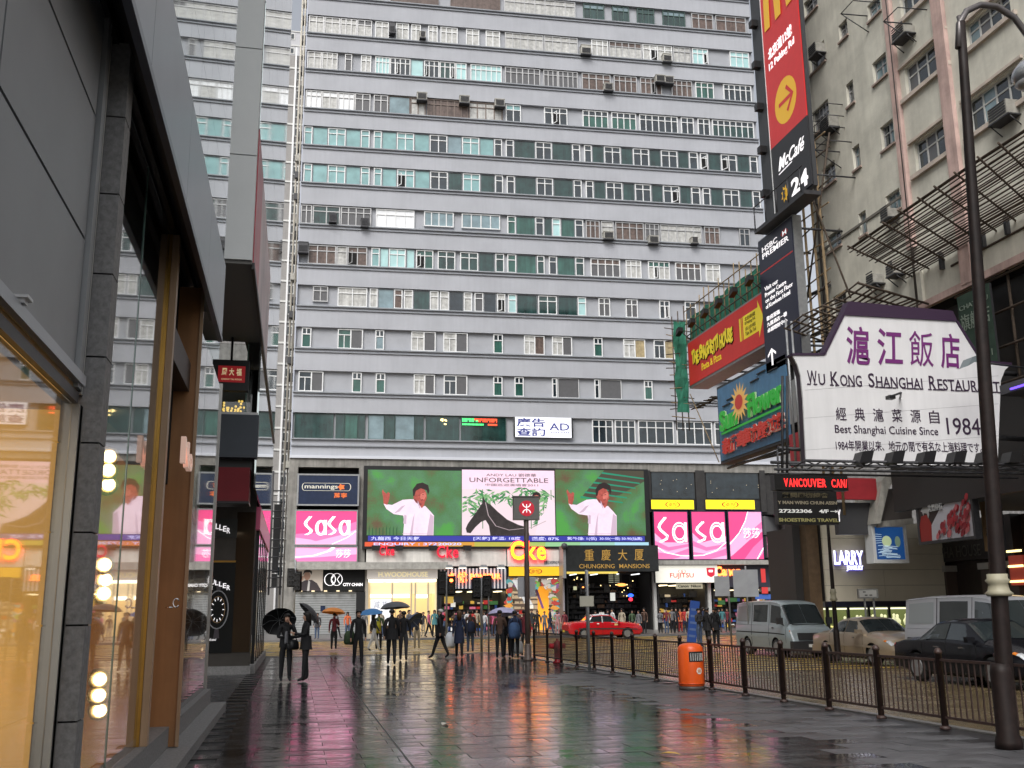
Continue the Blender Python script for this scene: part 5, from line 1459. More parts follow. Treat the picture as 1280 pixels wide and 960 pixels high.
s = T('lit_showcase', 'small red and gold lit showcase just right of the lamp post', 'showcase', AH, ((a + b) / 2, -.4, c))
MB().box(a, b, -.4, .29, c, d).build('cabinet', mat('red_case', (.35, .05, .03), .4, es=.25), s)
for k in range(3): MB().box(a, b, -.45, -.403, c + .1 + k * .55, c + .18 + k * .55).build('shelf_light', E('warm_bulb', (1, .75, .3), 2.2), s)
t, a, b, z0, z1 = signbox(Fr((22.3, 39, 0), R(-90)), 1222, 605, 1247, 690, 0, .2, 'tan_board', 'plain tan board with two dark characters right of the beef poster', 'sign', mat('tan_board', (.27, .17, .08), .6, noise=.15))
text(t, '濱江', a + .15, b - .1, z0 + (z1 - z0) * .22, z0 + (z1 - z0) * .34, -.01, dk)

# ------------------------------------------------------------------ bamboo catch fans
def fan(name, label, inner, outer, zi, zo, Xi, Xo, nlong, ncross, m, thick=.05):
    """inner/outer: local-u ranges on the wall line and on the outer line"""
    t = T(name, label, 'scaffold', RF, ((inner[0] + inner[1]) / 2, Xi, zi))
    def pt(s, q):
        ui = inner[0] + (inner[1] - inner[0]) * s; uo = outer[0] + (outer[1] - outer[0]) * s
        return Vector((ui + (uo - ui) * q, Xi + (Xo - Xi) * q, zi + (zo - zi) * q + .05 * sin(s * 9 + q * 5)))
    for k in range(nlong):
        q = k / (nlong - 1) + rnd.uniform(-.02, .02)
        MB().tube([pt(-.01 + rnd.uniform(-.01, .01), q), pt(.25, q + .01), pt(.5, q), pt(.75, q - .01), pt(1.0, q + rnd.uniform(-.02, .02))], thick * rnd.uniform(.5, .8), 5).build('bamboo_pole', m, t)
    for k in range(ncross):
        s = k / (ncross - 1)
        MB().tube([pt(s, -.03) + Vector((0, 0, -.06)), pt(s + rnd.uniform(-.01, .01), 1.06) + Vector((0, 0, -.06))], thick * .85, 5).build('bamboo_pole', m, t)
    return t
ui, zi = RF.pix(1143, 344)
uo, zo = RF.pix(1065, 306, -3.2)
fan('bamboo_catch_fan', 'long upper bamboo catch fan slanting out from the tenement over the street', (ui, ui + 22), (uo, uo + 24), zi, zo, -.05, -3.2, 28, 26, bamboo_d, .040)
ui2, zi2 = RF.pix(1075, 420); uo2, zo2 = RF.pix(985, 408, -3.0)
fan('bamboo_catch_fan', 'short lower bamboo catch fan behind the top left of the restaurant sign', (ui2 - 1.2, ui2 + 4.6), (uo2, uo2 + 5.2), zi2 - .1, zo2, -.05, -3.0, 13, 8, bamboo_d)
t = T('bamboo_scaffold', 'bare bamboo poles standing between the bank sign and the tenement wall', 'scaffold', RF, (RF.pix(1010, 300)[0], -.9, 5))
for px in (1009, 1020, 1030):
    u, z = RF.pix(px, 330, -.9)
    z1 = RF.pix(px, 165, -.9)[1]
    MB().tube([(u, -.9, 5), (u + .05, -.9, (5 + z1) / 2), (u, -.9, z1)], .06, 6).build('bamboo_pole', bamboo, t)
ua, za_ = RF.pix(1004, 300, -.9)
for k in range(20):
    z = 6.5 + k * .72
    MB().tube([(ua - .3, -.95, z), (ua + rnd.uniform(1.2, 2.8), -.85, z + rnd.uniform(-.1, .5))], .032, 5).build('bamboo_pole', bamboo if k % 2 else bamboo_d, t)
MB().tube([(ua - .3, -1, 13), (ua + 2.7, -.9, 20)], .04, 5).build('bamboo_pole', bamboo_d, t)
MB().tube([(ua + .2, -1, 20), (ua + 3.2, -.9, 13)], .04, 5).build('bamboo_pole', bamboo_d, t)

# ------------------------------------------------------------------ projecting signs at the corner
RS = Fr((19.0, 39, 0), R(-90))
mred = mat('fast_food_red', (.62, .03, .03), .4, noise=.06, es=.1)
myel = mat('fast_food_yellow', (.85, .48, .03), .4, es=.1)
slate = mat('slate_black', (.045, .047, .052), .5, noise=.12)
uL, _ = RS.pix(949, 30); uR = RS.ux(1000, RS.pix(1000, 60)[1])
zB = RS.pix(969, 268)[1]; zR = RS.pix(966, 185)[1]; zT = zR + (RS.pix(949, 5)[1] - zR) * 1.35
uL = RS.ux(958, RS.pix(958, 110)[1])
wide = RS.ux(1005.5, RS.pix(1005.5, 110)[1]) - uL
uR = uL + wide
mc = T('fast_food_banner', 'tall red and black vertical banner with yellow arrow, 12 Peking Rd', 'sign', RS, ((uL + uR) / 2, 0, zB))
MB().box(uL - 1.05, uR + .05, .05, .22, zB - .06, zT).build('casing', slate, mc)
MB().box(uL, uR, 0, .047, zR, zT - .1).build('red_face', mred, mc)
MB().box(uL, uR, 0, .047, zB, zR - .004).build('black_face', mat('banner_black', (.03, .03, .034), .5), mc)
MB().box(uL - .04, uL - .002, -.02, .047, zB, zT - .1).build('edge_strip', white, mc)
for k in range(8):
    z = zB + 1 + k * 2.0
    MB().box(uL - .75, uL - .45, -.25, .047, z, z + .3).build('lamp_bracket', black, mc)
mp = map01(uL, uR, zR, zT - .1)
hR = (zT - .1 - zR)
def PX(px, py): return RS.pix(px, py, -.02)
# golden arches (only the feet are in the frame, the arches go on above)
za = PX(957, 40)[1]
arc_pts = lambda c: [(c - .16 * wide, za), (c - .13 * wide, za + 2.2), (c - .06 * wide, za + 4.0), (c, za + 4.4), (c + .06 * wide, za + 4.0), (c + .13 * wide, za + 2.2), (c + .16 * wide, za)]
q = MB()
for c, lo in ((uL + .32 * wide, 0), (uL + .64 * wide, 0)):
    for s_ in strip(arc_pts(c), [.16 * wide, .16 * wide, .13 * wide, .1 * wide, .13 * wide, .16 * wide, .16 * wide][:7]):
        q.face([(x, -.03 - (.002 if c > uL + .5 * wide else 0), z) for x, z in s_])
q.build('golden_arches', myel, mc)
MB().box(uL + .86 * wide, uL + .9 * wide, -.02, -.003, za + .1, za + .35).build('dot', myel, mc)
zt1, zb1 = PX(962, 60)[1], PX(962, 75)[1]
text(mc, '北京道12號', uL + .12 * wide, uL + .80 * wide, zb1, zt1, -.003, wtxt, bold=.02)
text(mc, '12 Peking Rd', uL + .12 * wide, uL + .84 * wide, PX(963, 90)[1], PX(963, 78)[1], -.003, wtxt, bold=.02)
ce = (uL + .50 * wide, PX(982, 124)[1])
flat(mc, [[(ce[0] + .30 * wide * cos(R(k * 15)), ce[1] + .98 * sin(R(k * 15))) for k in range(24)]], lambda x, z: (x, z), -.004, myel, 'yellow_disc')
ar = lambda pts: [(ce[0] + x * .30 * wide, ce[1] + z * .98) for x, z in pts]
flat(mc, strip(ar([(-.62, 0), (.6, 0)]), .17) + strip(ar([(.12, .55), (.66, 0), (.12, -.55)]), .17), lambda x, z: (x, z), -.012, mred, 'arrow')
text(mc, 'McCafé', uL + .18 * wide, uL + .90 * wide, PX(975, 213)[1], PX(975, 196)[1], -.003, wtxt, bold=.01, shear=.4)
flat(mc, strip([(uL + .18 * wide, PX(975, 217)[1]), (uL + .55 * wide, PX(975, 215)[1])], .05), lambda x, z: (x, z), -.01, wtxt, 'underline')
text(mc, '24', uL + .48 * wide, uL + .92 * wide, PX(985, 250)[1], PX(985, 229)[1], -.003, wtxt, bold=.03)
cs = (uL + .30 * wide, PX(983, 240)[1])
flat(mc, [[(cs[0] + (.34 if k % 2 else .2) * cos(R(k * 22.5)), cs[1] + (.38 if k % 2 else .24) * sin(R(k * 22.5))) for k in range(16)]], lambda x, z: (x, z), -.004, myel, 'sun')
flat(mc, [[(cs[0] - .13, cs[1] + .2), (cs[0] - .13, cs[1] - .2), (cs[0] + .08, cs[1] - .15), (cs[0] + .02, cs[1]), (cs[0] + .08, cs[1] + .15)]], lambda x, z: (x, z), -.03, slate, 'moon')
for z in (zB + .5, zB + 12.5):
    q = MB()
    for uu in (uL + .2, uR - .2): q.tube([(uu, .2, z), (uu, 2.0, z)], .035, 5)
    q.build('support_beam', dsteel, mc)
# catwalk between the two signs
q = MB(); zc = RS.pix(960, 298)[1]
q.box(uL - .6, uR + .6, -.7, 0, zc + .06, zc + .22)
for k in range(5): q.tube([(uL - .5 + k * 1.0, -.7, zc + .2), (uL - .5 + k * 1.0, -.7, zc + 1.2)], .03, 4)
q.tube([(uL - .6, -.7, zc + 1.2), (uR + .6, -.7, zc + 1.2)], .03, 4)
q.build('catwalk', dsteel, mc)
# bank sign
a, zt_ = RS.pix(958, 302); _, zb_ = RS.pix(966, 468)
a = RS.ux(961, (zt_ + zb_) / 2); b = RS.ux(1004, (zt_ + zb_) / 2)
hsb = T('bank_sign', 'tall navy vertical HSBC Premier sign with white lettering and arrow', 'sign', RS, ((a + b) / 2, -.3, zb_))
MB().box(a - .05, b + .05, -.27, .1, zb_ - .06, zt_ + .06).build('casing', steel, hsb)
MB().box(a, b, -.3, -.272, zb_, zt_).build('sign_face', mat('bank_navy', (.018, .02, .045), .35), hsb)
mp = map01(a, b, zb_, zt_)
def HT(st, x0, x1, y0, y1, **k): text(hsb, st, mp(x0, 0)[0], mp(x1, 0)[0], mp(0, y0)[1], mp(0, y1)[1], -.305, wtxt, **k)
HT('HSBC', .12, .58, .895, .935, bold=.01); HT('PREMIER', .12, .90, .845, .885, bold=.01)
for st, y in (('Visit our', .60), ('Premier Centre', .555), ('on the First Floor', .51), ('of Kowloon Hotel', .465)):
    HT(st, .12, .12 + .80 * len(st) / 18, y, y + .032)
for st, y in (('歡迎蒞臨', .375), ('九龍酒店一樓', .33), ('卓越理財中心', .285)):
    HT(st, .12, .12 + .58 * len(st) / 6, y, y + .032)
hx = map01(mp(.68, 0)[0], mp(.90, 0)[0], mp(0, .90)[1], mp(0, .945)[1])
flat(hsb, [[(0, .5), (.25, 1), (.25, 0)], [(1, .5), (.75, 0), (.75, 1)], [(.25, 1), (.75, 1), (.5, .5)], [(.25, 0), (.5, .5), (.75, 0)]], hx, -.305, mat('bank_red', (.6, .03, .03), .4), 'hexagon')
flat(hsb, [[(.25, 0), (.25, 1), (.5, .5)], [(.75, 0), (.5, .5), (.75, 1)]], hx, -.309, wtxt, 'hexagon_white')
flat(hsb, [[(.02, .745), (.98, .745), (.98, .755), (.02, .755)]], mp, -.305, mat('bank_red', (.6, .03, .03), .4), 'red_line')
flat(hsb, strip([(.2, .04), (.2, .15)], .05), mp, -.305, wtxt, 'arrow_shaft')
flat(hsb, strip([(.08, .115), (.2, .155), (.32, .115)], .02), mp, -.31, wtxt, 'arrow_head')
q = MB()
for z in (zb_ + .5, zt_ - .4):
    for uu in (a + .2, b - .2): q.tube([(uu, .1, z), (uu, 2.0, z)], .05, 5)
q.build('support_beam', dsteel, hsb)
# Spaghetti sign
a, zt_ = RS.pix(862, 430); _, zb_ = RS.pix(862, 484)
b = RS.ux(960, (zt_ + zb_) / 2)
sp = T('restaurant_sign', 'long red Spaghetti House sign with yellow lettering and yellow arrow', 'sign', RS, ((a + b) / 2, -.1, zb_))
MB().box(a - .1, b + .1, -.07, .9, zb_ - .12, zt_ + .1).build('casing', steel, sp)
MB().box(a, b, -.1, -.073, zb_, zt_).build('sign_face', mat('sign_red', (.60, .025, .02), .4, noise=.06, es=.08), sp)
mp = map01(a, b, zb_, zt_)
yl_ = mat('sign_yellow', (.85, .68, .03), .4, es=.12)
jg = lambda x, z: (x, z + .07 * sin(x * 6.3) + .04 * sin(x * 15))
text(sp, 'THE SPAGHETTI HOUSE', *[mp(.06, 0)[0] + .06, mp(.62, 0)[0] + .06, mp(0, .42)[1] - .06, mp(0, .74)[1] - .06], -.105, blackm, name='letter_shadow', bold=.06, jig=jg)
text(sp, 'THE SPAGHETTI HOUSE', mp(.06, 0)[0], mp(.62, 0)[0], mp(0, .42)[1], mp(0, .74)[1], -.13, yl_, bold=.05, jig=jg)
text(sp, 'Pasta & Pizza', mp(.19, 0)[0], mp(.46, 0)[0], mp(0, .18)[1], mp(0, .34)[1], -.105, yl_, bold=.01)
flat(sp, [[(.70, .30), (.72, .30), (.72, .78), (.70, .78)], [(.73, .30), (.735, .30), (.735, .78), (.73, .78)], [(.745, .30), (.92, .30), (.92, .16), (.975, .54), (.92, .92), (.92, .78), (.745, .78)]], mp, -.105, yl_, 'arrow')
for st, y in (('北京道8號', .66), ('8 Peking Rd.', .56), ('尖沙咀', .45), ('Tsim Sha Tsui', .35)):
    text(sp, st, mp(.77, 0)[0], mp(.89, 0)[0], mp(0, y)[1], mp(0, y + .08)[1], -.11, mat('olive_print', (.25, .2, .02), .5))
net = mat('green_netting', (.03, .19, .12), .8, noise=.35, ns=2.5, bump=.5, bs=12)
# netted scaffold on top of it
nt_ = T('netted_scaffold', 'green netted bamboo scaffold wrapped round the top of the red sign', 'scaffold', RS, ((a + b) / 2, .9, zt_))
znt = zt_ + 1.55
q = MB()
nseg = 44
for k in range(nseg):
    u_0 = a - .5 + (b - a + .8) * k / nseg; u_1 = a - .5 + (b - a + .8) * (k + 1) / nseg
    y_0 = .3 + .05 * sin(k * 1.1); y_1 = .3 + .05 * sin((k + 1) * 1.1)
    zz0 = znt + .06 * sin(k * .9); zz1 = znt + .06 * sin((k + 1) * .9)
    q.face([(u_0, y_0 - .1, zt_ - .3), (u_1, y_1 - .1, zt_ - .3), (u_1, y_1, zz1), (u_0, y_0, zz0)])
    q.face([(u_1, y_1 + .03, zt_ - .3), (u_0, y_0 + .03, zt_ - .3), (u_0, y_0 + .04, zz0), (u_1, y_1 + .04, zz1)])
for k in range(8):
    za = zb_ - 1.3 + (znt - zb_ + 1.0) * k / 8; zz = zb_ - 1.3 + (znt - zb_ + 1.0) * (k + 1) / 8
    for c_ in range(3):
        ya = -.72 + .22 * c_; yb_n = ya + .22
        q.face([(a - .3 + .06 * sin(k * 2 + c_), ya + (.05 * sin(k * 1.7) if c_ == 0 else 0), za), (a - .3 + .06 * sin(k * 2 + c_ + 1), yb_n, za), (a - .3 + .06 * sin(k * 2 + c_ + 3), yb_n, zz), (a - .3 + .06 * sin(k * 2 + 2 + c_), ya + (.05 * sin(k * 1.7 + 1.7) if c_ == 0 else 0), zz)])
q.build('netting', net, nt_)
for k in range(17):
    u = a - .6 + (b - a + .8) * k / 16
    MB().tube([(u + rnd.uniform(-.1, .1), .12, zt_ + .1), (u, .15, znt + rnd.uniform(.1, .9))], .028, 5).build('bamboo_pole', bamboo, nt_)
for z in (zt_ + .55, zt_ + 1.2, zt_ + 1.9):
    MB().tube([(a - .8, .1, z), (b + .3, .1, z + rnd.uniform(-.1, .2))], .028, 5).build('bamboo_pole', bamboo if z > zt_ + 1 else bamboo_d, nt_)
for k in range(14):
    u = a - .9 + rnd.uniform(-.15, .5); z = zb_ - 1.5 + k * .35
    MB().tube([(a - .34, -1.05 + rnd.uniform(-.15, .1), z), (a - .34, .25, z + rnd.uniform(-.25, .25))], .025, 4).build('bamboo_pole', [bamboo, bamboo_d][k % 2], nt_)
for k in range(3):
    MB().tube([(a - .36, -.75 + k * .33, zb_ - 2.2), (a - .36, -.75 + k * .33, zt_ + 1.5 + k * .3)], .03, 5).build('bamboo_pole', bamboo_d, nt_)
MB().tube([(a - .5, .1, zb_ - .3), (a + 2.6, .1, zb_ - 4.2)], .03, 4).build('bamboo_pole', bamboo, nt_)
q = MB()
for k in range(16):
    u = a - .4 + k * .18; q.tube([(u - .3, .2, zb_ - 1.0 + rnd.uniform(-.1, .1)), (u + .4, .5, zb_ - 1.05 + rnd.uniform(-.1, .1))], .03, 4)
q.build('bamboo_deck', bamboo_d, nt_, kind='stuff')
lbn = ['leftmost', 'second from the left', 'third from the left', 'fourth from the left', 'fifth from the left', 'rightmost']
for k in range(6):
    u = a + .3 + (b - a - .2) * k / 5.2
    s = T('sign_floodlight', 'black floodlight over the red sign, %s in its row' % lbn[k], 'floodlight', RS, (u, -.6, zt_ + .5), 'floodlights over the red restaurant sign')
    MB().prism([(u - .26, zt_ + .35), (u + .2, zt_ + .5), (u + .16, zt_ + .72), (u - .16, zt_ + .66)], -.75, -.5).build('lamp_head', black, s)
    MB().tube([(u, -.5, zt_ + .5), (u, .0, zt_ + .1)], .03, 4).build('arm', dsteel, s)
q = MB()
for k in range(5):
    u = a + .5 + k * 1.9; q.tube([(u, .9, zb_ + .2), (u + .3, 3.0, zb_ + .2)], .05, 4)
q.tube([(a, .8, zb_ + .2), (RU0 + 1, 1.9, zb_ + .2)], .08, 5); q.tube([(a, .8, zt_ - .2), (RU0 + 1, 1.9, zt_ - .2)], .08, 5)
q.build('support_beam', dsteel, sp)
# Sunflower travel sign
SF = Fr((18.7, 39, 0), R(-90))
a, zt_ = SF.pix(897, 487); _, zb_ = SF.pix(901, 577)
a = SF.ux(899, (zt_ + zb_) / 2); b = SF.ux(985, (zt_ + zb_) / 2)
sf = T('travel_sign', 'blue Sun Flower travel sign with neon sunflower and red 新華旅遊 characters', 'sign', SF, ((a + b) / 2, 0, zb_))
MB().box(a - .12, b + .1, .03, .6, zb_ - .12, zt_ + .12).build('casing', dsteel, sf)
MB().box(a, b, 0, .028, zb_, zt_).build('sign_face', mat('sign_blue', (.10, .24, .42), .5, noise=.15, streak=.15), sf)
mp = map01(a, b, zb_, zt_)
ng = E('neon_green', (.03, .32, .04), .5); nr = E('neon_red_dim', (.42, .035, .025), .45); ngo = E('neon_gold', (.60, .35, .10), .5)
ngl = mat('tube_pale_green', (.45, .7, .35), .4)
slope = lambda x, z: (x, z + (x - mp(.5, 0)[0]) * .03)
for st, x0, x1, z0, z1 in (('Sun', .06, .33, .40, .68), ('Flower', .50, .97, .41, .70)):
    text(sf, st, mp(x0, 0)[0], mp(x1, 0)[0], mp(0, z0)[1], mp(0, z1)[1], -.06, ngl, name='letter_edge', thick=.05, bold=.07, jig=slope)
    text(sf, st, mp(x0, 0)[0], mp(x1, 0)[0], mp(0, z0)[1], mp(0, z1)[1], -.13, ng, thick=.04, bold=.03, jig=slope)
text(sf, '新華旅遊', mp(.07, 0)[0], mp(.97, 0)[0], mp(0, .08)[1], mp(0, .30)[1], -.05, mat('pale_edge', (.7, .6, .5), .4), name='letter_edge', thick=.04, bold=.06, jig=slope)
text(sf, '新華旅遊', mp(.07, 0)[0], mp(.97, 0)[0], mp(0, .08)[1], mp(0, .30)[1], -.11, nr, thick=.04, bold=.03, jig=slope)
flat(sf, strip([(.06, .355), (.96, .385)], .03), mp, -.09, ng, 'green_underline')
flat(sf, [[(.40 + (.14 if k % 2 else .08) * cos(R(k * 11.25)), .66 + (.27 if k % 2 else .15) * sin(R(k * 11.25))) for k in range(32)]], mp, -.20, ngo, 'petals')
flat(sf, [[(.40 + .06 * cos(R(k * 24)), .66 + .10 * sin(R(k * 24))) for k in range(15)]], mp, -.23, nr, 'flower_centre')
q = MB()
for x, z in ((.08, .72), (.15, .78), (.52, .86), (.62, .92), (.78, .88), (.9, .93)):
    q.box(mp(x, 0)[0], mp(x + .12, 0)[0], -.05, -.003, mp(0, z)[1], mp(0, z)[1] + .05)
q.build('clip_bars', black, sf, kind='stuff')
q = MB()
for k in range(9): q.tube([(a + .3 + k * .75, .6, zt_ + .12), (a + .6 + k * .75, 2.2, zt_ + .3)], .05, 4)
q.tube([(a, .8, zt_ + .2), (b, .8, zt_ + .2)], .06, 4); q.tube([(a, 1.6, zt_ + .25), (b, 1.6, zt_ + .25)], .06, 4)
q.tube([(a, .7, zb_ - .1), (b + 1, 2.4, zb_ - .1)], .06, 4); q.tube([(a, .3, zb_ - .3), (b, .3, zb_ - .3)], .06, 4)
q.build('support_frame', dsteel, sf)
# small red panel and white box between the signs
t, a, b, z0, z1 = signbox(SF, 986, 544, 1003, 585, -.2, .2, 'hanging_board', 'narrow red board between the blue sign and the white restaurant sign', 'sign', mat('red_board', (.42, .03, .04)))
t, a, b, z0, z1 = signbox(SF, 984, 478, 998, 532, -.1, .8, 'sign_casing', 'pale steel sign back standing between blue sign and white restaurant sign', 'sign', alu)
q = MB()
for px in (985, 992):
    u, z = SF.pix(px, 440, -.5); q.tube([(u, -.5, SF.pix(px, 590, -.5)[1]), (u, -.5, SF.pix(px, 400, -.5)[1])], .05, 5)
q.build('scaffold_tube', steel, t)

# ------------------------------------------------------------------ big white restaurant sign, facing the camera
WK = Fr((0, 25.2, 0), 0)
Q = lambda px, py, d=0.0: WK.pix(px, py, d)
body = [(1008, 580), (1004, 500), (1001, 470), (997, 456), (990, 443), (1030, 443), (1054, 392), (1194, 401), (1226, 452), (1264, 455), (1256, 463), (1251, 476), (1247, 582)]
zB_ = Q(1125, 581)[1]
wk = T('restaurant_billboard', 'big white gabled Wu Kong Shanghai Restaurant billboard with purple characters', 'billboard', WK, (Q(1125, 581)[0], 0, zB_))
purple = mat('sign_purple', (.035, .016, .042), .6)
MB().prism([Q(*p) for p in body], 0, .06, ms=None).build('sign_face', mat('billboard_white', (.72, .72, .73), .5, noise=.04, ns=1.2, streak=.07), wk)
MB().prism([Q(*p) for p in body], .063, .28).build('casing', mat('billboard_back', (.05, .035, .05), .5), wk)
MB().prism([Q(1053, 394), Q(1060, 377), Q(1190, 389), Q(1196, 402)], -.04, .3).build('purple_cap', purple, wk)
for p in ([(1030, 443), (1054, 394)], [(1196, 402), (1227, 452)], [(990, 443), (1030, 443)], [(1226, 452), (1264, 455)]):
    a, b = Q(*p[0]), Q(*p[1])
    pts = strip([a, b], .07)[0]
    MB().prism(pts, -.03, .3).build('purple_edge', purple, wk)
def WT(st, x0, y0, x1, y1, m=purple, dy=0.0, **k):
    """y0,y1 at the left end; dy = photo rows the baseline falls by"""
    a, z1 = Q(x0, y0); _, z0 = Q(x0, y1); b, _ = Q(x1, y1 + dy)
    zr_ = Q(x1, y1 + dy)[1]
    sh = (zr_ - z0) / (b - a)
    text(wk, st, a, b, z0, z1, -.004, m, jig=lambda x, z: (x, z + (x - a) * sh), **k)
pur2 = mat('character_purple', (.16, .025, .16), .5)
for c, x0, x1, y0, y1 in (('滬', 1055, 1089, 407, 455), ('江', 1094, 1130, 410, 456), ('飯', 1134, 1169, 413, 457), ('店', 1172, 1203, 416, 460)):
    WT(c, x0, y0, x1, y1, pur2, 2, bold=0 if c == '飯' else .014, shear=.12)
def serif(st, x0, y0, x1, y1, dy, m, sc1=1.0):
    WT(st, x0, y0, x1, y1, m, dy, bold=.012)
x = 1008.5
words = [('W', 14, 1), ('U', 10, 0), (' ', 5, 0), ('K', 12, 1), ('ONG', 29, 0), (' ', 6, 0), ('S', 10, 1), ('HANGHAI', 60, 0), (' ', 6, 0), ('R', 11, 1), ('ESTAURANT', 80, 0)]
tot = sum(w_[1] for w_ in words); kx = (1251 - 1008.5) / tot
for st, wd, big_ in words:
    xe = x + wd * kx
    if st != ' ':
        yb = 480.5 + (x - 1008) * .044
        WT(st, x, yb - (17.5 if big_ else 14), xe - .8, yb, purple, (xe - x) * .044, bold=.006)
        # serifs: little feet under and over the stems
        n_ = len(st)
        q = MB()
        for i in range(n_):
            for f in (.2, .8):
                px = x + (xe - .8 - x) * (i + f) / n_
                for yy in (yb + (px - x) * .044,):
                    if st[i] in 'SOGCU': continue
                    a_, z_ = Q(px, yy); q.box(a_ - .055, a_ + .055, -.018, -.004, z_ - .006, z_ + .026)
        if q.v: q.build('serif', purple, wk, kind='stuff')
    x = xe
for i, c in enumerate('經典滬菜源自'):
    WT(c, 1044 + i * 23.3, 509 + i * .8, 1058 + i * 23.3, 525 + i * .8, purple, .3)
WT('1984', 1182, 522, 1226, 543, purple, 1)
WT('Best Shanghai Cuisine Since', 1043, 531, 1173, 544, purple, 3)
WT('1984年開業以来、地元の間で有名な上海料理です。', 1044, 550, 1228, 563, purple, 3)
for k, py in enumerate((470, 505, 545)):   # sheet joints
    a, z = Q(1006, py + 18); b, z2 = Q(1248, py)
    MB().prism([(a, z), (b, z2), (b, z2 + .012), (a, z + .012)], -.003, .01).build('sheet_joint', mat('joint_grey', (.45, .45, .46), .6), wk)
lbn = ['leftmost', 'second from the left', 'middle', 'fourth from the left', 'fifth from the left, beside the lamp post', 'rightmost']
for k, px in enumerate((1077, 1116, 1155, 1193, 1229, 1262)):
    u, z = Q(px, 572, -.9)
    s = T('billboard_floodlight', 'black floodlight under the white restaurant billboard, %s' % lbn[k], 'floodlight', WK, (u, -.9, z), 'floodlights along the foot of the white billboard')
    MB().prism([(u - .22, z - .17), (u + .12, z - .17), (u + .24, z + .17), (u - .1, z + .13)], -1.15, -.75).build('lamp_head', black, s)
    MB().tube([(u, -.8, z - .12), (u, -.5, z - .22)], .03, 4).build('arm', black, s)
for px, py, lb in ((1213, 452, 'grey floodlight hanging over the top right of the white billboard'), (1120, 492, 'small dark lamp arm across the middle of the white billboard')):
    u, z = Q(px, py, -1.2)
    s = T('overhead_floodlight', lb, 'floodlight', WK, (u, -1.2, z))
    if px > 1200:
        MB().prism([(u - .3, z - .2), (u + .1, z + .02), (u + .35, z + .02), (u + .1, z + .14), (u - .15, z + .05)], -1.5, -1.1).build('lamp_head', mat('lamp_green_grey', (.14, .17, .18), .4), s)
        MB().tube([(u + .3, -1.2, z), (u + 2.2, -.6, z + .05)], .03, 4).build('arm', dsteel, s)
    else:
        MB().tube([(u - .1, -1.1, z - .06), (u + .35, -.9, z + .1), (u + .9, 0, z + .15)], .03, 4).build('arm', dsteel, s)
        MB().box(u - .2, u - .02, -1.2, -1.0, z - .14, z - .04).build('lamp_head', black, s)
q = MB()
a, z = Q(985, 585); b = Q(1295, 585)[0]
for d in (-.9, -.1, .8):
    q.tube([(a, d, zB_ - .08), (b, d, zB_ - .06)], .04, 5); q.tube([(a, d, zB_ - .2), (b, d, zB_ - .2)], .03, 5)
k = a
while k < b:
    q.tube([(k, -.9, zB_ - .1), (k + .4, .8, zB_ - .1)], .02, 4); q.tube([(k, -.9, zB_ - .06), (k + .35, -.9, zB_ - .2)], .02, 4); k += .5

for z in (zB_ + 1, zB_ + 3): q.tube([(Q(1240, 500)[0], .8, z), (21.2, 1.0, z)], .08, 5)
q.build('support_truss', dsteel, wk)
# bracing wires to the left of the billboard
t = T('sign_gantry', 'dark steel sign frame joining the billboard to the corner signs', 'frame', WK, (Q(985, 585)[0], .5, 4.5))
q = MB()
for px in (978, 984): q.tube([(*Q(px, 592, 1),)[:1] + (1.0, Q(px, 592, 1)[1]), (Q(px, 470, 1)[0], 1.0, Q(px, 470, 1)[1])], .04, 5)
q.tube([(Q(975, 600, 1)[0], 1.0, Q(975, 560, 1)[1]), (21.0, 3.0, Q(975, 560, 1)[1])], .06, 5)
q.build('post', dsteel, t)
# LED sign and travel board
LD = Fr((0, 31.5, 0), 0)
t, a, b, z0, z1 = signbox(LD, 968, 593, 1060, 612, -.2, .35, 'led_sign', 'black LED sign with red VANCOUVER CANA lettering', 'sign', blackm)
mp = map01(a, b, z0, z1)
for i, c in enumerate('VANCOUVER CAN'):
    if c != ' ': text(t, c, mp(.12 + i * .065, 0)[0], mp(.175 + i * .065, 0)[0], mp(0, .2)[1], mp(0, .75)[1], -.205, E('led_red_bright', (1, .03, .03), 1.6), bold=.02)
text(t, '/', mp(.965, 0)[0], mp(.985, 0)[0], mp(0, .2)[1], mp(0, .75)[1], -.205, E('led_red_bright', (1, .03, .03), 1.6), bold=.02)
t, a, b, z0, z1 = signbox(LD, 971, 613.5, 1047, 655, -.2, .3, 'travel_board', 'black lit board with travel agency phone number below the LED sign', 'sign', blackm)
mp = map01(a, b, z0, z1)
yb_ = mat('board_olive', (.26, .24, .10), .5, es=.2); wb_ = mat('board_white', (.6, .6, .58), .5, es=.35); ob_ = mat('board_dim', (.10, .085, .05), .5)
for st, x0, x1, y0, y1, m in (('葉問國術總會', .08, .86, .80, .96, ob_), ('Y MAN WING CHUN ASSN', .0, .99, .60, .70, mat('board_tan', (.24, .21, .15), .5, es=.15)), ('27232306', .01, .56, .34, .45, wb_), ('4/F', .68, .84, .34, .45, wb_), ('SHOESTRING TRAVEL', 0, 1.0, .07, .18, yb_)):
    text(t, st, mp(x0, 0)[0], mp(x1, 0)[0], mp(0, y0)[1], mp(0, y1)[1], -.205, m, bold=.03)
flat(t, strip([(.87, .395), (.99, .395)], .018) + strip([(.95, .43), (.99, .395), (.95, .36)], .018), mp, -.21, wb_, 'arrow')
q = MB()
for px in (975, 1040): q.tube([(LD.pix(px, 590)[0], .1, z1), (LD.pix(px, 590)[0], .1, z1 + 1.4)], .04, 4)
q.tube([(LD.pix(966, 590)[0], .1, z1 + 1.0), (21.2, .1, z1 + 1.0)], .06, 5)
q.build('hanger', dsteel, t)

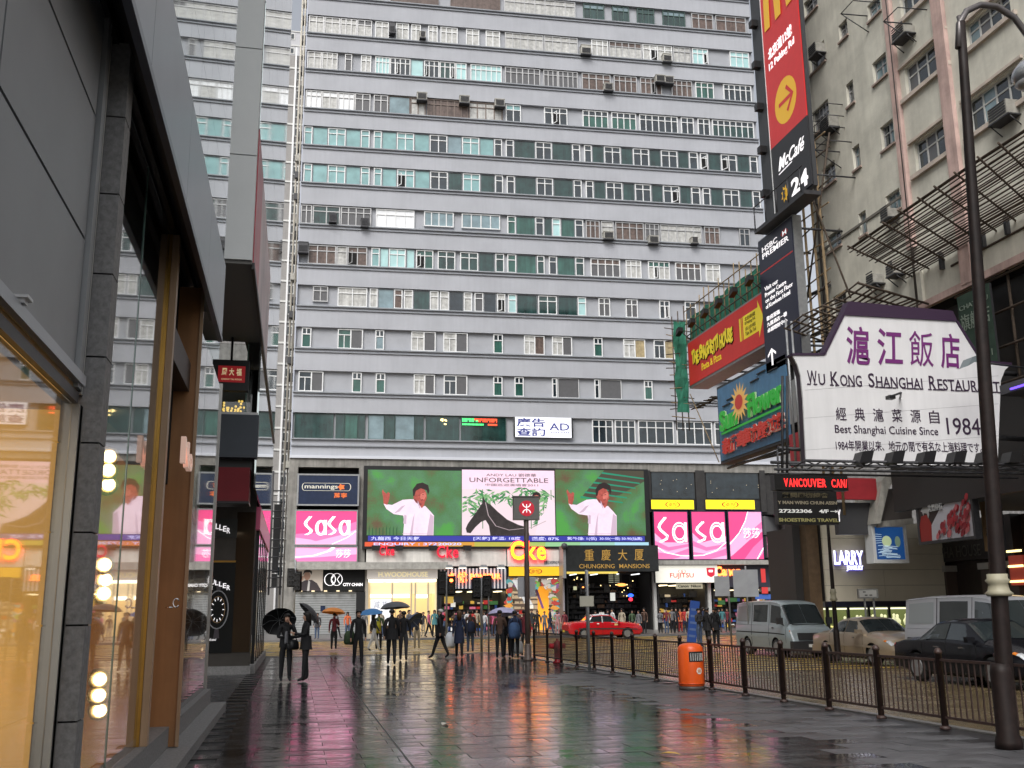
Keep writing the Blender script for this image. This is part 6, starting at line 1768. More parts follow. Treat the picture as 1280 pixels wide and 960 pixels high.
# ================================================================== LEFT SIDE: shop front close to the camera
panelg = mat('grey_metal_panel', (.29, .30, .305), .42, metal=.35, noise=.06, ns=2)
fascm = mat('steel_fascia', (.26, .28, .31), .30, metal=.6, noise=.06, ns=1.5)
granite = mat('flamed_granite', (.25, .245, .24), .7, noise=.3, ns=30)
mirror = mat('mirror_glass', (.55, .62, .62), .035, metal=.85, bump=.02, bs=1.5)
shopglass = mat('shop_glass', (.92, .95, .93), .02, trans=1.0, ior=1.5)
shopglass2 = mat('low_iron_glass', (.96, .95, .9), .02, trans=1.0, ior=1.22)
wood = mat('teak_panel', (.36, .17, .065), .45, noise=.15, ns=2, streak=.3)
woodl = mat('teak_edge', (.46, .30, .18), .4, noise=.15, ns=2, streak=.3)
bronze = mat('brushed_gold', (.45, .25, .05), .3, metal=.7, noise=.15)
warmwall = mat('gold_interior', (.55, .34, .10), .6, noise=.3, ns=.9, es=.36, ec=(.85, .48, .12))  # the walls' own glow stands in for lamplight in the gold room
z_f0 = LF.pix(277, 427, -.3)[1]; z_f1 = LF.pix(280, 331, -.3)[1]
Yfe = LF.ux(278, (z_f0 + z_f1) / 2, -.3)
Yp0 = LF.ux(107, 1.6, -.15); Yp1 = LF.ux(115, 1.6, -.15)
Yj = LF.ux(196, 1.6, -.10); Yw = LF.ux(231, 1.6, -.2); Ye = LF.ux(261, 1.6, 0)
zc0 = LF.pix(0, 414)[1]; zc1_ = LF.pix(0, 391)[1]; zc2 = LF.pix(0, 370)[1]
YM = LF.ux(69, 1.6)
print('left', z_f0, z_f1, Yfe, Yp0, Yp1, Yj, Yw, Ye, zc0, zc1_, zc2, YM)
Y0 = 1.5
ls = T('luxury_shop', 'near left shop front of grey panels, teak portal and gold lit windows', 'shop', LF, (Ye / 2 + 1, 0, 0))
def LB(x0, x1, y0, y1, z0, z1, nm, m, par=None): return MB().box(x0, x1, y0, y1, z0, z1).build(nm, m, par or ls)
# plinth
LB(Y0, Ye + .05, -.36, .1, 0.001, .13, 'step', granite)
LB(Y0, Ye + .02, -.10, .12, .133, .36, 'sill', granite)
# grey wall panels over the near windows
zsof = z_f0 + .35
hp = (zsof - zc2) / 3
PW = 2.05
k = 0; x = Yp0 - .35
while x > Y0:
    xa = max(Y0, x - PW)
    for j in range(3):
        LB(xa + .012, x - .012, -.03, .08, zc2 + hp * j + .012, zc2 + hp * (j + 1) - .012, 'wall_panel', panelg)
    x = xa if xa > Y0 else -1
LB(Y0, Ye, .085, .3, zc2 + .005, z_f0 + .34, 'backing_wall', blackm)
# cove with small lamps above the near glass
LB(Y0, Yp0 - .2, -.075, -.035, zc1_ + .003, zc2 - .003, 'cove', mat('pale_cove', (.42, .44, .46), .35, metal=.4))
for px in (12, 62):
    u = LF.ux(px, zc2, -.2)
    s = MB(); s.box(u - .03, u + .03, -.09, -.04, zc2 - .002, zc2 + .02); s.box(u - .05, u + .05, -.11, -.03, zc2 + .02, zc2 + .035)
    s.build('cove_lamp', mat('lamp_white', (.6, .6, .6), .3), ls)
LB(Y0, Yp0 - .2, -.03, .06, zc0 + .05, zc1_, 'gold_band', bronze)
LB(Y0, Yp0 - .2, -.04, .05, zc0 - .02, zc0 + .047, 'dark_rail', black)
LB(Y0, YM - .05, -.005, .01, .363, zc0 - .022, 'window_glass', shopglass2)
LB(YM + .05, Yp0 - .02, -.005, .01, .363, zc0 - .022, 'window_glass', shopglass2)
for u in (YM, YM + .85, Yp0 - .12):
    LB(u - .045, u + .045, -.05, .07, .363, zc0 - .022, 'mullion', mat('satin_steel', (.35, .34, .32), .3, metal=.8))
# channels and pipes between panels and granite pilaster
for i, (o_, w_, m) in enumerate(((-.34, .10, panelg), (-.22, .05, dsteel), (-.13, .05, mat('pale_strip', (.45, .45, .42), .5, noise=.2)), (-.06, .05, dsteel))):
    LB(Yp0 + o_, Yp0 + o_ + w_, -.06 + i * .012, .08, zc0 + .06, z_f0 + .30, 'cable_channel', m)
nb = 9
hb = (z_f0 + .25 - .37) / nb
for k in range(nb):
    LB(Yp0, Yp1, -.15, .12, .37 + hb * k + .006, .37 + hb * (k + 1) - .006, 'granite_block', granite)
LB(Yp0 + .015, Yp1 - .015, -.135, .11, .37, z_f0 + .25, 'pilaster_core', blackm)
# upper reflecting glazing between pilaster and portal, and beyond
zmid = 3.9
for a, b in ((Yp1 + .02, (Yp1 + Yj) / 2 - .01), ((Yp1 + Yj) / 2 + .01, Yj - .02)):
    LB(a, b, -.004, .012, .363, z_f0 + .2, 'window_glass', shopglass)
for a, b in ((Yw + .08, (Yw + Ye) / 2 - .01), ((Yw + Ye) / 2 + .01, Ye - .02)):
    LB(a, b, -.004, .012, .363, z_f0 + .2, 'window_glass', shopglass)
LB((Yp1 + Yj) / 2 - .008, (Yp1 + Yj) / 2 + .008, -.01, .02, .363, z_f0 + .2, 'glass_fin', mat('edge_green', (.12, .2, .17), .2))
LB(Ye - .05, Ye, -.03, .08, .363, z_f0 + .3, 'end_post', mat('satin_steel', (.35, .34, .32)))
# portal
LB(Yj - .13, Yj, -.10, -.033, .363, z_f0 + .2, 'portal_jamb', woodl)
LB(Yj - .14, Yj, -.03, .012, .363, z_f0 + .2, 'gold_edge', bronze)
LB(Yw, Yw + .07, -.2, .9, .14, z_f0 + .2, 'teak_wall', wood)
LB(Yw - .02, Yw - .003, -.215, -.175, .14, z_f0 + .2, 'portal_edge', woodl)
LB(Yj + .005, Yw - .02, .6, .7, .14, z_f0 + .2, 'recess_back', wood)
LB(Yj + .02, Yw - .03, -.1, .5, 4.25, 4.6, 'portal_lintel', mat('dark_lintel', (.045, .03, .025), .5))
a, z1 = LF.pix(197, 520, -.1); _, z0 = LF.pix(197, 560, -.1)
tfm = Matrix.Translation((Yw - .42, 0, 0))
text(ls, 'Mo', Yj + .25, Yj + 1.1, z0, z1, -.2, mat('pearl_letter', (.75, .5, .4), .4, es=.3), bold=.02, thick=.05)
q = MB(); q.tube([(Yj + .35, -.24 + .03 * cos(R(t_)), 1.72 + .045 * sin(R(t_))) for t_ in range(-150, 151, 30)], .008, 5)
q.tube([(Yj + .35, -.21, 1.675), (Yj + .35, -.14, 1.675)], .008, 5)
q.build('door_handle', mat('chrome', (.7, .7, .7), .15, metal=1), ls)
# steel canopy fascia with dark soffit
for k in range(7):
    a = Yfe - 2.45 * (k + 1) + .01; b = Yfe - 2.45 * k
    if b < Y0: break
    LB(max(a, Y0), b, -.32, -.28, z_f0, z_f1, 'fascia_panel', fascm)
LB(Y0, Yfe - .01, -.278, .34, z_f0 + .36, z_f1 - .02, 'canopy_core', dsteel)
LB(Y0, Yfe - .01, -.33, -.27, z_f0 - .07, z_f0 - .003, 'canopy_lip', mat('lip_steel', (.10, .11, .14), .3, metal=.6))
q = MB()
for k in range(3): q.box(Y0, Yfe - .1, -.2 + k * .13, -.15 + k * .13, z_f0 + .2 + k * .03, z_f0 + .35)
q.build('soffit_rail', black, ls, kind='stuff')
# interior: gold walls, floor, ceiling, lamps and goods
LB(Y0, Yp1, 2.6, 2.7, .1, 4.6, 'interior_wall', warmwall)
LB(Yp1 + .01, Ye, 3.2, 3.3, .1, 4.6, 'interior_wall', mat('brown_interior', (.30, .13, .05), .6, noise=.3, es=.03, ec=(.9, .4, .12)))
LB(Ye - .1, Ye - .02, .12, 3.19, .1, 4.6, 'interior_wall', wood)
LB(Yp1 - .06, Yp1, .14, 2.59, .13, 4.5, 'interior_wall', warmwall)
LB(Yj + .06, Yj + .12, .14, 3.1, .13, 3.3, 'interior_wall', mat('orange_interior', (.45, .17, .06), .5, noise=.25, es=.22, ec=(.9, .35, .1)))  # orange wall glows by itself in place of lamplight falling on it
LB(Y0, Ye, .09, 3.19, .02, .12, 'interior_floor', mat('marble_floor', (.45, .38, .26), .15))
LB(Y0, Yp1, .12, 2.59, zc0 + .0, zc0 + .1, 'interior_ceiling', mat('ceiling_cream', (.6, .5, .35), .7))
LB(Yp1 + .1, Ye - .1, .12, 3.19, 4.3, 4.4, 'interior_ceiling', mat('dark_ceiling', (.05, .04, .035), .7))
LB(Y0, Yp1 - .1, 1.0, 1.35, zc0 - .04, zc0 - .003, 'strip_light', E('interior_strip', (1, .80, .48), 3.2))
lamp_e = E('halogen', (1, .78, .42), 9.0)
for i, (px, py) in enumerate(((134, 571), (133, 588), (133, 606), (128, 706), (129, 725), (127, 742), (122, 849), (121, 869), (122, 888), (247, 801), (247, 812), (245, 823), (84, 503))):
    d = .14 if i < 9 else .5
    u, z = LF.pix(px, py, d)
    s = T('spot_lamp', None, 'spot lamp', LF, (u, d, z), 'halogen spot lamps behind the glass of the left shop')
    grp = ['upper', 'middle', 'lower'][i // 3] if i < 9 else ('far small' if i < 12 else 'near ceiling')
    s['label'] = {'upper': '%s lamp of the upper trio beside the granite pilaster', 'middle': '%s lamp of the middle trio beside the granite pilaster', 'lower': '%s lamp of the lowest trio beside the granite pilaster', 'far small': '%s small lamp in the far window past the teak wall', 'near ceiling': 'bright %s ceiling lamp in the gold window'}[grp] % (['top', 'centre', 'bottom'][i % 3] if i < 12 else 'oval')
    r_ = .055 if i < 9 else .03
    q = MB()
    tf = Matrix.Translation((u, d, z)) @ Matrix.Rotation(R(200), 4, 'Z') @ Matrix.Rotation(R(90), 4, 'Y')
    rg = [[tf @ Vector((rr_ * cos(2 * pi * k / 12), rr_ * sin(2 * pi * k / 12), zz)) for k in range(12)] for rr_, zz in ((r_, 0), (r_ * 1.5, .02), (r_ * 1.6, -.06), (r_, -.12))]
    q.rings(rg[:], 0)
    q.build('housing', mat('lamp_gold', (.5, .35, .15), .3, metal=.8), s)
    q = MB(); q.ball(tf @ Vector((0, 0, .028)), r_ * .98, 10)
    q.build('bulb', lamp_e, s)
# goods: red bags on a white stand behind the near mullion, dark mannequin
sd = T('display_stand', 'white display stand with dark red bags inside the gold window', 'stand', LF, (Yp0 - .6, .5, .12))
q = MB()
for z in (.36, .62, .9): q.box(Yp0 - 1.1, Yp0 - .15, .3, .75, z, z + .04)
q.box(Yp0 - 1.1, Yp0 - 1.06, .3, .75, .12, .9); q.box(Yp0 - .19, Yp0 - .15, .3, .75, .12, .9)
q.build('shelf', white, sd, kind='stuff')
for k, (du, z) in enumerate(((-.85, .40), (-.5, .40), (-.8, .66), (-.4, .66))):
    s = T('handbag', ['dark red handbag on the lower shelf, nearer the camera', 'dark red handbag on the lower shelf, further back', 'dark red handbag on the upper shelf, nearer the camera', 'dark red handbag on the upper shelf, further back'][k], 'handbag', LF, (Yp0 + du, .5, z), 'red handbags on the white stand')
    q = MB(); q.prism([(Yp0 + du - .13, z), (Yp0 + du + .13, z), (Yp0 + du + .1, z + .16), (Yp0 + du - .1, z + .16)], .42, .55)
    q.build('bag_body', mat('oxblood', (.22, .02, .02), .35), s)
    q = MB(); q.tube([(Yp0 + du + .07 * cos(R(t_)), .48, z + .15 + .07 * sin(R(t_))) for t_ in range(0, 181, 30)], .008, 4); q.build('handle', mat('oxblood', (.22, .02, .02)), s)

# curtain wall above the canopy, running back to the grey slab
X1 = 19.6
cw_ = T('curtain_wall_tower', 'mirror glass tower over the left shop with a smooth grey slab edge', 'building', LF, (14, .35, z_f1))
hP = 2.6
for k in range(11):
    for j in range(15):
        a = 44.5 - 3.2 * (k + 1); b = 44.5 - 3.2 * k
        z = z_f1 + .1 + j * hP
        if b < 2: continue
        q = MB(); q.box(a + .01, b - .01, 2.15, 2.2, z + .01, z + hP - .01)
        q.build('glass_panel', mirror, cw_)
LB(2, 44.5, 2.205, 5, z_f1, z_f1 + .1 + 15 * hP, 'tower_core', blackm, cw_)
FB = Fr((0, X1, 0), 0)
xs0, zsl = FB.pix(317, 331)
xl0 = FB.pix(281, 331)[0]
X_B = -1.05
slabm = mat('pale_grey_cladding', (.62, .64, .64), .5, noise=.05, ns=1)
zz = zsl; j = 0
while zz < z_f1 + 40:
    h_ = 2.35 if j else 2.2
    q = MB(); q.box(xl0, X_B, X1 - .25, X1 - .002, zz + .012, zz + h_ - .012)
    o = q.mesh('cladding_slab'); 
    # built in world axes, so hang it under its own tower thing
    if j == 0:
        sl = T('slab_tower', 'plain pale grey slab tower overhanging the street corner at left', 'building', W, (-1.4, X1, zsl))
    q.build('cladding_slab', slabm, sl)
    zz += h_; j += 1
YB1 = 40.9
q = MB(); q.rings([[(x, y, z) for x, y in ((xl0, X1), (X_B - .02, X1), (X_B - .02, YB1), (X_B - .1, YB1), (xl0, 20.6))] for z in (zsl + .01, zz)], 0, False); q.build('core', dsteel, sl)
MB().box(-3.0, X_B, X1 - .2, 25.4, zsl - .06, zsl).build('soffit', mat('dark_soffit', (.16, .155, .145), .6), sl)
# street side of the slab tower: mirror glazing with a pink poster strip
for k in range(9):
    for j in range(14):
        a = X1 + (YB1 - X1) * k / 9; b = X1 + (YB1 - X1) * (k + 1) / 9
        z = zsl + j * 2.9
        m_ = mirror
        if j == 0 and 1 <= k < 4: m_ = mat('poster_pink_print', (.60, .42, .42), .35, noise=.4, ns=.5)
        if j == 0 and k < 1: m_ = mat('poster_red_print', (.50, .04, .06), .35, noise=.3, ns=.5)
        MB().box(X_B - .02, X_B + .02, a + .01, b - .01, z + .015, z + 2.885).build('side_panel', m_, sl)
MB().box(X_B - .01, X_B + .05, X1 - .1, YB1, zsl - .12, zsl + .01).build('edge_trim', black, sl)
MB().box(X_B - .03, X_B + .01, 25.4, YB1, 4.6, zsl - .13).build('side_glazing', mirror, sl)
FC = Fr((0, 25.2, 0), 0)
a, zt_ = FC.pix(262, 517); b, zb_ = FC.pix(322, 572)
b = X_B + .03
MB().box(-8, b, 25.2, 25.5, zb_, zt_).build('navy_fascia', mat('slate_navy', (.035, .045, .06), .4, noise=.1), sl)
MB().box(-8, b - .03, 25.25, 25.4, zt_ + .002, zt_ + .07).build('balustrade_rail', alu, sl)
MB().box(-8, b - .2, 25.6, 25.65, zt_, zsl - .07).build('lobby_glass', shopglass, sl)
MB().box(-8, b - .2, 28.4, 28.5, zb_, zsl - .07).build('lobby_wall', mat('lobby_dark', (.05, .055, .05), .4), sl)
MB().box(-8, b - .2, 25.5, 28.4, zb_ + .1, zb_ + .2).build('lobby_floor', dk, sl)
MB().box(b - .36, b - .33, 25.5, 28.4, zb_, zsl - .07).build('lobby_fin', mat('green_glass_fin', (.12, .19, .16), .15), sl)
q = MB()
for k in range(60):
    q.ball((FC.pix(rnd.uniform(266, 300), 500)[0], 27 + rnd.random(), zt_ + rnd.uniform(.05, .75)), .035, 5)
q.build('chandelier_beads', E('gold_sparkle', (.9, .6, .12), .8), sl, kind='stuff')
t, a2, b2, z0, z1 = signbox(FC, 266, 449, 311, 487, -.3, .25, 'jeweller_sign', 'black box sign with red panel and gold 周大福 characters', 'sign', black)
mp = map01(a2, b2, z0, z1)
flat(t, [[(.16, .26), (.90, .26), (.90, .80), (.16, .80)]], mp, -.305, mat('deep_red', (.30, .012, .015), .4, es=.3), 'red_panel')
for i, c in enumerate('周大福'):
    text(t, c, mp(.26 + .2 * i, 0)[0], mp(.40 + .2 * i, 0)[0], mp(0, .48)[1], mp(0, .72)[1], -.31, mat('pale_gold', (.7, .6, .35), .4, es=.35), bold=.02)
text(t, 'CHOW TAI FOOK', mp(.26, 0)[0], mp(.82, 0)[0], mp(0, .33)[1], mp(0, .38)[1], -.31, mat('pale_gold', (.7, .6, .35), .4))
MB().tube([((a2 + b2) / 2, -.2, z1), ((a2 + b2) / 2, -.2, zsl - .06)], .03, 5).build('hanger', black, t)
zb2 = zb_
_, zr1 = FC.pix(290, 585); _, zr0 = FC.pix(290, 627)
MB().box(-8, b - .12, 25.6, 26.2, zr1, zb2).build('black_band', black, sl)
aw = T('red_awning', 'deep red fabric awning above the watch advertisement', 'awning', FC, (-1.6, .1, zr0))
MB().prism([(-6, zr0), (b - .15, zr0), (b - .15, zr1 - .003), (-6, zr1 - .003)], -.15, .7).build('fabric', mat('awning_red', (.16, .008, .014), .7, noise=.15), aw)
MB().box(-6, b - .14, -.17, .72, zr0 - .06, zr0 - .003).build('bottom_bar', black, aw)
# watch shop ground floor
FD = Fr((0, 29.6, 0), 0)
xr = FD.pix(315, 764)[0]
wsT = T('watch_shop', 'dark corner watch shop with Muller Geneve advertisement panels', 'shop', W, (-2, 29.6, 0))
ztop = FD.pix(290, 632)[1]
MB().box(-8, xr, 29.6, 30.0, 0.001, ztop + 1.2).build('front_wall', mat('bronze_panel', (.075, .068, .06), .35, metal=.4, noise=.15), wsT)
MB().box(-8, X_B - .06, 30.0, YB1, ztop, 4.8).build('ceiling_band', black, wsT)
MB().box(-8, xr + .03, 29.45, 29.6, .001, .22).build('plinth', granite, wsT)
MB().box(-8, X_B - .3, 30.0, YB1 - .1, .001, .04).build('shop_floor', dk, wsT)
MB().box(-3.2, -3.1, 30.0, YB1, .04, ztop).build('inner_wall', mat('watch_inner', (.05, .035, .025), .3), wsT)
ad = T('watch_advertisement', 'black watch advertisement panel with white MULLER arc lettering', 'advertisement', FD, (FD.pix(285, 800)[0], -.05, .5))
a, z1 = FD.pix(252, 703, -.05); b, z0 = FD.pix(291, 816, -.05)
b = FD.pix(292, 760, -.05)[0]
MB().box(a, b, -.05, -.005, z0, z1).build('panel', mat('ad_black', (.012, .014, .014), .2), ad)
MB().box(a, b, -.06, -.004, z1 + .003, z1 + .05).build('panel_frame', bronze, ad)
def arctext(st, px0, px1, py0, py1, drop, m, par):
    n = len(st)
    for i, c in enumerate(st):
        f = (i + .5) / n
        x = px0 + (px1 - px0) * f; y = py0 + drop * f * f
        q0 = FD.pix(x - (px1 - px0) / n * .42, y, -.07); q1 = FD.pix(x + (px1 - px0) / n * .42, y + (py1 - py0), -.07)
        text(par, c, q0[0], q1[0], q1[1], q0[1], -.07, m, bold=.015, thick=.006)
arctext('MULLER', 259, 288, 724, 730, 9, wtxt, ad)
arctext('GENEVE', 246, 266, 731, 735, 2, wtxt, ad)
a1, z1 = FD.pix(256, 798, -.07); b1, z0 = FD.pix(270, 802, -.07)
text(ad, 'complicated', a1, b1, z0, z1, -.06, wtxt, shear=.3, thick=.004)
for (cx, cy, r_) in ((272, 762, 22), (254, 765, 16)):
    u, z = FD.pix(cx, cy, -.06); rr_ = r_ * .0232
    flat(ad, strip(arc(u, z, rr_ * .55, rr_, 0, 360, 20), .03), lambda x, z: (x, z), -.062, mat('watch_steel', (.35, .36, .38), .3, metal=.4), 'watch_case')
    flat(ad, strip(arc(u, z, rr_ * .38, rr_ * .7, 0, 360, 16), .015), lambda x, z: (x, z), -.066, mat('watch_gold', (.4, .25, .12), .3, metal=.4), 'watch_dial')
    flat(ad, sum([strip([(u + rr_ * .35 * cos(R(k * 30)), z + rr_ * .65 * sin(R(k * 30))), (u + rr_ * .25 * cos(R(k * 30)), z + rr_ * .5 * sin(R(k * 30)))], .02) for k in range(12)], []), lambda x, z: (x, z), -.07, wtxt, 'hour_marks')
    flat(ad, [[(u - .05, z + rr_), (u + .05, z + rr_), (u + .08, z + rr_ * 1.5), (u - .08, z + rr_ * 1.5)], [(u - .05, z - rr_), (u + .05, z - rr_), (u + .08, z - rr_ * 1.5), (u - .08, z - rr_ * 1.5)]], lambda x, z: (x, z), -.068, mat('strap_dark', (.06, .05, .06), .4), 'strap')
hd = T('watch_header', 'dark header panel with larger white MULLER GENEVE arc', 'sign', FD, (FD.pix(275, 660)[0], -.05, 3.8))
a, z1 = FD.pix(256, 648, -.05); b, z0 = FD.pix(296, 672, -.05)
MB().box(a - .4, b, -.05, -.005, z0, z1).build('panel', mat('header_panel', (.05, .052, .048), .3), hd)
arctext('MULLER', 260, 288, 653, 660, 8, wtxt, hd)
arctext('GENEVE', 250, 266, 665, 670, 1, wtxt, hd)
a, z1 = FD.pix(297, 640, -.05); b, z0 = FD.pix(313, 815, -.05)
MB().box(a, xr - .02, -.04, -.005, z0, z1).build('mirror_panel', mat('dark_mirror', (.12, .09, .06), .06, metal=.7), hd)
# street side windows of the watch shop
for k in range(6):
    a = 30.05 + k * 1.8
    q = MB(); q.box(X_B - .04, X_B - .02, a + .05, a + 1.7, .3, 3.9)
    q.build('window_glass', shopglass, wsT)
    MB().box(X_B - .09, X_B - .0, a - .05, a + .045, .25, 4.3).build('window_post', black, wsT)
MB().box(X_B - .12, X_B + .04, 29.6, YB1, .001, .25).build('base_course', granite, wsT)
MB().box(X_B - .1, X_B + .02, 29.6, YB1, 3.92, 4.55).build('head_band', mat('magenta_edge', (.35, .06, .12), .3, es=.1), wsT)
q = MB()
for k in range(10): q.box(X_B - .9, X_B - .5, 30.4 + k, 30.9 + k, .8, 1.0)
q.build('watch_tray', E('gold_tray', (.9, .6, .2), .5), wsT, kind='stuff')

# ================================================================== FAR TOWERS at the end of the gap
FT = Fr((0, 135, 0), 0)
def tower(name, label, x0, x1, y0, fr, col, nwin, dz, stripm=None):
    a, z1 = fr.pix(x0, y0); b, _ = fr.pix(x1, y0)
    b = fr.ux(x1, z1 * .5)
    t = T(name, label, 'building', fr, ((a + b) / 2, 0, 0))
    MB().box(a - 6, b, 0, 18, -.1, z1).build('wall', mat(name + '_wall_%g' % x0, col, .8, noise=.1, streak=.1), t)
    z = 6
    while z < z1 - 2:
        MB().box(a - 5.9, b + .02, -.1, -.003, z + 1.95, z + 2.2).build('floor_band', mat('band_pale', (.6, .6, .58), .7), t)
        for k in range(nwin):
            u = b - 1.15 - k * 2.6
            w_ = MB().box(u - .5, u + .5, -.08, -.003, z + .2, z + 1.6).build('window', mat('window_surround', (.62, .62, .6), .6), t)
            MB().box(u - .28, u + .28, -.12, -.083, z + .4, z + 1.4).build('pane', glass_dark, w_)
        z += dz
    return t, a, b, z1
t, a, b, z1 = tower('residential_tower', 'distant grey residential tower with pale floor bands in the gap beside the main block', 345, 373, 67, FT, (.30, .29, .28), 2, 2.9)
u = FT.ux(357, z1 * .5)
MB().box(u - .12, u + .12, -.5, -.11, 0, z1 + 1).build('corner_strip', mat('bright_trim', (.8, .8, .8), .5), t)
FT2 = Fr((0, 190, 0), 0)
tower('residential_tower', 'pale tower top rising behind the grey residential tower', 360, 377, 38, FT2, (.52, .52, .54), 2, 3.2)
# left neighbour across the main road, hidden mostly by the corner shop
nb_ = T('corner_block', 'dark old block with hanging sign frames left of the main block', 'building', FA, (UL - 9, 0, 0))
MB().box(UL - 30, UL - 2.6, 1.5, 16, 0.02, 34).build('wall', mat('old_grey_wall', (.19, .185, .18), .85, noise=.3, streak=.3), nb_)
q = MB()
for k in range(9):
    z = 9 + k * 2.8
    q.box(UL - 2.62, UL - 1.5, 1.0, 2.2, z, z + .12); q.tube([(UL - 2.4, .9, z), (UL - 1.4, .6, z + 1.2)], .04, 4)
q.build('balcony_rack', dsteel, nb_, kind='stuff')
for k in range(5):
    MB().box(UL - 1.15 - .04 * k, UL - .75, .3 + k * .6, .7 + k * .6, 3.6 + k * 1.1, 4.6 + k * 1.4).build('sign_back', black, nb_)
q = MB()
for k in range(11):
    z = 3.4 + k * .75
    q.tube([(UL - 3.2, -.3, z), (UL - .3, -.2, z + rnd.uniform(-.3, .3))], .05, 4)
for k in range(4): q.tube([(UL - 3.0 + k * .85, -.25, 3.0), (UL - 3.0 + k * .85, -.25, 12.5)], .07, 4)
q.build('sign_frame', dsteel, nb_, kind='stuff')
# buildings further right along the main road, behind the corner signs
rbk = T('neighbour_block', 'plain dark block continuing the street to the right behind the corner signs', 'building', FA, (UR + 16, 0, 0))
MB().box(UR + .3, UR + 34, .6, 14, 0.02, 17).build('wall', mat('old_grey_wall', (.19, .185, .18)), rbk)
MB().box(UR + .3, UR + 34, .2, .6, 3.6, 6.5).build('sign_band', mat('dark_band', (.05, .05, .055), .5), rbk)
MB().box(UR + .4, UR + 34, .55, .598, .03, 3.5).build('shop_fronts', dk, rbk)
for i, (x0, y0, x1, y1) in enumerate(((962, 733, 1006, 739), (966, 712, 992, 728))):
    a, z0 = FA.pix(x0, y1, -2); b, z1 = FA.pix(x1, y0, -2)
    s = T('shop_awning', ['straight pale canvas awning over the stall beyond the van', 'folded slanting awning arm above the straight awning'][i], 'awning', FA, ((a + b) / 2, -2, z0))
    if i == 0: MB().prism([(a, z0), (b, z0 + .25), (b, z1 + .1), (a, z1 - .05)], -2.2, .1).build('canvas', mat('pale_canvas', (.5, .5, .47), .7), s)
    else: MB().prism([(a, z0), (a + .25, z0 - .1), (b + .1, z1), (b, z1 + .15)], -2.0, -1.8).build('arm', mat('pale_canvas', (.5, .5, .47), .7), s)
for i, (x0, y0, x1, y1, m, lb) in enumerate(((951, 711, 957, 728, clutter[1], 'small red sign above the red and blue pair beyond the van'), (952, 734, 960, 742, clutter[1], 'small crimson sign below the upper red sign beyond the van'), (944, 743, 969, 749, clutter[4], 'narrow dark blue street banner beyond the van'), (960, 750, 976, 757, mat('brick_red', (.30, .08, .05), .6), 'brick red board just above the van roof'))):
    signbox(FA, x0, y0, x1, y1, -2.4 + i * .1, .15, 'small_sign', lb, 'sign', m)

# ================================================================== STREET FURNITURE
post_px = [(1259, 935), (1182, 913), (1102, 899), (1037, 886), (980, 877), (932, 870), (890, 863), (852, 857), (821, 851), (792, 846), (766, 841), (743, 837.5), (721.5, 834), (702, 830), (684.5, 828), (668, 827)]
ys = []
for px, _ in post_px:
    # intersection of the railing line with that image column, on the ground
    k = (px - 640) / FPX
    n_ = rt - fw * k
    y = (-(FA_) * n_.x + EYE.z * n_.z) / (n_.y + FB_ * n_.x)
    ys.append(y)
print('fence', [round(v, 1) for v in ys])
fence = T('pedestrian_railing', 'long brown steel pedestrian railing along the pavement edge', 'railing', W, (0, 0, 0))
fence.location = (FXL(ys[5]), ys[5], 0); fence.rotation_euler = (0, 0, -math.atan(FB_)); OFF[fence.name] = Vector((0, 0, 0))
c5 = ys[5]; kf = sqrt(1 + FB_ ** 2)
FENCE_L = 0.0
PH = 0.98
ys2 = [ys[0] - 4.4, ys[0] - 2.2] + ys
nbar = 0
postm = None; barm = None
bars_rest = MB()
for i, y in enumerate([(v_ - c5) * kf for v_ in ys2]):
    q = MB()
    q.lathe([(.045, 0), (.045, PH), (.055, PH), (.055, PH + .03), (.03, PH + .07), (.002, PH + .08)], (0, y, 0), 8)
    q.lathe([(.075, .001), (.075, .03), (.045, .05)], (0, y, 0), 8)
    q.build('post', rust, fence)
    if i + 1 < len(ys2):
        y1 = (ys2[i + 1] - c5) * kf
        for z in (.14, PH - .10):
            MB().box(-.018, .018, y + .045, y1 - .045, z, z + .035).build('rail', rust, fence)
        n = max(8, int(round(abs(y1 - y) / .115)))
        for k in range(1, n):
            yy = y + (y1 - y) * k / n
            if nbar < 290:
                if barm is None:
                    b = MB(); b.box(-.008, .008, -.008, .008, .175, PH - .10); barm = b.mesh('bar'); barm.materials.append(rust)
                o = bpy.data.objects.new('bar', barm); C.objects.link(o); o.parent = fence; o.location = (0, yy, 0)
                KIDS.setdefault(fence.name, []).append(o); nbar += 1
            else: bars_rest.box(-.008, .008, yy - .008, yy + .008, .175, PH - .10)
if bars_rest.v: bars_rest.build('bars_beyond', rust, fence, kind='stuff')

# litter bin
g = ground(865, 862)
bn = T('litter_bin', 'round orange litter bin with slotted mouth standing by the railing', 'litter bin', W, (g.x, g.y, 0), own=True)
om = mat('bin_orange', (.75, .10, .012), .35, noise=.12, ns=3)
bn.rotation_euler = (0, 0, R(12))
q = MB(); q.lathe([(.255, .07), (.265, .12), (.265, .78), (.25, .84), (.21, .89), (.12, .92), (.002, .925)], n=28); q.build('body', om, bn)
q = MB(); q.lathe([(.262, 0), (.262, .075)], n=28); q.build('base', mat('bin_base', (.06, .05, .045), .5), bn)
q = MB(); q.lathe([(.272, .115), (.272, .135)], n=28); q.build('lower_band', mat('bin_orange_dark', (.5, .06, .01), .4), bn)
q = MB()
def cyl_patch(q, r, a0, a1, z0, z1, n=8, m=0):
    for k in range(n):
        b0 = R(a0 + (a1 - a0) * k / n); b1 = R(a0 + (a1 - a0) * (k + 1) / n)
        q.face([(r * cos(b0), r * sin(b0), z0), (r * cos(b1), r * sin(b1), z0), (r * cos(b1), r * sin(b1), z1), (r * cos(b0), r * sin(b0), z1)], m)
cyl_patch(q, .269, -130, -58, .56, .76); q.build('opening', blackm, bn)
q = MB()
